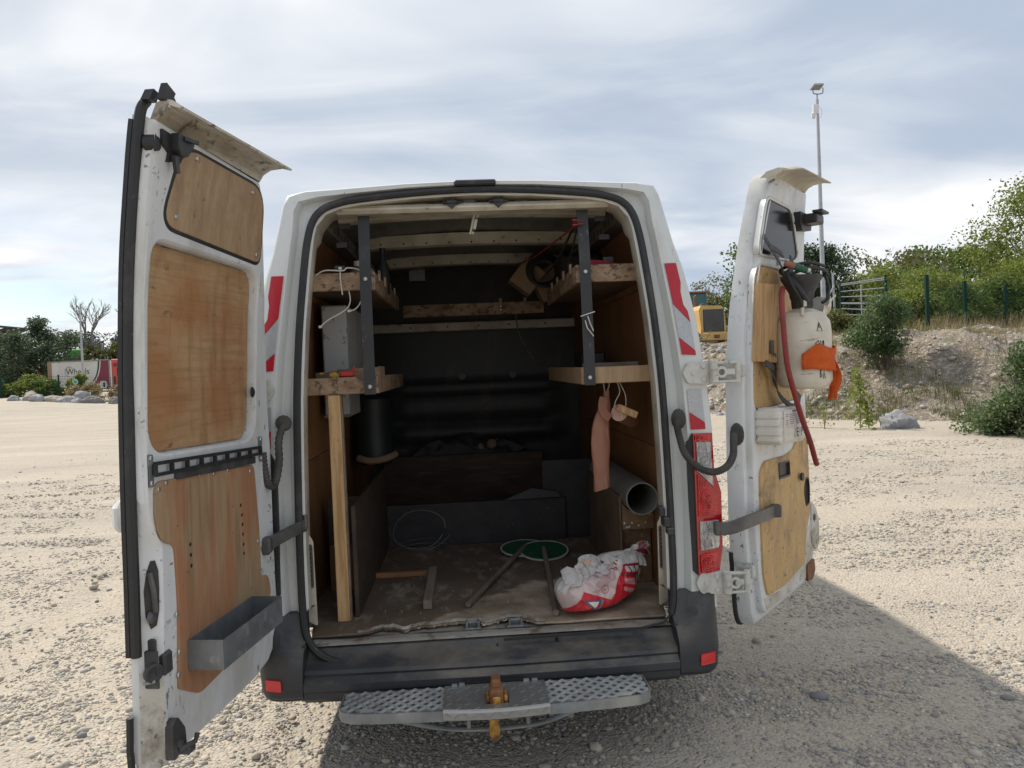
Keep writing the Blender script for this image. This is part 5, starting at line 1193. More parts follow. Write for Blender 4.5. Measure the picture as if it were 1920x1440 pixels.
# ------------------------------------------------------------------ on and under the shelves
def box_thing(name, label, cat, a, b, m, w=.004): return plain(name, label, cat, MB().bbox(a, b, w), m, ((a[0] + b[0]) / 2, (a[1] + b[1]) / 2, a[2]))
wb = thing('steel_cabinet', 'tall scratched grey white metal box standing on the lower left shelf', 'metal box', (-.72, .95, 1.668))
MB().bbox((-.795, .60, 1.669), (-.668, 1.40, 2.085), .004).obj('cabinet_body', 'white_worn', wb)
MB().bbox((-.790, .592, 1.675), (-.672, .599, 2.080), .003).obj('cabinet_door', 'white_worn', wb)
t = thing('cardboard_tray', 'open cardboard tray with a black and yellow packet on the lower left shelf', 'cardboard box', (-.60, .40, 1.669))
m = MB(); m.box((-.72, .30, 1.669), (-.48, .303, 1.742)); m.box((-.72, .55, 1.669), (-.48, .553, 1.755)); m.box((-.72, .303, 1.669), (-.717, .55, 1.745)); m.box((-.483, .303, 1.669), (-.48, .55, 1.762)); m.box((-.72, .30, 1.669), (-.48, .55, 1.671)); m.prism([(-.60, 1.74), (-.49, 1.742), (-.485, 1.758), (-.595, 1.757)], .26, .263, lambda a, b, d: (a, d + .04, b)); m.obj('tray_body', 'cardboard', t, smooth=False)
pk = MB().bbox((-.775, .255, 1.71), (-.60, .295, 1.742), .006, Matrix.Translation((0, 0, 0))); plain('seed_packet', 'black and yellow printed packet at the rear edge of the lower left shelf', 'packet', pk, 'packet_yellow', (-.69, .27, 1.71))
plain('red_packet', 'small red wrapper beside the black and yellow packet', 'wrapper', MB().bbox((-.655, .235, 1.718), (-.59, .254, 1.744), .005).add([(-.60, .24, 1.744), (-.585, .25, 1.744), (-.588, .245, 1.77)], [(0, 1, 2)]), 'packet_red', (-.62, .245, 1.718))
gb = thing('grey_crate', 'shallow grey metal crate tucked under the lower left shelf', 'crate', (-.77, .8, 1.52))
MB().bbox((-.83, .78, 1.50), (-.70, 1.20, 1.635), .006).obj('crate_body', 'white_worn', gb); MB().bbox((-.835, .772, 1.498), (-.695, .779, 1.514), .003).obj('crate_lip', 'galvanised', gb)
j = thing('glue_tub', 'small brown tub with a pale screw cap on the upper left shelf', 'tub', (-.57, .55, 2.152))
MB().lathe([(0, 0), (.062, 0), (.065, .01), (.065, .085), (.055, .105), (.03, .112), (.03, .12)], 20, Matrix.Translation((-.57, .55, 2.153))).obj('tub_body', 'cardboard', j); MB().lathe([(.026, .118), (.028, .12), (.028, .145), (0, .147)], 16, Matrix.Translation((-.585, .55, 2.153))).obj('cap', 'zip_tie', j)
bo = thing('dark_bottle', 'tall dark bottle behind the tub on the upper left shelf', 'bottle', (-.49, .80, 2.152))
MB().lathe([(0, 0), (.035, 0), (.035, .14), (.014, .19), (.014, .23), (0, .23)], 16, Matrix.Translation((-.49, .80, 2.153))).obj('bottle_body', 'drum_green', bo); MB().cyl((-.49, .80, 2.383), (-.49, .80, 2.40), .017).obj('stopper', 'black_plastic', bo)
d = thing('dark_drum', 'dark green plastic drum strapped under the left shelf near the bulkhead', 'drum', (-.70, 1.9, 1.10))
MB().lathe([(0, 0), (.10, .0), (.125, .02), (.13, .12), (.12, .30), (.13, .36), (.13, .44), (.10, .47), (0, .47)], 28, Matrix.Translation((-.705, 1.85, 1.115))).obj('drum_body', 'drum_green', d); m = MB(); m.tube(curve([(-.80, 1.73, 1.17), (-.72, 1.70, 1.15), (-.62, 1.74, 1.16), (-.56, 1.80, 1.18)], 6), .024, 8); m.obj('rag_band', 'cardboard', d)
# zip ties looped through the upper left shelf
zt = [([(-.745, .235, 2.195), (-.70, .225, 2.215), (-.62, .23, 2.212), (-.60, .235, 2.225), (-.56, .25, 2.222), (-.535, .26, 2.208)], 'white cable tie laid along the top of the upper left shelf edge'),
      ([(-.632, .240, 2.225), (-.632, .230, 2.17), (-.625, .228, 2.10)], 'white cable tie hanging straight down the upper left shelf edge'),
      ([(-.60, .26, 2.125), (-.595, .255, 2.07), (-.62, .25, 2.03), (-.70, .24, 1.985), (-.735, .235, 1.955)], 'longest white cable tie dangling below the upper left shelf to the left'),
      ([(-.535, .26, 2.125), (-.545, .255, 2.07), (-.57, .25, 2.035), (-.60, .245, 2.025)], 'short white cable tie curling below the upper left shelf near the steel upright')]
for pts, lab in zt:
    m = MB(); m.tube(curve(pts, 6), .0032, 6); m.bbox(Vector(pts[-1 if len(pts) > 3 else 0]) - Vector((.008, .006, .006)), Vector(pts[-1 if len(pts) > 3 else 0]) + Vector((.008, .006, .006)), .002)
    plain('cable_tie', lab, 'cable tie', m, 'zip_tie', pts[-1], 'cable ties on the upper left shelf')
# dangling roof lamp cover
lc = thing('lamp_cover', 'pale interior lamp cover dangling by its wire from the roof', 'lamp cover', (-.005, .30, 2.37))
m = MB(); Ml = Matrix.Translation((-.004, .31, 2.43)) @ Matrix.Rotation(R(14), 4, 'Y'); m.bbox((-.006, -.035, -.062), (.004, .035, .062), .003, Ml); m.obj('cover_plate', 'cream_paint', lc)
m = MB(); m.bbox((.004, -.02, -.03), (.02, .02, .02), .004, Ml); m.bbox((.004, -.012, -.055), (.015, .012, -.04), .003, Ml); m.cyl(Ml @ Vector((.012, 0, .03)), Ml @ Vector((.02, 0, .05)), .006, n=8); m.obj('lamp_holder', 'hinge_paint', lc); m = MB(); m.tube([Ml @ Vector((.0, 0, .06)), (.0, .315, 2.50), (.0, .32, 2.52)], .002, 5); m.obj('lamp_wire', 'wire_steel', lc)
# right upper shelf
m = MB(); rows = []
for i in range(9):
    t = i / 8; rows.append([(.53 + .24 * s_, .33 + .5 * t, 2.205 + .035 * (1 - s_) * (1 - .3 * t) + .006 * sin(5 * s_ + 4 * t)) for s_ in np.linspace(0, 1, 10)])
m.grid(rows); q = [[(p[0], p[1], 2.155) for p in r_] for r_ in rows]; m.grid([rows[0], q[0]]); m.grid([[r_[0] for r_ in rows], [r_[0] for r_ in q]])
plain('red_cloth', 'folded dark red cloth on the upper right shelf', 'cloth', m, 'cloth_red', (.65, .5, 2.155))
for k, (x, y, z, a, sc) in enumerate(((.37, 1.80, 2.33, 38, .085), (.52, 1.9, 2.29, -28, .09))):
    m = MB(); m.bbox((-sc, -.10, -sc * 1.1), (sc, .10, sc * 1.1), .006, Matrix.Translation((x, y, z)) @ Matrix.Rotation(R(a), 4, 'Y')); plain('carton', ['small tilted brown carton at the inner end of the upper right shelf', 'brown carton leaning the other way behind the tilted one'][k], 'carton', m, 'cardboard', (x, y, z - sc))
fn = thing('coiled_hose', 'dark coil of hose heaped on the inner end of the upper right shelf', 'hose', (.46, 1.65, 2.30))
m = MB()
for k in range(5): m.tube([(.47 + (.085 + .006 * k) * cos(a), 1.62 + .025 * k, 2.335 + (.085 + .004 * k) * sin(a) + .01 * k) for a in np.linspace(0, 2 * pi, 24)], .014, 6, cap=False)
m.obj('hose_coil', 'rubber', fn)
m = MB(); m.bbox((.52, 1.2, 2.155), (.78, 1.5, 2.40), .02, None); plain('black_case', 'black case standing behind the red cloth on the upper right shelf', 'case', m, 'black_ply', (.65, 1.35, 2.155))
m = MB(); m.tube(curve([(.50, .225, 2.40), (.44, .5, 2.38), (.36, 1.0, 2.36), (.28, 1.7, 2.40)], 6), .005, 6); plain('red_bungee', 'thin red cord slung from the right steel upright towards the bulkhead', 'cord', m, 'red_hose', (.4, .6, 2.36))
m = MB(); m.tube(curve([(.49, .24, 2.42), (.45, .7, 2.30), (.43, 1.1, 2.27)], 6), .006, 6); m.tube(curve([(.50, .25, 2.41), (.488, .45, 2.30), (.48, .6, 2.22)], 6), .005, 6); plain('bungee_cord', 'pair of black cords hanging inside the right steel upright', 'cord', m, 'rubber', (.46, .6, 2.25))
m = MB(); m.tube(curve([(.30, 2.0, 2.10), (.31, 1.95, 1.98), (.36, 1.9, 1.85), (.43, 1.8, 1.74), (.47, 1.6, 1.70)], 6), .005, 6); plain('grey_cable', 'thin grey cable drooping in front of the bulkhead to the lower right shelf', 'cable', m, 'wire_steel', (.3, 2, 1.7))
for k, pts in enumerate((([(.478, .17, 1.955), (.51, .165, 1.965), (.545, .168, 1.975)]), ([(.498, .165, 1.935), (.505, .16, 1.90), (.535, .165, 1.86)]), ([(.51, .165, 1.955), (.52, .16, 1.92), (.535, .165, 1.885)]))):
    m = MB(); m.tube(pts, .0028, 5); plain('wire_twist', ['bent wire wound across the right steel upright, highest', 'bent wire end sticking from the right steel upright, lowest', 'bent wire end on the right steel upright, middle'][k], 'wire', m, 'zip_tie', pts[0], 'wire ends on the right steel upright')
m = MB(); m.tube([(.488 + .028 * (1 if a % 2 else -1), .195 + .0 * a, 2.385 + .006 * a) for a in range(5)], .006, 6); m.obj('cord_knot', 'red_hose', None)
based(bpy.data.objects['cord_knot'], (.49, .195, 2.385)); tag(bpy.data.objects['cord_knot'], 'orange red cord wound round the top of the right steel upright', 'cord')
box_thing('grey_plank', 'grey plank lying loose on the lower right shelf', 'plank', (.52, .42, 1.669), (.80, .47, 1.735), 'grey_timber')
box_thing('black_toolbox', 'small black box at the inner corner of the lower right shelf', 'toolbox', (.60, 1.0, 1.669), (.74, 1.3, 1.80), 'black_plastic', .01)
# salmon plastic sleeve hung below the lower right shelf, a tube with a wedge in it
sl = thing('salmon_sleeve', 'salmon pink plastic sleeve hanging under the lower right shelf', 'plastic sleeve', (.585, .35, 1.11))
m = MB(); rows = []
for i in range(24):
    t = i / 23; z = 1.595 - .485 * t
    cx = .620 - .038 * smooth01(t * 2.5) + .0 * t; w = .016 + .027 * smooth01(t * 4) - .004 * sin(t * 9); th = .014 + .008 * smooth01(t * 3)
    rows.append([(cx + w * cos(a) * (1 + .06 * sin(3 * a + 6 * t)), .36 + th * sin(a) * (1 + .15 * sin(2 * a + 9 * t)) + .007 * mnoise.noise(Vector((cos(a) * 2, t * 9, sin(a) * 2))) + .004 * (1 - 2 * abs(mnoise.noise(Vector((cos(a) * 3, t * 14, 4))))), z + (.012 * cos(a) if i == 23 else 0) + .01 * cos(a) * (1 - t)) for a in np.linspace(0, 2 * pi, 20)[:-1]])
m.grid(rows, True); m.add(rows[0], [tuple(range(19))]); m.obj('sleeve_body', 'salmon_plastic', sl)
m = MB(); m.strip(curve([(.60, .325, 1.565), (.59, .32, 1.52), (.60, .318, 1.485), (.625, .315, 1.462)], 5), (1, .3, .2), .045, .006); m.obj('sleeve_fold', 'salmon_plastic', sl)
m = MB(); m.tube([(.612, .36, 1.59), (.605, .34, 1.62), (.60, .33, 1.64)], .002, 5); m.tube([(.622, .36, 1.592), (.632, .34, 1.62), (.63, .33, 1.64)], .002, 5); m.obj('hanging_wire', 'zip_tie', sl)
tu = thing('salmon_tube', 'short salmon pink tube hanging on wires beside the sleeve, its open end towards the rear', 'tube', (.665, .36, 1.44))
Mt = Matrix.Translation((.672, .32, 1.487)) @ Matrix.Rotation(R(-30), 4, 'Z') @ Matrix.Rotation(R(-14), 4, 'X') @ Matrix.Rotation(-pi / 2, 4, 'X')
m = MB(); m.lathe([(.036, 0), (.041, 0), (.041, .20), (.036, .20), (.036, 0)], 28, Mt); m.obj('tube_wall', 'salmon_plastic', tu); m = MB(); m.lathe([(.0355, -.001), (.0415, -.001), (.0415, .003), (.0355, .003)], 28, Mt); m.obj('tube_rim', 'salmon_edge', tu)
m = MB(); m.tube(curve([(.665, .31, 1.64), (.675, .30, 1.59), (.655, .30, 1.55), (.645, .30, 1.52)], 5), .0022, 5); m.tube(curve([(.675, .31, 1.64), (.70, .30, 1.58), (.702, .295, 1.53), (.69, .29, 1.505)], 5), .0022, 5); m.tube(curve([(.66, .295, 1.51), (.68, .29, 1.48), (.675, .288, 1.465), (.685, .288, 1.46)], 4), .0022, 5); m.obj('hanging_wire', 'zip_tie', tu)
plain('timber_wedge', 'small pale timber wedge stuck through the salmon tube', 'wedge', MB().bbox((-.055, -.02, -.017), (.05, .02, .017), .003, Matrix.Translation((.705, .285, 1.495)) @ Matrix.Rotation(R(25), 4, 'Y')), 'fresh_timber', (.705, .285, 1.48))
# ------------------------------------------------------------------ on the cargo floor
def paddle(cx, cy, end, lab, tilt):
    t = thing('sign_paddle', lab, 'traffic paddle', (cx, cy, .577), 'hand held traffic paddles lying in the hold')
    M = Matrix.Translation((cx, cy, .606)) @ Matrix.Rotation(R(tilt), 4, 'X')
    MB().lathe([(0, -.003), (.143, -.003), (.143, .003), (0, .003)], 48, M).obj('disc', 'sign_green', t); MB().lathe([(.141, -.0045), (.15, -.0045), (.15, .0045), (.141, .0045), (.141, -.0045)], 48, M).obj('disc_rim', 'sign_rim', t)
    e = Vector(end); a = M @ Vector((0, 0, .012)); dirv = (Vector((cx, cy, 0)) - Vector((e.x, e.y, 0))).normalized(); a = Vector((cx, cy, .615)) + Vector((dirv.x * .02, dirv.y * .02, 0))
    MB().tube(resample([a, e], .15), [.014 + .001 * random.random() for _ in resample([a, e], .15)], 10).obj('handle', 'grey_timber', t)
paddle(.25, 1.34, (-.105, .30, .594), 'green round traffic paddle with its handle pointing towards the left sill', 6)
paddle(.362, 1.25, (.300, .10, .594), 'green round traffic paddle lying on top, handle running straight to the rear', 9)
plain('timber_offcut', 'short square timber offcut with its cut end facing the rear sill', 'timber', MB().bbox((-.322, .31, .578), (-.278, .95, .622), .003), 'grey_timber', (-.30, .6, .578))
plain('timber_batten', 'reddish flat batten lying across the floor behind the offcut', 'timber', MB().bbox((-.69, .92, .578), (-.328, .96, .605), .003), 'ply_liner', (-.5, .94, .578))
m = MB()
for k in range(5):
    r0 = .16 + .02 * k; tilt = [1.25, 1.1, .2, .15, .3][k]; cx, cy, cz = -.40 + .012 * k, 1.42 - .05 * (k > 1), .60 + .14 * (k < 2)
    m.tube([(cx + r0 * cos(a) * (1 + .08 * sin(2 * a + k)), cy + r0 * sin(a) * cos(tilt) * .8, max(.581, cz + r0 * sin(a) * sin(tilt) * .75)) for a in np.linspace(.2 * k, 2 * pi - .3, 40)], .0010, 4)
plain('wire_coil', 'loose springy coil of thin steel wire on the floor by the black partition', 'wire coil', m, 'wire_steel', (-.40, 1.4, .578))
m = MB(); m.prism([(.15, .865), (.33, .93), (.50, .90), (.52, .868)], 1.60, 1.605, lambda a, b, d: (a, d + .09 * (b - .86) * 4, b)); plain('clear_film', 'crumpled scrap of clear film lying over the black partition board', 'plastic film', m, 'bulkhead_paint', (.33, 1.62, .865))
def rag_heap():
    q = MB(); rows = []
    for i in range(22):
        row = []
        for j in range(50):
            x = -.55 + .95 * j / 49; t = i / 21; k = Vector((x * 6, t * 4, 2)); hh = (.16 + .07 * mnoise.noise(Vector((x * 4, 0, 1)))) * sin(pi * min(1, t * 1.05)) ** .7 * (.4 + .6 * sin(pi * j / 49))
            row.append((x, 2.875 + .12 * t + .03 * mnoise.noise(k), 1.0 + hh + .035 * (1 - 2 * abs(mnoise.noise(k * 1.7)))))
        rows.append(row)
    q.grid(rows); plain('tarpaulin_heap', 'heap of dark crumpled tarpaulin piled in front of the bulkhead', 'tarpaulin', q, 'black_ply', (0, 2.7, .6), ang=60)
    for k, (x, y, z, r) in enumerate(((.12, 2.86, 1.11, .045), (.03, 2.86, 1.09, .03))):
        plain('rubble_bag', ['pale crumpled paper lump on the dark tarpaulin', 'smaller pale lump beside the crumpled paper one'][k], 'paper', MB().lathe([(0, -r), (r * .9, -r * .5), (r, 0), (r * .6, r * .8), (0, r)], 9, Matrix.Translation((x, y, z))), 'cardboard', (x, y, z - r))
rag_heap()
def crumbs():
    m = MB()
    for k in range(130):
        x, y = random.uniform(-.72, .75), .12 + abs(random.gauss(0, .55)); r = random.uniform(.0015, .0045)
        if y > 2.4: continue
        m.lathe([(0, -r), (r, 0), (0, r)], 5, Matrix.Translation((x, y, .577 + r)))
    o = m.obj('floor_crumbs', 'pebble', None); tag(o, 'scattered stone crumbs and chips on the cargo floor', kind='stuff')
crumbs()
# ------------------------------------------------------------------ the mortar bag
def bag():
    t = thing('mortar_bag', 'crumpled red and white paper sack of mortar lying open on the floor at the right', 'sack', (.53, .24, .577))
    T, Nn, O = Vector((.828, .560, 0)), Vector((.560, -.828, 0)), Vector((.330, .085, 0))
    zc = lambda z: .579 + (z - .515) * .83
    W = lambda s, z, d: O + T * s + Nn * d + Vector((0, 0, z))
    Q = lambda pts: [(s, zc(z)) for s, z in pts]
    outline = Q([(0.01, 0.545), (-0.021, 0.622), (-0.028, 0.675), (0.008, 0.718), (0.088, 0.728), (0.159, 0.74), (0.238, 0.763), (0.287, 0.8), (0.352, 0.804), (0.45, 0.786), (0.488, 0.763), (0.48, 0.717), (0.454, 0.651), (0.429, 0.585), (0.371, 0.545), (0.305, 0.524), (0.219, 0.515), (0.117, 0.52)])
    red = Q([(0.052, 0.661), (0.192, 0.591), (0.277, 0.704), (0.322, 0.75), (0.53, 0.715), (0.55, 0.49), (0.323, 0.40), (-0.039, 0.45), (-.01, 0.54)])
    pink = Q([(-0.091, 0.676), (-0.023, 0.674), (0.027, 0.711), (0.087, 0.724), (0.268, 0.748), (0.322, 0.75), (0.277, 0.704), (0.192, 0.591), (0.052, 0.661), (-.01, 0.54), (-.1, 0.5)])
    white = [Q([(0.327, 0.744), (0.444, 0.715), (0.438, 0.678), (0.318, 0.713)])]
    rose = [Q([(0.3, 0.682), (0.429, 0.648), (0.427, 0.608), (0.292, 0.654)]), Q([(0.291, 0.636), (0.411, 0.585), (0.394, 0.568), (0.286, 0.616)])]
    maroon = [Q([(0.28, 0.713), (0.435, 0.669), (0.432, 0.656), (0.275, 0.701)]), Q([(0.322, 0.75), (0.447, 0.721), (0.446, 0.712), (0.317, 0.741)]), Q([(0.351, 0.742), (0.361, 0.74), (0.354, 0.679), (0.343, 0.681)]), Q([(0.394, 0.73), (0.409, 0.727), (0.396, 0.608), (0.381, 0.613)])]
    rosy = [Q([(0.23, 0.726), (0.262, 0.728), (0.254, 0.683), (0.144, 0.66), (0.093, 0.649), (0.125, 0.679)])]
    dark = [Q([(0.218, 0.79), (0.261, 0.799), (0.244, 0.75), (0.211, 0.749)])]
    def colour(s, z):
        for polys, c in ((dark, (.26, .09, .10)), (maroon, (.20, .035, .045)), (white, (.64, .61, .60)), (rose, (.62, .26, .27)), ([red], (.55, .018, .03)), (rosy, (.50, .34, .33)), ([pink], (.60, .47, .455))):
            if any(inpoly(s, z, q) for q in polys): return c
        return (.64, .62, .60)
    ring = [Vector((p.x, p.y)) for p in curve([Vector((s, z, 0)) for s, z in outline + outline[:1]], 18)[:-1]]
    c0 = Vector((.22, zc(.63))); n = len(ring)
    def surf(front):
        V, C = [], []; k = 96 if front else 14
        for i in range(k + 1):
            r = i / k
            for p in ring:
                q = c0 + (p - c0) * r; bulge = math.sqrt(max(0, 1 - r ** 2.6)); d = (.085 if front else -.10) * bulge
                if front:
                    low = 1 - smooth01((q.y - .577) / .17); d += .055 * low * (1 - r ** 4)
                    pp = Vector((q.x, q.y, 0)); up = smooth01((q.y - .62) / .12)
                    r1 = 1 - 2 * abs(mnoise.noise(pp * 10 + Vector((5, 5, 1)))); r2 = 1 - 2 * abs(mnoise.noise(Vector((q.x * 26 + q.y * 9, q.y * 15, 3)))); r3 = 1 - 2 * abs(mnoise.noise(pp * 40))
                    d += (mnoise.noise(pp * 8) * .020 + .013 * max(0, r1) ** 3 * (.25 + up) + .005 * max(0, r2) ** 2 * (.4 + up)) * (1 - r ** 8)
                w = W(q.x, max(q.y, .579), d); w.z = max(w.z, .5785); V.append(w); C.append(colour(q.x, q.y) if front else (.6, .58, .56))
        F = [(i * n + j, i * n + (j + 1) % n, (i + 1) * n + (j + 1) % n, (i + 1) * n + j) for i in range(k) for j in range(n)]
        return V, C, F
    V, C, F = surf(True); V2, C2, F2 = surf(False)
    m = MB(); m.add(V, F); m.add(V2, F2); o = m.obj('sack_body', 'bag_print', t, ang=75)
    ca = o.data.color_attributes.new('print', 'FLOAT_COLOR', 'POINT')
    ca.data.foreach_set('color', np.array([(*c, 1) for c in C + C2], dtype=np.float32).ravel())
    bvh = BVHTree.FromPolygons(V, F)
    def crumple(poly, d0, amp, seed, m_, nm='sack_mouth', lean_=0.0, curl=0.0):
        P = Q(poly); L_ = resample([Vector(p) for p in P], .010, True); vs = [Vector((p.x, p.y)) for p in L_]; ne = len(vs)
        xs, ys = [p.x for p in vs], [p.y for p in vs]; g = .0075
        for i in range(int((max(xs) - min(xs)) / g)):
            for j in range(int((max(ys) - min(ys)) / g)):
                q = Vector((min(xs) + (i + .5 + .2 * (j % 2)) * g, min(ys) + (j + .5) * g))
                if inside(q, L_): vs.append(q)
        r = delaunay_2d_cdt(vs, [(i, (i + 1) % ne) for i in range(ne)], [], 1, 1e-6); out = []
        zc_ = sum(ys) / len(ys); xc = sum(xs) / len(xs)
        for p in r[0]:
            q = Vector((p.x * 20, p.y * 20, seed * 3.7)); k1 = 1 - 2 * abs(mnoise.noise(q)); k2 = 1 - 2 * abs(mnoise.noise(q * 2.3)); k3 = mnoise.cell(q * 1.6)
            d = d0 + amp * (k1 + .45 * k2 + .35 * (k3 - .5)) + lean_ * (p.y - zc_) + curl * ((p.x - xc) ** 2 + (p.y - zc_) ** 2)
            out.append(W(p.x + amp * .3 * mnoise.noise(q + Vector((9, 0, 0))), max(.58, p.y + amp * .3 * mnoise.noise(q + Vector((0, 9, 0)))), d))
        g_ = MB(); g_.add(out, [tuple(f) for f in r[2]]); return g_.obj(nm, m_, t, ang=22)
    crumple([(0.451, 0.691), (0.482, 0.76), (0.538, 0.738), (0.565, 0.693), (0.561, 0.63), (0.541, 0.578), (0.483, 0.554), (0.41, 0.564), (0.40, 0.64)], -.05, .016, 3, 'bag_white')
    crumple([(0.42, 0.607), (0.43, 0.70), (0.465, 0.69), (0.515, 0.632), (0.472, 0.604)], -.015, .008, 5, 'bag_red', 'sack_lining')
    crumple([(0.051, 0.78), (0.092, 0.813), (0.128, 0.83), (0.184, 0.825), (0.224, 0.8), (0.235, 0.75), (0.129, 0.72), (0.065, 0.735)], .02, .017, 7, 'bag_white', lean_=-.5)
    crumple([(0.102, 0.804), (0.132, 0.813), (0.149, 0.787), (0.111, 0.783)], .036, .006, 8, 'salmon_edge', 'printed_flap', lean_=-.5)
    crumple([(-0.035, 0.777), (0.022, 0.795), (0.089, 0.761), (0.118, 0.715), (0.047, 0.690), (-0.015, 0.70), (-0.050, 0.655), (-0.065, 0.690), (-0.03, 0.726)], .045, .015, 9, 'bag_white', lean_=-.5)
    crumple([(0.13, 0.735), (0.212, 0.775), (0.287, 0.806), (0.33, 0.775), (0.26, 0.735), (0.158, 0.715)], .055, .016, 11, 'bag_white', lean_=-.6)
    crumple([(0.30, 0.80), (0.40, 0.80), (0.50, 0.78), (0.49, 0.70), (0.44, 0.715), (0.33, 0.748)], .035, .014, 13, 'bag_white', lean_=-.4)
    crumple([(0.390, 0.79), (0.441, 0.827), (0.51, 0.845), (0.56, 0.826), (0.575, 0.78), (0.571, 0.742), (0.528, 0.748), (0.472, 0.772)], .03, .014, 15, 'bag_white', curl=-3)
    crumple([(0.43, 0.800), (0.485, 0.806), (0.54, 0.765), (0.528, 0.752), (0.472, 0.778)], .050, .006, 16, 'trailer_maroon', 'printed_flap', curl=-3)
    def wrap(mb, P, faces, off):
        vv = []
        for s, z in P:
            h = bvh.ray_cast(W(s, z, .6), -Nn); vv.append((h[0] if h[0] else W(s, z, .08)) + Nn * off)
        mb.add(vv, faces)
    def lay(mb, poly, off):
        L_ = resample([Vector(p) for p in Q(poly)], .006, True); r = delaunay_2d_cdt([Vector((p.x, p.y)) for p in L_], [(i, (i + 1) % len(L_)) for i in range(len(L_))], [], 1, 1e-6)
        wrap(mb, [(p.x, p.y) for p in r[0]], [tuple(q) for q in r[2]], off)
    g = MB(); lay(g, [(0.042, 0.618), (0.153, 0.600), (0.108, 0.533)], .0025); g.obj('emblem_ground', 'bag_blue', t, smooth=False)
    g = MB(); lay(g, [(0.059, 0.608), (0.119, 0.598), (0.095, 0.563)], .004); g.obj('emblem', 'bag_cream', t, smooth=False)
    def words_(body, s0, z0, size, rot, m_, off=.004, nm='lettering'):
        v, ff = text_mesh(body, size, .0004); a = R(rot); z0 = zc(z0); g = MB()
        wrap(g, [(s0 + (p.x * cos(a) - p.y * sin(a)), z0 + (p.x * sin(a) + p.y * cos(a))) for p in v], ff, off); g.obj(nm, m_, t, smooth=False)
    words_('VICAT', .130, .571, .020, 245, 'bag_cream', .0045); words_('MAR', .275, .768, .036, 235, 'bag_red', .006); words_('25', .169, .651, .016, 235, 'bag_red')
    g = MB(); pts = []
    for a in np.linspace(0, 2 * pi, 25):
        h = bvh.ray_cast(W(.169 + .020 * cos(a), zc(.651) + .018 * sin(a), .6), -Nn); pts.append((h[0] if h[0] else W(.169, zc(.65), .1)) + Nn * .003)
    g.tube(pts, .0011, 4, cap=False); g.obj('printed_ring', 'bag_red', t)
    v, ff = text_mesh('PTX', .042, .0004); a = R(-28); g = MB(); g.add([W(.50 + p.x * cos(a) - p.y * sin(a), zc(.805) + p.x * sin(a) + p.y * cos(a), .052 + p.z - .2 * abs(p.x)) for p in v], ff); g.obj('lettering', 'bag_red', t, smooth=False)
bag()
# ------------------------------------------------------------------ the bank, the hill, distant rise
TOEX = [-6, 0, 3, 5, 7.4, 9, 10, 12, 15, 20, 40, 80]; TOEY = [60, 42, 30, 24, 19.2, 16.0, 14.8, 13.2, 12.0, 11, 10, 8]
def bank_h(x, y):
    x = np.asarray(x, float); y = np.asarray(y, float)
    s = (y - np.interp(x, TOEX, TOEY)) * np.interp(x, [0, 5, 9, 14, 30], [.55, .6, .72, .9, 1])
    t = smooth_np(s / 5.2); n = fbm(x * .8, y * .8, 5, 21) - .5; n2 = fbm(x * 3.1, y * 3.1, 3, 31) - .5
    h = 2.15 * t + (n * .75 + n2 * .16) * smooth_np(s / 1.2) * (1 - .5 * smooth_np((s - 8) / 6)) + .035 * np.clip(s - 7, 0, 22)
    return h * smooth_np((x + 5) / 8) - .06 * (s < 0) - .9 * smooth_np(-s / .8)
def build_bank():
    xs = np.concatenate([np.arange(-6, 5, .5), np.arange(5, 26, .16), np.arange(26, 90, 1.5)]); ys = np.concatenate([np.arange(7, 27, .16), np.arange(27, 80, 1.2)])
    X, Y = np.meshgrid(xs, ys); Z = bank_h(X, Y) + ground_h(X, Y) * .3
    nx, ny = len(xs), len(ys); i = (np.arange(ny - 1)[:, None] * nx + np.arange(nx - 1)[None]).reshape(-1)
    f = np.stack([i, i + 1, i + 1 + nx, i + nx], -1); v = np.stack([X, Y, Z], -1).reshape(-1, 3)
    keep = (v[f][:, :, 2] > -.8).any(1); f = f[keep]
    me = bpy.data.meshes.new('bank'); me.from_pydata(v.tolist(), [], f.tolist()); me.polygons.foreach_set('use_smooth', [True] * len(me.polygons))
    mat('bank_earth', (.24, .195, .148), .95, vary=((.165, .13, .098), 1.1, None, .40, .60), layers=[((.42, .39, .34), 9, None, .52, .64, .8), ((.16, .125, .09), 2.2, None, .55, .74, .7), ((.115, .13, .05), .7, None, .56, .70, .65), ((.36, .29, .16), 1.3, (1, 1, 1), .60, .75, .6), ((.52, .49, .44), 26, None, .60, .66, .8)], bump=[(7, None, .9, .12), (30, None, .7, .03)])
    me.materials.append(MATS['bank_earth']); o = bpy.data.objects.new('bank', me); COL.objects.link(o); tag(o, 'stony earth bank rising beyond the yard', kind='structure')
    # far wooded hill to the right and a low rise to the left
    mat('hill_earth', (.075, .085, .035), .95, vary=((.11, .10, .05), .25, None, .4, .65))
    for nm, cx, cy, rx, ry, hh in (('hill', 82, 150, 75, 60, 14.5), ('distant_hill', -60, 330, 140, 60, 13)):
        g = MB(); rows = []
        for a in np.linspace(0, 1, 26):
            rows.append([(cx + rx * a * cos(t), cy + ry * a * sin(t), hh * (1 - smooth01(a)) + 1.6 * (fbm(np.array(a * 4 + cos(t)), np.array(sin(t) * 3), 3, 8) - .5) - .4) for t in np.linspace(0, 2 * pi, 49)[:-1]])
        g.grid(rows, True); o = g.obj(nm, 'hill_earth'); tag(o, 'low wooded hill', kind='structure')
build_bank()
def top_z(x, y): return max(float(bank_h(x, y)), float(ground_h(x, y)))

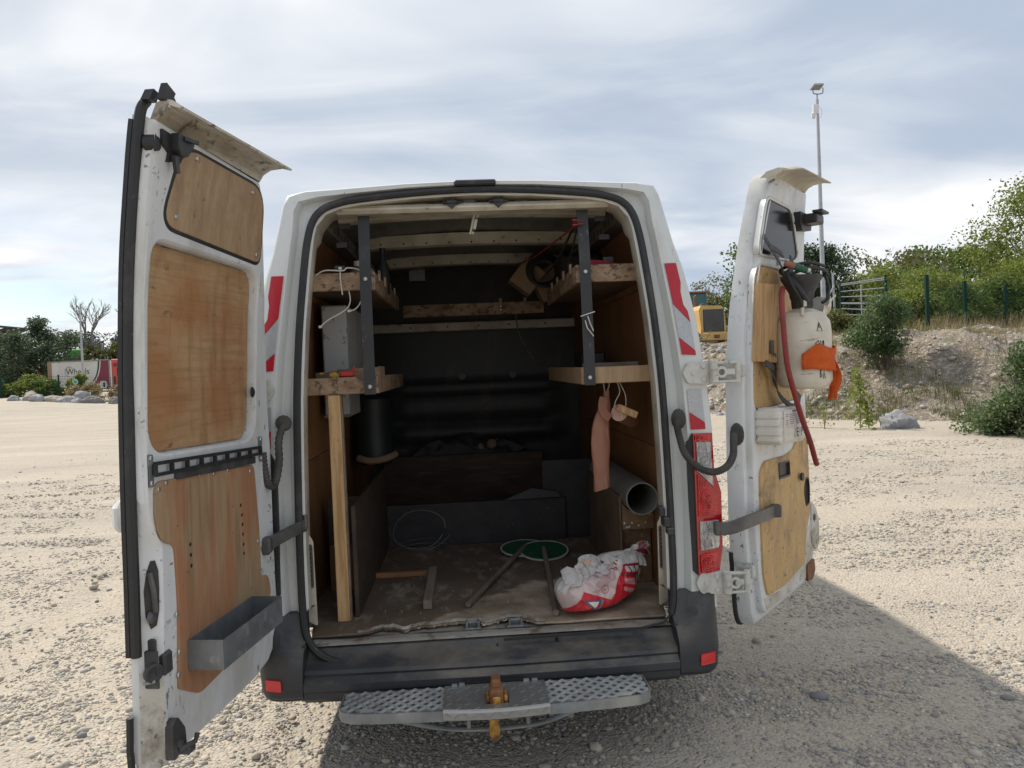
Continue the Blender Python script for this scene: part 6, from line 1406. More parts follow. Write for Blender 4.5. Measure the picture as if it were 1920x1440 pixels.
# ------------------------------------------------------------------ stones: pebbles, cobbles, boulders
ICO_V = None
def ico():
    b = bmesh.new(); bmesh.ops.create_icosphere(b, subdivisions=1, radius=1); b.verts.ensure_lookup_table()
    v = np.array([q.co[:] for q in b.verts]); f = np.array([[q.index for q in p.verts] for p in b.faces]); b.free(); return v, f
IV, IF = ico()
def stones(name, pts, size, flat, label, m='pebble', sink=.35):
    n = len(pts); sc = size[:, None] * np.stack([rng.uniform(.75, 1.35, n), rng.uniform(.7, 1.1, n), rng.uniform(flat[0], flat[1], n)], -1)
    jit = 1 + rng.normal(0, .11, (n, len(IV), 1)); v = IV[None] * jit * sc[:, None, :]
    a = rng.uniform(0, 2 * pi, n); b = rng.normal(0, .28, n); ca, sa, cb, sb = np.cos(a), np.sin(a), np.cos(b), np.sin(b)
    x, y, z = v[..., 0], v[..., 1], v[..., 2]
    y, z = y * cb[:, None] - z * sb[:, None], y * sb[:, None] + z * cb[:, None]
    x, y = x * ca[:, None] - y * sa[:, None], x * sa[:, None] + y * ca[:, None]
    v = np.stack([x, y, z + sc[:, 2:3] * (1 - 2 * sink) * .6], -1) + pts[:, None, :]
    f = (IF[None] + (np.arange(n) * len(IV))[:, None, None]).reshape(-1, 3); v = v.reshape(-1, 3)
    me = bpy.data.meshes.new(name); me.vertices.add(len(v)); me.vertices.foreach_set('co', v.ravel())
    me.loops.add(f.size); me.loops.foreach_set('vertex_index', f.ravel().astype(np.int32)); me.polygons.add(len(f))
    me.polygons.foreach_set('loop_start', np.arange(0, f.size, 3, dtype=np.int32)); me.polygons.foreach_set('use_smooth', [True] * len(f))
    me.update(calc_edges=True); me.materials.append(MATS[m]); o = bpy.data.objects.new(name, me); COL.objects.link(o); tag(o, label, kind='stuff'); return o
def scatter_gravel():
    # density falls with distance; wide ring around the standing point
    n = 300000; r = np.exp(rng.uniform(np.log(2.6), np.log(17), n)); a = rng.uniform(R(-44), R(40), n)
    x = -.07 + r * np.sin(a); y = -3.4 + r * np.cos(a)
    pt = fbm(x * 1.3, y * 1.9, 4, 51); fine = fbm(x * 7, y * 7, 3, 61)
    keep = rng.random(n) < np.clip((pt - .42) * 7, .05, 1) * np.clip(.35 + 1.6 * (fine - .3), .2, 1)
    keep &= (np.interp(x, TOEX, TOEY) - y) > .2
    for c in (-1.02, -2.9):
        keep &= ~((np.abs(x - (c - .10 * (y - .5) - .012 * (y - .5) ** 2)) < .16) & (rng.random(n) < .75) & (y < 9))
    x, y, r = x[keep], y[keep], r[keep]
    size = np.exp(rng.normal(np.log(.0056), .52, len(x))) * (1 + .06 * np.clip(r - 4, 0, 14)); size = np.clip(size, .0028, .028)
    stones('gravel_pebbles', np.stack([x, y, ground_h(x, y)], -1), size, (.42, .75), 'loose rounded pebbles strewn over the yard')
    n = 1500; r = np.exp(rng.uniform(np.log(3.0), np.log(22), n)); a = rng.uniform(R(-44), R(40), n); x = -.07 + r * np.sin(a); y = -3.4 + r * np.cos(a); k = ((np.interp(x, TOEX, TOEY) - y) > .2) & (fbm(x * .9, y * 1.2, 3, 91) > .46); x, y = x[k], y[k]
    stones('larger_stones', np.stack([x, y, ground_h(x, y)], -1), np.clip(np.exp(rng.normal(np.log(.017), .35, len(x))), .01, .045), (.45, .75), 'larger loose stones lying among the gravel')
    # cobbles on the bank
    n = 26000; x = rng.uniform(3, 20, n); y = rng.uniform(11, 30, n); s = (y - np.interp(x, TOEX, TOEY))
    k = (s > -.3) & (s < 9) & (rng.random(n) < np.interp(x, [3, 9.3, 11, 20], [1, .55, .16, .08])); x, y = x[k], y[k]
    stones('bank_cobbles', np.stack([x, y, bank_h(x, y) + ground_h(x, y) * .3], -1), np.clip(np.exp(rng.normal(np.log(.040), .55, len(x))), .012, .14), (.5, .85), 'rounded cobbles and stones on the bank')
scatter_gravel()
def boulder(x, y, z, sx, sy, sz, m, label, seed, group=None):
    b = bmesh.new(); bmesh.ops.create_icosphere(b, subdivisions=4, radius=1)
    for v in b.verts:
        p = v.co.copy(); o = Vector((seed * 3.1, seed, 0)); k = 1 + .38 * mnoise.noise(p * 1.1 + o) + .12 * mnoise.noise(p * 3 + o)
        c = mnoise.cell(p * 1.4 + o) * .10; v.co = p * (k + c * .4)
        v.co = Vector((v.co.x * sx, v.co.y * sy, max(-.25, v.co.z) * sz))
    q = MB(); q.bm(b, Matrix.Translation((x, y, z)) @ Matrix.Rotation(seed * 1.3, 4, 'Z')); o = q.obj('boulder', m, None, ang=50); based(o, (x, y, z)); tag(o, label, 'boulder', group); return o
boulder(9.55, 13.2, .06, .37, .30, .34, 'rock_grey', 'grey boulder alone at the foot of the stony bank on the right', 2)
BL = [(-38.3, 61.0, .75, .55, .35, 'rock_grey', 'flat grey boulder at the far left end of the boulder row', 3), (-36.3, 60.6, .65, .75, .55, 'rock_grey', 'grey boulder second in the row from the left edge', 4), (-35.1, 60.9, .62, 1.0, .75, 'rock_tan', 'tall tan boulder with a pale block leaning on its right', 5), (-34.4, 60.2, .60, .85, .62, 'rock_grey', 'pale slanting block leaning on the tall tan boulder', 6),
      (-33.2, 60.6, .40, .95, .62, 'rock_tan', 'broad pale tan boulder right of the slanting block', 7), (-32.2, 60.5, .30, .95, .62, 'rock_grey', 'long grey white boulder in the middle of the row', 8), (-31.2, 60.2, .22, .70, .50, 'rock_grey', 'low white topped boulder left of the brown one', 9), (-31.9, 62.4, .65, .85, .60, 'rock_grey', 'white slab lying on top behind the middle of the row', 12),
      (-30.0, 60.3, .18, .85, .72, 'rock_dark', 'rounded brown boulder right of the middle of the row', 10), (-28.3, 60.2, .05, .72, .68, 'rock_dark', 'dark angular boulder second from the right end of the row', 11), (-26.3, 60.0, -.02, .78, .72, 'rock_tan', 'big pale boulder at the right end of the row', 13), (-26.6, 63.5, .45, .70, .42, 'rock_dark', 'dark flat boulder perched behind the big pale end one', 14)]
for x, y, z, s, h, m, lab, sd in BL: boulder(x, y, z, s * .85, s * .6, h * .78, m, lab, sd, 'boulders lining the far edge of the yard')

# ------------------------------------------------------------------ plants
def leaves(mb, pts, size, droop=.2, asp=.6):
    """a leaf-shaped quad at each point, random attitude"""
    n = len(pts); a = rng.uniform(0, 2 * pi, n); e = rng.normal(-droop, .6, n); w = rng.uniform(0, pi, n); s = size * rng.uniform(.6, 1.3, n)
    d = np.stack([np.cos(a) * np.cos(e), np.sin(a) * np.cos(e), np.sin(e)], -1); q = np.stack([-np.sin(a), np.cos(a), np.zeros(n)], -1); r = np.cross(d, q)
    u = q * np.cos(w)[:, None] + r * np.sin(w)[:, None]; h = asp * .5
    P = pts; A = P - d * (s * .5)[:, None]; B = P + u * (s * h)[:, None]; C = P + d * (s * .5)[:, None]; D = P - u * (s * h)[:, None]
    V = np.stack([A, B, C, D], 1).reshape(-1, 3); mb.append(V)
def leaf_obj(name, chunks, m, parent):
    v = np.concatenate(chunks) - np.array(ORG[parent]); f = np.arange(len(v)).reshape(-1, 4); me = bpy.data.meshes.new(name); me.vertices.add(len(v)); me.vertices.foreach_set('co', v.ravel())
    me.loops.add(f.size); me.loops.foreach_set('vertex_index', f.ravel().astype(np.int32)); me.polygons.add(len(f)); me.polygons.foreach_set('loop_start', np.arange(0, f.size, 4, dtype=np.int32)); me.update(calc_edges=True)
    me.materials.append(MATS[m]); o = bpy.data.objects.new(name, me); COL.objects.link(o); o.parent = parent; return o
def tree(name, label, cat, base, h, rad, m, n=5000, leaf=.22, clumps=26, shape='round', trunk=.25, bark='bark', low=.18, sd=1, group=None, sparse=1.0):
    rg = np.random.default_rng(sd); t = thing(name, label, cat, base, group); bx, by, bz = base; ch = []; limbs = MB()
    limbs.tube([(bx, by, bz - .3), (bx + .03 * h * rg.normal() * .3, by, bz + h * .4), (bx + .05 * h * rg.normal() * .4, by, bz + h * .88)], [trunk, trunk * .65, trunk * .15], 8)
    for k in range(clumps):
        f = low + (1 - low) * (k + rg.random()) / clumps
        if shape == 'round': w = rad * math.sqrt(max(.06, 1 - ((f - .52) / .56) ** 2))
        elif shape == 'cone': w = rad * (1.04 - f) ** .8
        elif shape == 'shrub': w = rad * (1 - .75 * f ** 2.2)
        else: w = rad * (.45 + .55 * f)
        a = rg.random() * 2 * pi; rr = w * (.35 + .62 * rg.random() ** .6); c = Vector((bx + cos(a) * rr, by + sin(a) * rr, bz + h * f * .97))
        cr = (.20 + .16 * rg.random()) * rad + .06 * h * (shape != 'cone')
        s0 = Vector((bx, by, bz + h * max(.05, f - .25 - .1 * rg.random()))); mid = s0.lerp(c, .55) + Vector((0, 0, -.03 * h)); limbs.tube([s0, mid, c], [trunk * .35, trunk * .2, trunk * .05], 5)
        m_ = int(n / clumps * (.6 + .8 * rg.random())); g = rg.normal(0, 1, (m_, 3)); g /= np.linalg.norm(g, axis=1)[:, None]; g *= (rg.random((m_, 1)) ** .45)
        g = g * np.array([cr, cr, cr * .72]) * (1 + .35 * np.clip(rg.normal(0, 1, (m_, 1)), -1.5, 1.3) * (rg.random((m_, 1)) < .3)); leaves(ch, g + np.array(c), leaf)
    if shape == 'shrub' and leaf < .10:          # bare stems and dead twigs poking out of the leaves
        for k in range(46):
            a = rg.random() * 2 * pi; rr = rad * (.3 + .75 * rg.random()); b0 = Vector((bx + cos(a) * rr * .3, by + sin(a) * rr * .3, bz + .05)); e0 = Vector((bx + cos(a) * rr, by + sin(a) * rr, bz + h * (.35 + .75 * rg.random()))); limbs.tube([b0, b0.lerp(e0, .6) + Vector((0, 0, .08)), e0], [.009, .006, .003], 4)
    limbs.obj('trunk', bark, t); leaf_obj('crown', ch, m, t); return t
def bare_tree(label, base, h, sd, group=None):
    rg = np.random.default_rng(sd); t = thing('bare_tree', label, 'tree', base, group); m = MB(); tw = MB(); b = Vector(base)
    def grow(p, d, l, r, lev):
        e = p + d * l; m.tube([p, p.lerp(e, .5) + Vector((rg.normal(), rg.normal(), 0)) * l * .03, e], [r, r * .8, r * .6], 5)
        if lev == 0: return
        for k in range(3 if lev > 1 else 4):
            q = (d + Vector((rg.normal(0, .45), rg.normal(0, .3), .25 * abs(rg.normal())))).normalized(); grow(p.lerp(e, .55 + .45 * k / 3), q, l * (.55 + .15 * rg.random()), r * .55, lev - 1)
    for k in range(2): grow(b + Vector((0, 0, -.3)), Vector((.12 * (1 - 2 * k) + .05, 0, 1)).normalized(), h * .42, h * .020, 4)
    m.obj('trunk', 'twig_grey', t); return t
def shrub(name, label, base, h, rad, m, n, leaf, sd, cat='bush', group=None, shape='shrub', clumps=22):
    return tree(name, label, cat, base, h, rad, m, n, leaf, clumps, shape, .035 * h ** .5, 'bark', .05, sd, group)
def weed(name, label, base, h, m, sd, n=120, leaf=.10, cat='weed', spread=.14):
    rg = np.random.default_rng(sd); t = thing(name, label, cat, base); b = Vector(base); s = MB(); ch = []
    for k in range(4):
        d = Vector((rg.normal(0, spread), rg.normal(0, spread), 1)); tip = b + d * h * (.65 + .35 * rg.random()); s.tube([b, b.lerp(tip, .5) + Vector((.02, 0, 0)), tip], [.008, .006, .002], 4)
        f = rg.random(n // 4) ** .8; P = np.array([b.lerp(tip, x) for x in f]) + rg.normal(0, 1, (len(f), 3)) * (.22 * h * (1.05 - f))[:, None] * np.array([.6, .6, .2]); leaves(ch, P, leaf)
    s.obj('stem', 'dry_stalk', t); leaf_obj('foliage', ch, m, t); return t
def planting_right():
    Z = top_z
    shrub('dark_shrub', 'big green shrub on the bank between the rail cage and the first fence post', (11.6, 17.4, Z(11.6, 17.4) - .15), 2.05, 1.05, 'leaf_shrub', 9000, .085, 5)
    shrub('flowering_shrub', 'dense dark shrub with pale seed heads at the right edge of the yard', (11.2, 10.8, .02), 1.7, 1.3, 'leaf_shrub', 17000, .07, 6)
    shrub('low_shrub', 'low dark shrub at the foot of the flowering one', (10.65, 10.6, .02), .8, .8, 'leaf_shrub', 7000, .06, 7)
    weed('sapling', 'bright yellow green sapling standing on the gravel slope left of the boulder', (8.75, 13.4, Z(8.75, 13.4)), 1.85, 'leaf_bright', 8, 260, .12, 'sapling', .05)
    weed('sapling', 'smaller sapling with drooping leaves right beside the taller bright one', (9.05, 13.6, Z(9.05, 13.6)), .8, 'leaf_bright', 9, 160, .10, 'sapling')
    weed('tall_weed', 'feathery pale weed at the slope foot just right of the narrow van door', (7.95, 14.6, Z(7.95, 14.6)), .85, 'leaf_bright', 10, 200, .06)
    weed('tall_weed', 'thin pale weed between the feathery weed and the saplings', (8.2, 14.0, Z(8.2, 14.0)), .75, 'leaf_bright', 11, 120, .05)
    weed('slope_weed', 'green weed in front of the yellow machine at the top of the bank', (8.0, 24.6, Z(8.0, 24.6)), 1.0, 'leaf_bright', 12, 220, .09, spread=.2)
    weed('slope_weed', 'grey green weed right of the one before the yellow machine', (8.75, 24.9, Z(8.75, 24.9)), .7, 'leaf_shrub', 13, 160, .07, spread=.25)
    for k, (x, y, h, m) in enumerate(((13.4, 18.6, .55, 'dry_stalk'), (14.2, 18.9, .8, 'dry_stalk'), (15.6, 20.2, .9, 'dry_stalk'), (16.4, 20.8, .9, 'dry_stalk'), (12.2, 15.6, .5, 'dry_stalk'), (10.6, 14.6, .35, 'leaf_olive'), (11.0, 15.0, .4, 'leaf_mid'), (12.6, 18.0, .5, 'dry_stalk'), (9.9, 14.4, .3, 'leaf_olive'), (17.3, 21.3, .9, 'dry_stalk'), (14.6, 17.5, .5, 'dry_stalk'), (9.2, 13.5, .25, 'leaf_olive'))):
        pass
    # dry grass and low growth over the bank, uncountable
    ch, gr = [], []
    n = 9000; x = rng.uniform(8.2, 24, n); y = rng.uniform(11, 26, n); s = y - np.interp(x, TOEX, TOEY); pn = fbm(x * .7, y * .7, 3, 71); k = (s > .1) & (pn > .42) ; x, y = x[k], y[k]
    P = np.stack([x, y, bank_h(x, y)], -1)
    mb = MB()
    def blades(P, hgt, nm, m, lab):
        V = []
        for p in P:
            for _ in range(5):
                a = random.uniform(0, 2 * pi); h = hgt * random.uniform(.4, 1.2); b = np.array(p) + np.array([random.gauss(0, .06), random.gauss(0, .06), 0]); w = .006
                tip = b + np.array([cos(a) * h * .35, sin(a) * h * .35, h]); q = np.array([-sin(a) * w, cos(a) * w, 0]); V += [b - q, b + q, tip + q * .3, tip - q * .3]
        e = bpy.data.objects.new('tmp', None); ORG[e] = Vector(); o = leaf_obj(nm, [np.array(V)], m, e); o.parent = None; bpy.data.objects.remove(e); tag(o, lab, kind='stuff')
    blades(P[::2], .26, 'dry_grass', 'dry_stalk', 'dry straw coloured grass over the bank')
    n = 5000; x = rng.uniform(8.6, 22, n); y = rng.uniform(11.5, 24, n); s = y - np.interp(x, TOEX, TOEY); pn = fbm(x * .9 + 7, y * .9, 3, 77); k = (s > .1) & (pn > .53); x, y = x[k], y[k]
    x2 = rng.uniform(8.3, 13, 900); y2 = np.interp(x2, TOEX, TOEY) + rng.uniform(.2, 2.2, 900); k2 = fbm(x2 * 1.1, y2 * 1.1, 3, 87) > .44; x = np.concatenate([x, x2[k2]]); y = np.concatenate([y, y2[k2]])
    blades(np.stack([x, y, bank_h(x, y)], -1), .20, 'green_grass', 'leaf_olive', 'low green growth in patches on the bank')
    x = rng.uniform(14.5, 27, 500); y = 20.4 + (x - 14.7) * .68 + rng.normal(.5, .7, 500); blades(np.stack([x, y, bank_h(x, y) - .05], -1), .6, 'tall_dry_grass', 'dry_stalk', 'tall dry grass along the fence')
    G = 'bushy trees behind the green fence'
    spec = [((16.8, 24.8), 1.7, 1.5, 'leaf_bright', 8000, .12, 'shrub', 'bright green bushy tree right behind the first fence post', 21), ((19.8, 27.6), 2.3, 1.9, 'leaf_bright', 9000, .13, 'round', 'tall yellow green bushy tree behind the gap between first and second post', 22), ((22.6, 28.0), 2.2, 1.9, 'leaf_mid', 8000, .13, 'shrub', 'mid green bush behind the second fence post', 23),
            ((18.8, 25.0), 1.7, 1.6, 'leaf_mid', 6000, .11, 'shrub', 'lower green bush close behind the fence wires', 24), ((24.8, 29.6), 3.0, 2.2, 'leaf_bright', 7000, .13, 'shrub', 'yellow green bush behind the third fence post', 25), ((21.6, 33), 3.2, 2.2, 'leaf_bright', 8000, .16, 'round', 'tallest light green tree behind the middle of the fence', 26), ((15.6, 29), 1.2, 1.4, 'leaf_olive', 6000, .14, 'shrub', 'olive bush between the rail cage and the first post', 27),
            ((26.4, 31), 3.6, 2.3, 'leaf_bright', 7000, .15, 'shrub', 'yellowish bush under the big loose tree at the right edge', 28)]
    for (x, y), h, r, m, n, lf, sh, lab, sd in spec: tree('bushy_tree', lab, 'tree', (x, y, Z(x, y) - .2), h, r, m, n, lf, 30, sh, .07, 'bark', .06, sd, G)
    tree('loose_tree', 'tall loose crowned tree with pale leaves at the right edge of the view', 'tree', (28.3, 32.5, Z(28.3, 32.5) - .2), 7.6, 3.1, 'leaf_bright', 16000, .16, 40, 'round', .16, 'bark', .05, 30)
    tree('dark_conifer', 'dark evergreen behind the lamp mast and the narrow van door', 'tree', (20.3, 41, 3.6), 4.5, 2.0, 'leaf_dark', 8000, .17, 34, 'round', .15, 'bark', .05, 31)
    tree('dark_conifer', 'lower dark evergreen right of the one behind the lamp mast', 'tree', (22.6, 43, 3.4), 3.5, 1.9, 'leaf_dark', 6000, .17, 30, 'round', .15, 'bark', .05, 32)
    H = 'trees on the wooded hill'
    k = 0
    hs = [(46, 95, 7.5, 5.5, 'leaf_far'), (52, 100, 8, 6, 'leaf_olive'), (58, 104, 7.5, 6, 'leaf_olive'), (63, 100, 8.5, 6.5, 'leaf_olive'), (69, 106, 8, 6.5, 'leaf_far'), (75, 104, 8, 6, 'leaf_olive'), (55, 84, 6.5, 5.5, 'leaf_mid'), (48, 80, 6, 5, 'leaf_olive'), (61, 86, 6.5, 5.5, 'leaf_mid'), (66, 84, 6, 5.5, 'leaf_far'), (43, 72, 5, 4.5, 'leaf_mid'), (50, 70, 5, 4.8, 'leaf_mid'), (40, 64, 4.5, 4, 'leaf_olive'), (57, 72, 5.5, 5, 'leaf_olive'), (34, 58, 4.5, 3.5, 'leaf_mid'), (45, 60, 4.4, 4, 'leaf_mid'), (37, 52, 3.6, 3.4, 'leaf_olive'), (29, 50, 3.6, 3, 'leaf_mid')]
    names = ['spreading olive tree', 'dense green tree', 'rounded tree', 'broad tree', 'dark tree', 'bushy tree']
    spots = ['at the left foot of the hill', 'on the left shoulder of the hill', 'just left of the hilltop', 'on top of the hill', 'just right of the hilltop', 'on the right shoulder of the hill', 'below the hilltop', 'low on the left slope', 'halfway up under the hilltop', 'low under the right shoulder', 'in front of the left slope', 'in front of the middle slope', 'nearest of those on the left slope', 'low in front of the right shoulder', 'behind the rail cage', 'behind the tallest light green tree', 'just above the rail cage', 'behind the dark evergreens']
    for (x, y, h, r, m), sp in zip(hs, spots):
        a = min(1, math.hypot((x - 82) / 75, (y - 150) / 60)); z = 14.5 * (1 - smooth01(a)) - .4
        if a >= 1 or y < 90: z = max(z, float(np.interp(y, [48, 60, 72, 86, 95], [2.6, 3.4, 4.6, 6.4, 7.6])))
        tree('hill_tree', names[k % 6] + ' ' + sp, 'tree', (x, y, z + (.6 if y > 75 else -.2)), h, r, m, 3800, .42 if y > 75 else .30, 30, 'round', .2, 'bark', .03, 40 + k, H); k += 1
    ce = MB(); ce.box((29, 46, 1.5), (29.5, 46.5, 2.0))
    tree('roadside_tree', 'green tree half hidden by the narrow door, above the yellow machine', 'tree', (21.8, 52, 2.4), 7.4, 2.8, 'leaf_mid', 7000, .26, 34, 'round', .2, 'bark', .1, 70)
    tree('roadside_tree', 'thin twiggy tree behind the teal cab', 'tree', (17.2, 50, 2.4), 5.0, 2.0, 'leaf_olive', 1300, .18, 22, 'round', .12, 'bark', .2, 71)
    shrub('roadside_bush', 'dark bush behind the yellow machine', (15.5, 46, 2.4), 3.2, 2.6, 'leaf_olive', 5000, .2, 72)
    shrub('roadside_bush', 'green bush between the machine and the half hidden tree', (17.6, 47, 2.4), 3.4, 2.2, 'leaf_mid', 4500, .2, 73)
planting_right()

# ------------------------------------------------------------------ fence, rail cage, mast on the bank
def fence():
    t = thing('mesh_fence', 'dark green welded mesh fence on posts along the top of the bank', 'fence', (14.74, 20.4, 2.1))
    P = [Vector((14.74, 20.4, 2.06)), Vector((17.18, 22.15, 1.98)), Vector((19.98, 24.0, 1.90)), Vector((22.6, 25.8, 1.86)), Vector((25.2, 27.6, 1.8))]; P0 = Vector((13.0, 24.2, 2.4))
    allp = [Vector((14.1, 25.0, 2.5))] + P
    for p in P:
        g = MB(); g.bbox(p + Vector((-.05, -.05, -.6)), p + Vector((.05, .05, 2.06)), .006)
        for k in range(5): g.box(p + Vector((.051, -.03, .2 + k * .42)), p + Vector((.065, .03, .24 + k * .42)))
        g.obj('post', 'fence_green', t)
    for a, b in zip(P[:-1], P[1:]):
        g = MB(); d = b - a; n = int(d.length / .05); side = Vector((-d.y, d.x, 0)).normalized() * .002
        for k in range(n + 1):
            p = a + d * (k / n); g.add([p - side * 1.1, p + side * 1.1, p + side * 1.1 + Vector((0, 0, 1.98)), p - side * 1.1 + Vector((0, 0, 1.98))], [(0, 1, 2, 3)])
            q = d.normalized() * .0022; g.add([p - q, p + q, p + q + Vector((0, 0, 1.98)), p - q + Vector((0, 0, 1.98))], [(0, 1, 2, 3)])
        for k in range(10): g.tube([a + Vector((0, 0, .08 + .2 * k)), b + Vector((0, 0, .08 + .2 * k))], .004, 4)
        g.obj('mesh_panel', 'fence_green', t, smooth=False, fix=False)
    c = thing('rail_cage', 'galvanised rail enclosure between two green posts at the left end of the fence', 'railing', (16.5, 26, 3.0))
    A, B = Vector((17.6, 31.7, 3.1)), Vector((16.42, 25.75, 2.6))
    for p, h in ((A, 1.95), (B, 2.1)):
        MB().bbox(p + Vector((-.04, -.04, -.6)), p + Vector((.04, .04, h)), .006).obj('post', 'fence_green', c)
    for k, (z0, z1) in enumerate(((.70, .72), (.95, .98), (1.25, 1.30), (1.50, 1.60), (1.78, 1.92), (1.84, 1.99), (.45, .45))):
        MB().tube([A + Vector((.0, -.05, z0)), B + Vector((.0, -.05, z1))], .024 if k != 1 else .04, 6).obj('rail', 'galvanised', c)
    m = (A + B) / 2; MB().tube([m + Vector((0, 0, -.4)), m + Vector((0, 0, 1.75))], .03, 6).obj('middle_post', 'steel_grey', c)
    g = thing('brace_post', 'grey steel post with a diagonal brace left of the rail cage', 'post', (18.25, 33.6, 3.2))
    MB().tube([(18.28, 33.65, 2.6), (18.22, 33.68, 5.7)], .05, 8).obj('upright', 'steel_grey', g); MB().tube([(18.26, 33.65, 5.1), (17.2, 33.0, 3.6)], .03, 6).obj('diagonal_brace', 'steel_grey', g)
    p = thing('lamp_mast', 'tall slim steel mast with floodlight and camera standing on the bank', 'light pole', (13.98, 25.9, 2.4))
    MB().tube([(13.98, 25.9, 2.0), (13.98, 25.9, 11.6)], [.105, .055], 14).obj('pole', 'steel_grey', p); MB().lathe([(.16, 0), (.16, .03), (.11, .05)], 14, Matrix.Translation((13.98, 25.9, 2.35))).obj('base_flange', 'steel_grey', p)
    MB().tube([(13.98, 25.9, 11.5), (13.98, 25.9, 11.8)], .03, 8).obj('mast_top', 'steel_grey', p)
    f = MB(); f.tube(curve([(13.78, 25.8, 12.02), (13.78, 25.8, 11.84), (13.85, 25.8, 11.78), (14.1, 25.8, 11.78), (14.17, 25.8, 11.84), (14.17, 25.8, 12.02)], 4), .018, 6); f.obj('lamp_bracket', 'check_arm', p)
    f = MB(); f.bbox((-.20, -.20, -.03), (.20, .20, .05), .02, Matrix.Translation((13.96, 25.85, 12.06)) @ Matrix.Rotation(R(-12), 4, 'X')); f.obj('floodlight', 'steel_grey', p)
    f = MB(); f.bbox((13.74, 25.72, 11.0), (13.96, 25.82, 11.36), .01); f.obj('junction_box', 'van_white', p); f = MB(); f.lathe([(0, -.11), (.06, -.1), (.085, -.02), (.085, .08), (.05, .12), (0, .12)], 14, Matrix.Translation((13.72, 25.7, 10.92))); f.tube([(13.72, 25.7, 11.02), (13.76, 25.74, 11.2)], .03, 6); f.obj('dome_camera', 'van_white', p)
    f = MB(); f.tube(curve([(13.98, 25.80, 11.3), (14.10, 25.78, 11.15), (14.06, 25.8, 10.9), (13.99, 25.8, 10.85)], 4), .008, 5); f.obj('camera_cable', 'van_white', p)
fence()
def dozer():
    t = thing('yellow_dozer', 'yellow tracked machine with teal cab on the bank between van and narrow door', 'construction machine', (11.4, 33, 2.3))
    y0 = 32.0
    h = MB(); rows = []
    for y in (y0, y0 + 1.9): rows.append([(11.02, y, 2.9), (10.90, y, 4.0), (11.02, y, 4.22), (12.0, y, 4.18), (12.12, y, 3.95), (12.20, y, 2.9)])
    h.grid(rows, True); h.add(rows[0], [tuple(range(6))]); h.add(rows[1], [tuple(range(6))]); h.obj('hood', 'dozer_yellow', t, ang=20)
    g = MB().bbox((11.10, y0 - .03, 2.98), (12.08, y0 - .002, 4.02), .02); g.obj('grille', 'dark_metal', t)
    g = MB()
    for k in range(17): x = 11.16 + k * .052; g.box((x, y0 - .05, 3.0), (x + .014, y0 - .032, 4.0))
    g.obj('grille_bars', 'roof_metal', t, smooth=False); t_ = bpy.data.objects
    MB().bbox((10.55, y0 - .25, 2.55), (12.75, y0 + 2.2, 2.92), .03).obj('chassis', 'dozer_yellow', t)
    MB().bbox((10.2, y0 - .1, 2.15), (10.55, y0 + 2.6, 2.85), .05).obj('track', 'black_plastic', t); MB().bbox((12.75, y0 - .1, 2.15), (13.1, y0 + 2.6, 2.85), .05).obj('track', 'black_plastic', t)
    MB().bbox((11.5, y0 - .28, 2.66), (11.78, y0 - .255, 2.82), .01).obj('tow_plate', 'rust', t); MB().bbox((12.3, y0 - .26, 3.0), (12.75, y0 + .4, 3.25), .05).obj('side_tank', 'van_white', t)
    MB().bbox((10.2, y0 + 2.0, 3.0), (11.95, y0 + 3.4, 4.95), .03).obj('cab', 'cab_teal', t); MB().bbox((10.1, y0 + 1.9, 4.95), (12.05, y0 + 3.5, 5.06), .03).obj('cab_roof', 'cab_roof', t)
    for x in (10.22, 11.02, 11.9): MB().bbox((x - .04, y0 + 1.97, 3.0), (x + .04, y0 + 1.995, 4.95), .01).obj('cab_pillar', 'cab_teal', t)
    MB().tube([(11.1, y0 + 1.2, 4.1), (11.1, y0 + 1.2, 4.72), (11.17, y0 + 1.2, 4.78)], .06, 10).obj('exhaust', 'rust', t); MB().lathe([(0, 0), (.17, .02), (.19, .12), (.10, .2), (0, .22)], 16, Matrix.Translation((11.5, y0 + 1.3, 4.2))).obj('air_cleaner', 'black_plastic', t)
dozer()
# kerb stones at the right edge
MB_ = MB().bbox((10.9, 12.35, -.05), (16.5, 12.5, .10), .01, None); o = MB_.obj('edge_pipe', 'galvanised_light', None); based(o, (12, 12.4, 0)); tag(o, 'pale grey pipe lying along the toe of the bank at the right edge', 'pipe')

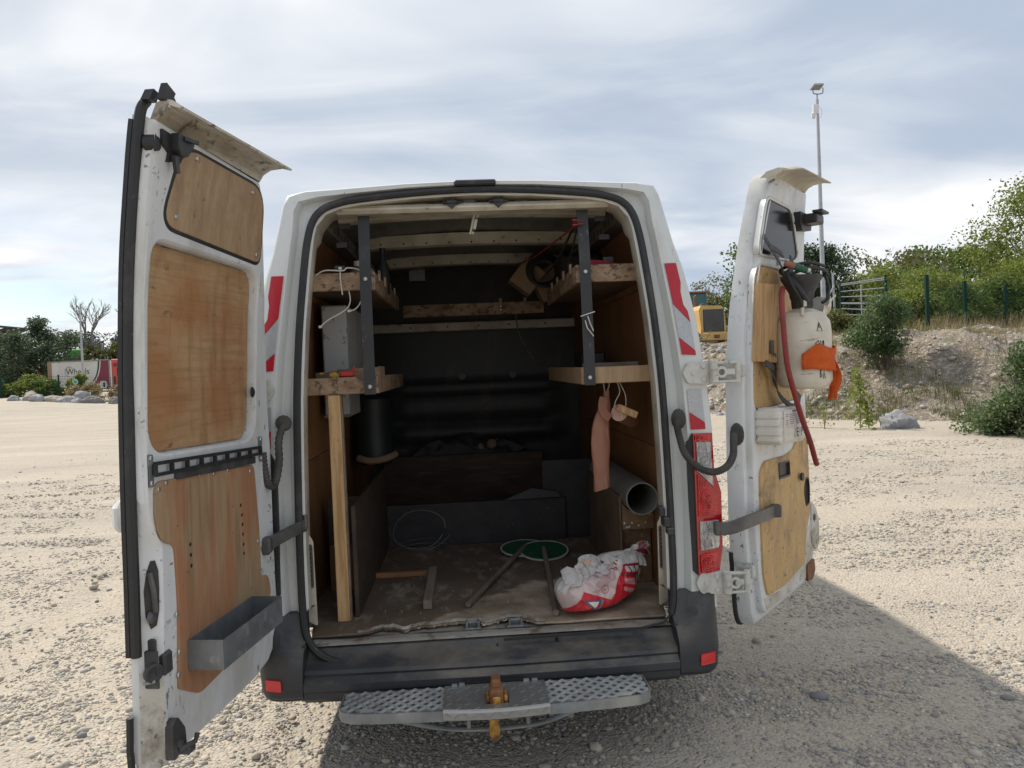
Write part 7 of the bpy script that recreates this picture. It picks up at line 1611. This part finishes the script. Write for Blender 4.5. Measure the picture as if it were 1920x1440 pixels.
# ------------------------------------------------------------------ the far left side
def lorry():
    t = thing('articulated_lorry', 'red cab lorry with a white and maroon curtain side trailer parked beyond the left boulders', 'lorry', (-45, 89.5, .3))
    M = Matrix.Translation((-49.1, 90.2, .25)) @ Matrix.Rotation(R(-3), 4, 'Z') @ Matrix.Scale(.865, 4, (1, 0, 0))
    L_ = 8.3
    def bx(name, a, b, m, w=.05): return MB().bbox(a, b, w, M).obj(name, m, t)
    bx('trailer_box', (0, 0, 1.15), (L_, 2.5, 4.15), 'trailer_white'); bx('roof_trim', (-.02, -.03, 4.15), (L_ + .02, 2.5, 4.25), 'roof_metal', .02); bx('rear_frame', (-.03, -.02, 1.1), (.55, .0, 4.15), 'cardboard', .005)
    F = lambda x, z, d: M @ Vector((x, -.004 - d, z))
    m = MB(); arc = [(5.1 + 2.1 * sin(a), 4.15 - 2.6 * (1 - cos(a)) ** .9) for a in np.linspace(pi / 2, 0, 12)]
    curve_ = [(7.05 - 1.9 * (1 - cos(s)) , 4.14 - 2.9 * sin(s)) for s in np.linspace(0, pi / 2, 14)]
    m.prism([(8.28, 4.14), (8.28, 1.2)] + [(5.3, 1.2)] + curve_[::-1], 0, .006, F); m.obj('maroon_panel', 'trailer_maroon', t)
    m = MB(); inner = [(x - .22, z) for x, z in curve_]; m.prism(curve_ + inner[::-1], .007, .010, F); m.obj('dark_stripe', 'drum_green', t)
    m = MB(); inn2 = [(x + .16, z + .02) for x, z in curve_]; m.prism(inn2 + curve_[::-1], .007, .010, F); m.obj('pale_stripe', 'trailer_white', t)
    v, f = text_mesh('Wheels', .98, .004); m = MB(); m.add([F(4.05 + p.x * 1.05, 2.95 + p.y, .008 + p.z) for p in v], f); m.obj('lettering', 'ink', t, smooth=False)
    m = MB(); m.tube([F(2.9 + .55 * cos(a), 3.0 + .55 * sin(a), .01) for a in np.linspace(.9, 4.6, 18)], .07, 5); m.obj('wheel_emblem', 'bulkhead_beam' if False else 'steel_grey', t)
    m = MB(); m.tube([F(.9 + .2 * k, 2.5 - .9 * (k / 18) ** .5 - .25, .008) for k in range(18)], .02, 4); m.tube([F(3.0 + k * .3, 2.12, .008) for k in range(7)], .02, 4); m.obj('thin_stripe', 'grey_ink', t)
    m = MB(); m.prism(rpoly([(6.9, 1.75), (7.95, 1.75), (7.95, .85), (6.9, .85)], .4), .008, .012, F); m.obj('round_motif', 'trailer_white', t); m = MB(); m.prism(rpoly([(7.4, 1.6), (7.7, 1.6), (7.7, 1.0), (7.4, 1.0)], .15), .013, .016, F); m.obj('motif_eye', 'drum_green', t)
    for k in range(5): bx('side_guard', (3.6 + k * .45, -.02, .35), (3.68 + k * .45, .05, 1.15), 'roof_metal', .01)
    bx('chassis', (.4, .3, .75), (L_ + .6, 2.2, 1.12), 'black_plastic', .02)
    for x in (1.2, 2.4): MB().lathe([(0, -.15), (.5, -.15), (.5, .15), (0, .15)], 20, M @ Matrix.Translation((x, .25, .5)) @ Matrix.Rotation(pi / 2, 4, 'X')).obj('wheel', 'tyre', t)
    bx('cab', (8.6, .05, .55), (10.6, 2.45, 4.0), 'cab_red', .12); bx('sun_visor', (8.55, .02, 3.55), (10.5, 2.48, 4.28), 'cab_red', .1); bx('side_window', (9.35, .03, 2.25), (10.2, .048, 3.25), 'glass_dark', .005); bx('air_deflector', (8.35, .1, .9), (8.6, .4, 4.1), 'canister_white', .03); bx('roof_light', (8.9, .0, 3.4), (9.5, .02, 3.8), 'trailer_maroon', .005)
    w = MB().lathe([(0, -.16), (.52, -.16), (.52, .16), (0, .16)], 22, M @ Matrix.Translation((9.6, .25, .52)) @ Matrix.Rotation(pi / 2, 4, 'X')).obj('wheel', 'tyre', t); MB().lathe([(0, .17), (.3, .17), (.3, .12)], 16, M @ Matrix.Translation((9.6, .25, .52)) @ Matrix.Rotation(pi / 2, 4, 'X')).obj('hub', 'steel_grey', w)
lorry()
def left_side():
    p = thing('lamp_post', 'slim pale lamp post standing before the lorry trailer', 'light pole', (-37.3, 74, .5)); MB().tube([(-37.3, 74, .2), (-37.3, 74, 8.9)], [.13, .07], 10).obj('pole', 'steel_grey', p); MB().bbox((-37.5, 73.9, 8.8), (-37.1, 74.1, 8.95), .02).obj('lamp_head', 'steel_grey', p)
    s = thing('round_sign', 'round green sign on a post beside the boulders', 'sign', (-33.5, 64.7, .5)); MB().tube([(-33.5, 64.75, .2), (-33.5, 64.75, 2.0)], .04, 6).obj('sign_post', 'steel_grey', s); MB().lathe([(0, 0), (.17, 0), (.17, .05), (0, .05)], 24, Matrix.Translation((-33.5, 64.7, 1.95)) @ Matrix.Rotation(pi / 2, 4, 'X')).obj('sign_face', 'sign_disc_green', s); MB().lathe([(.16, .0), (.22, .0), (.22, .035), (.16, .035)], 24, Matrix.Translation((-33.5, 64.7, 1.95)) @ Matrix.Rotation(pi / 2, 4, 'X')).obj('sign_border', 'van_white', s)
    MB().bbox((-33.85, 64.7, .9), (-33.1, 64.73, 1.4), .01).obj('notice_board', 'trailer_white', s)
    f = thing('mesh_fence', 'dark green mesh fence on posts far behind the boulders on the left', 'fence', (-42, 69.2, .8)); xs = [-47, -42.3, -37.2, -32.2, -27.5]
    for x in xs: MB().bbox((x - .06, 69.15, .2), (x + .06, 69.27, float(ground_h(x, 69)) + 2.0), .01).obj('post', 'fence_green', f)
    for a, b in zip(xs[:-1], xs[1:]):
        g = MB(); z0, z1 = float(ground_h(a, 69)), float(ground_h(b, 69))
        for k in range(8): g.tube([(a, 69.2, z0 + .1 + k * .25), (b, 69.2, z1 + .1 + k * .25)], .012, 4)
        for k in range(26): x = a + (b - a) * k / 26; z = z0 + (z1 - z0) * k / 26; g.box((x - .006, 69.2, z), (x + .006, 69.21, z + 1.9))
        g.obj('mesh_panel', 'fence_green', f, smooth=False)
    g = thing('green_screener', 'bright green screening machine with raised conveyor behind the lorry', 'construction machine', (-57.5, 110, 3))
    M = Matrix.Translation((-58.5, 110.5, 5.0))
    MB().bbox((-.6, -1, -.8), (4.0, 1, .45), .1, M @ Matrix.Rotation(R(-9), 4, 'Y')).obj('machine_body', 'machine_green', g); MB().bbox((-2.6, -.5, .35), (4.3, .5, .6), .05, M @ Matrix.Rotation(R(-13), 4, 'Y')).obj('conveyor', 'machine_green', g); MB().bbox((2.2, -1.1, .55), (4.1, 1.1, 1.75), .15, M).obj('engine_cover', 'machine_green', g); MB().bbox((1.3, -1.12, .2), (3.5, -1.05, .75), .02, M).obj('engine_grille', 'black_plastic', g); MB().bbox((-3.0, -1, -1.9), (4, 1, -.8), .1, M).obj('track_unit', 'black_plastic', g)
    o = thing('orange_loader', 'orange machine roof showing over the reeds', 'construction machine', (-56, 100, 2.2)); MB().bbox((-57.5, 99.5, 1.2), (-54.9, 101, 3.15), .1).obj('machine_body', 'machine_orange', o); MB().bbox((-56.8, 99.8, 3.15), (-55.4, 100.8, 3.45), .1).obj('machine_roof', 'dozer_yellow', o); MB().lathe([(0, 0), (.2, 0), (.15, .3), (0, .35)], 10, Matrix.Translation((-55.6, 100, 3.45))).obj('beacon', 'dozer_yellow', o)
    for k, x in enumerate((-52.6, -51.0)):
        v = thing('parked_van', ['white van parked far behind the lorry, left of a pair', 'white van parked far behind the lorry, right of a pair'][k], 'van', (x, 112, 4.4), 'white vans far behind the lorry'); MB().bbox((x - .7, 111.5, 4.5), (x + .62, 113.5, 6.05), .12).obj('body', 'van_white', v); MB().bbox((x - .6, 111.46, 5.3), (x - .28, 111.49, 5.75), .01).obj('rear_window', 'glass_dark', v)
    y = thing('plastic_sheeted_stack', 'white sheeted stack showing over the low hedge', 'stack', (-66, 112, 4)); MB().bbox((-67.5, 111, 3.0), (-62.5, 114, 5.35), .2).obj('sheet', 'van_white', y)
    MB().bbox((-72, 111.5, 3.0), (-66.5, 114, 5.1), .1).obj('timber_base', 'cardboard', y)
    b = thing('open_shed', 'dark sloping shed roof at the left edge among the trees', 'shed', (-66, 106, 3)); m = MB(); m.prism([(-70, 11.1), (-60.0, 9.75), (-60.1, 9.5), (-70, 10.7)], 103, 108, lambda a, z, d: (a, d, z)); m.prism([(-61, 9.7), (-60.2, 9.6), (-62.5, 8.9), (-64, 9.0)], 103.2, 107.8, lambda a, z, d: (a, d, z)); m.obj('roof', 'shed_roof', b, smooth=False); MB().bbox((-70, 104, 3), (-62.3, 107, 9.6), .05).obj('wall', 'shed_wall', b)
    G = 'trees behind the lorry on the left'
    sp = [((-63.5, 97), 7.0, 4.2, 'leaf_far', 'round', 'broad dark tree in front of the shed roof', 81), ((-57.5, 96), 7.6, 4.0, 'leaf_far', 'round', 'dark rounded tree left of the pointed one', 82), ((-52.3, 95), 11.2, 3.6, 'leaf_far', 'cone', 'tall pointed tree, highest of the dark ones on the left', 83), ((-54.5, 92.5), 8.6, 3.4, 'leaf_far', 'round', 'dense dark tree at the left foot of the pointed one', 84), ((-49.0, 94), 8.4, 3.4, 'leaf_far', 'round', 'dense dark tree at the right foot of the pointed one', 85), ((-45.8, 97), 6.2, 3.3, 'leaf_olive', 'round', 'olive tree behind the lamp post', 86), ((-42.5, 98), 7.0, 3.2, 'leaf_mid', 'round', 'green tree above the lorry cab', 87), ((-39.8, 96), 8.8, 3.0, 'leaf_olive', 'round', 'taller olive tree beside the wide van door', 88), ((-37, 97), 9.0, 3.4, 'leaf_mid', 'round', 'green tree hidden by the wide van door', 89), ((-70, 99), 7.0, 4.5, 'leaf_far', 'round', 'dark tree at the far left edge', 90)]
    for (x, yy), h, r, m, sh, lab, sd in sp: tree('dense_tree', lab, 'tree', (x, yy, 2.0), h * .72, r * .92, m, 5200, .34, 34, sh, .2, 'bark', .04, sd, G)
    bare_tree('tall bare grey tree standing above the lamp post', (-47.6, 97, 5.0), 10.0, 3); bare_tree('bare grey tree top just left of the wide van door', (-42.3, 100, 6.0), 8.0, 5)
    D = 'trees on the distant rise'
    for k, x in enumerate((-84, -78, -72, -66, -60)): tree('distant_tree', 'tree coloured blue with haze on the distant rise, ' + ['leftmost', 'second from left', 'middle', 'fourth from left', 'rightmost'][k], 'tree', (x * 1.62, 250, 9.0), 8.5, 6.5, 'leaf_hazy', 1800, .8, 20, 'round', .3, 'bark', .02, 100 + k, D)
    for k, (x, yy, h, r, m, n, lab) in enumerate(((-41.5, 72.5, 2.0, 1.9, 'leaf_bright', 4200, 'light green reeds behind the left mesh fence, left clump'), (-44.8, 72, 2.2, 1.6, 'leaf_mid', 3200, 'light green reeds at the left edge behind the mesh fence'), (-39.2, 71.5, 1.5, 1.3, 'leaf_mid', 3200, 'mid green reeds in the middle behind the left mesh fence'), (-36.6, 71.5, 2.0, 1.0, 'leaf_bright', 3200, 'yellow green reeds in front of the trailer'), (-48.5, 73, 2.8, 1.8, 'leaf_bright', 3600, 'tall reeds beyond the left end of the mesh fence'))):
        shrub('reed_clump', lab, (x, yy, float(ground_h(x, yy)) - .1), h, r, m, n, .24, 110 + k, 'reeds')
    for k, (x, yy, h, lab) in enumerate(((-31.6, 63.4, 1.5, 'dry straw coloured plants right of the round sign'), (-29.5, 63.2, 1.3, 'dry plants behind the dark angular boulder'), (-33.0, 63.6, 1.2, 'dry plants at the foot of the round sign'), (-27.6, 62, .9, 'dry tuft near the right end of the boulders'))): shrub('dry_plant', lab, (x, yy, float(ground_h(x, yy))), h, .95, 'dry_stalk', 1500, .16, 120 + k, 'plant')
    for k, (x, yy, h, r, m, lab) in enumerate(((-62, 104, 3.4, 4.2, 'leaf_olive', 'olive hedge below the shed roof'), (-55, 105, 3.2, 3.8, 'leaf_olive', 'olive hedge left of the green machine'), (-53.5, 107.5, 3.7, 2.6, 'leaf_olive', 'olive bush in front of the green machine'), (-46.5, 104, 2.9, 3.6, 'leaf_olive', 'olive hedge behind the trailer roof'), (-41, 103, 3.0, 3.4, 'leaf_olive', 'olive hedge behind the lorry cab'))): shrub('hedge_bush', lab, (x, yy, 1.4), h, r, m, 3600, .3, 130 + k, 'hedge')
    shrub('low_weed', 'green weeds between the two boulders at the right end of the row', (-27.2, 61.4, .0), .8, .8, 'leaf_bright', 900, .16, 140, 'weed')
left_side()
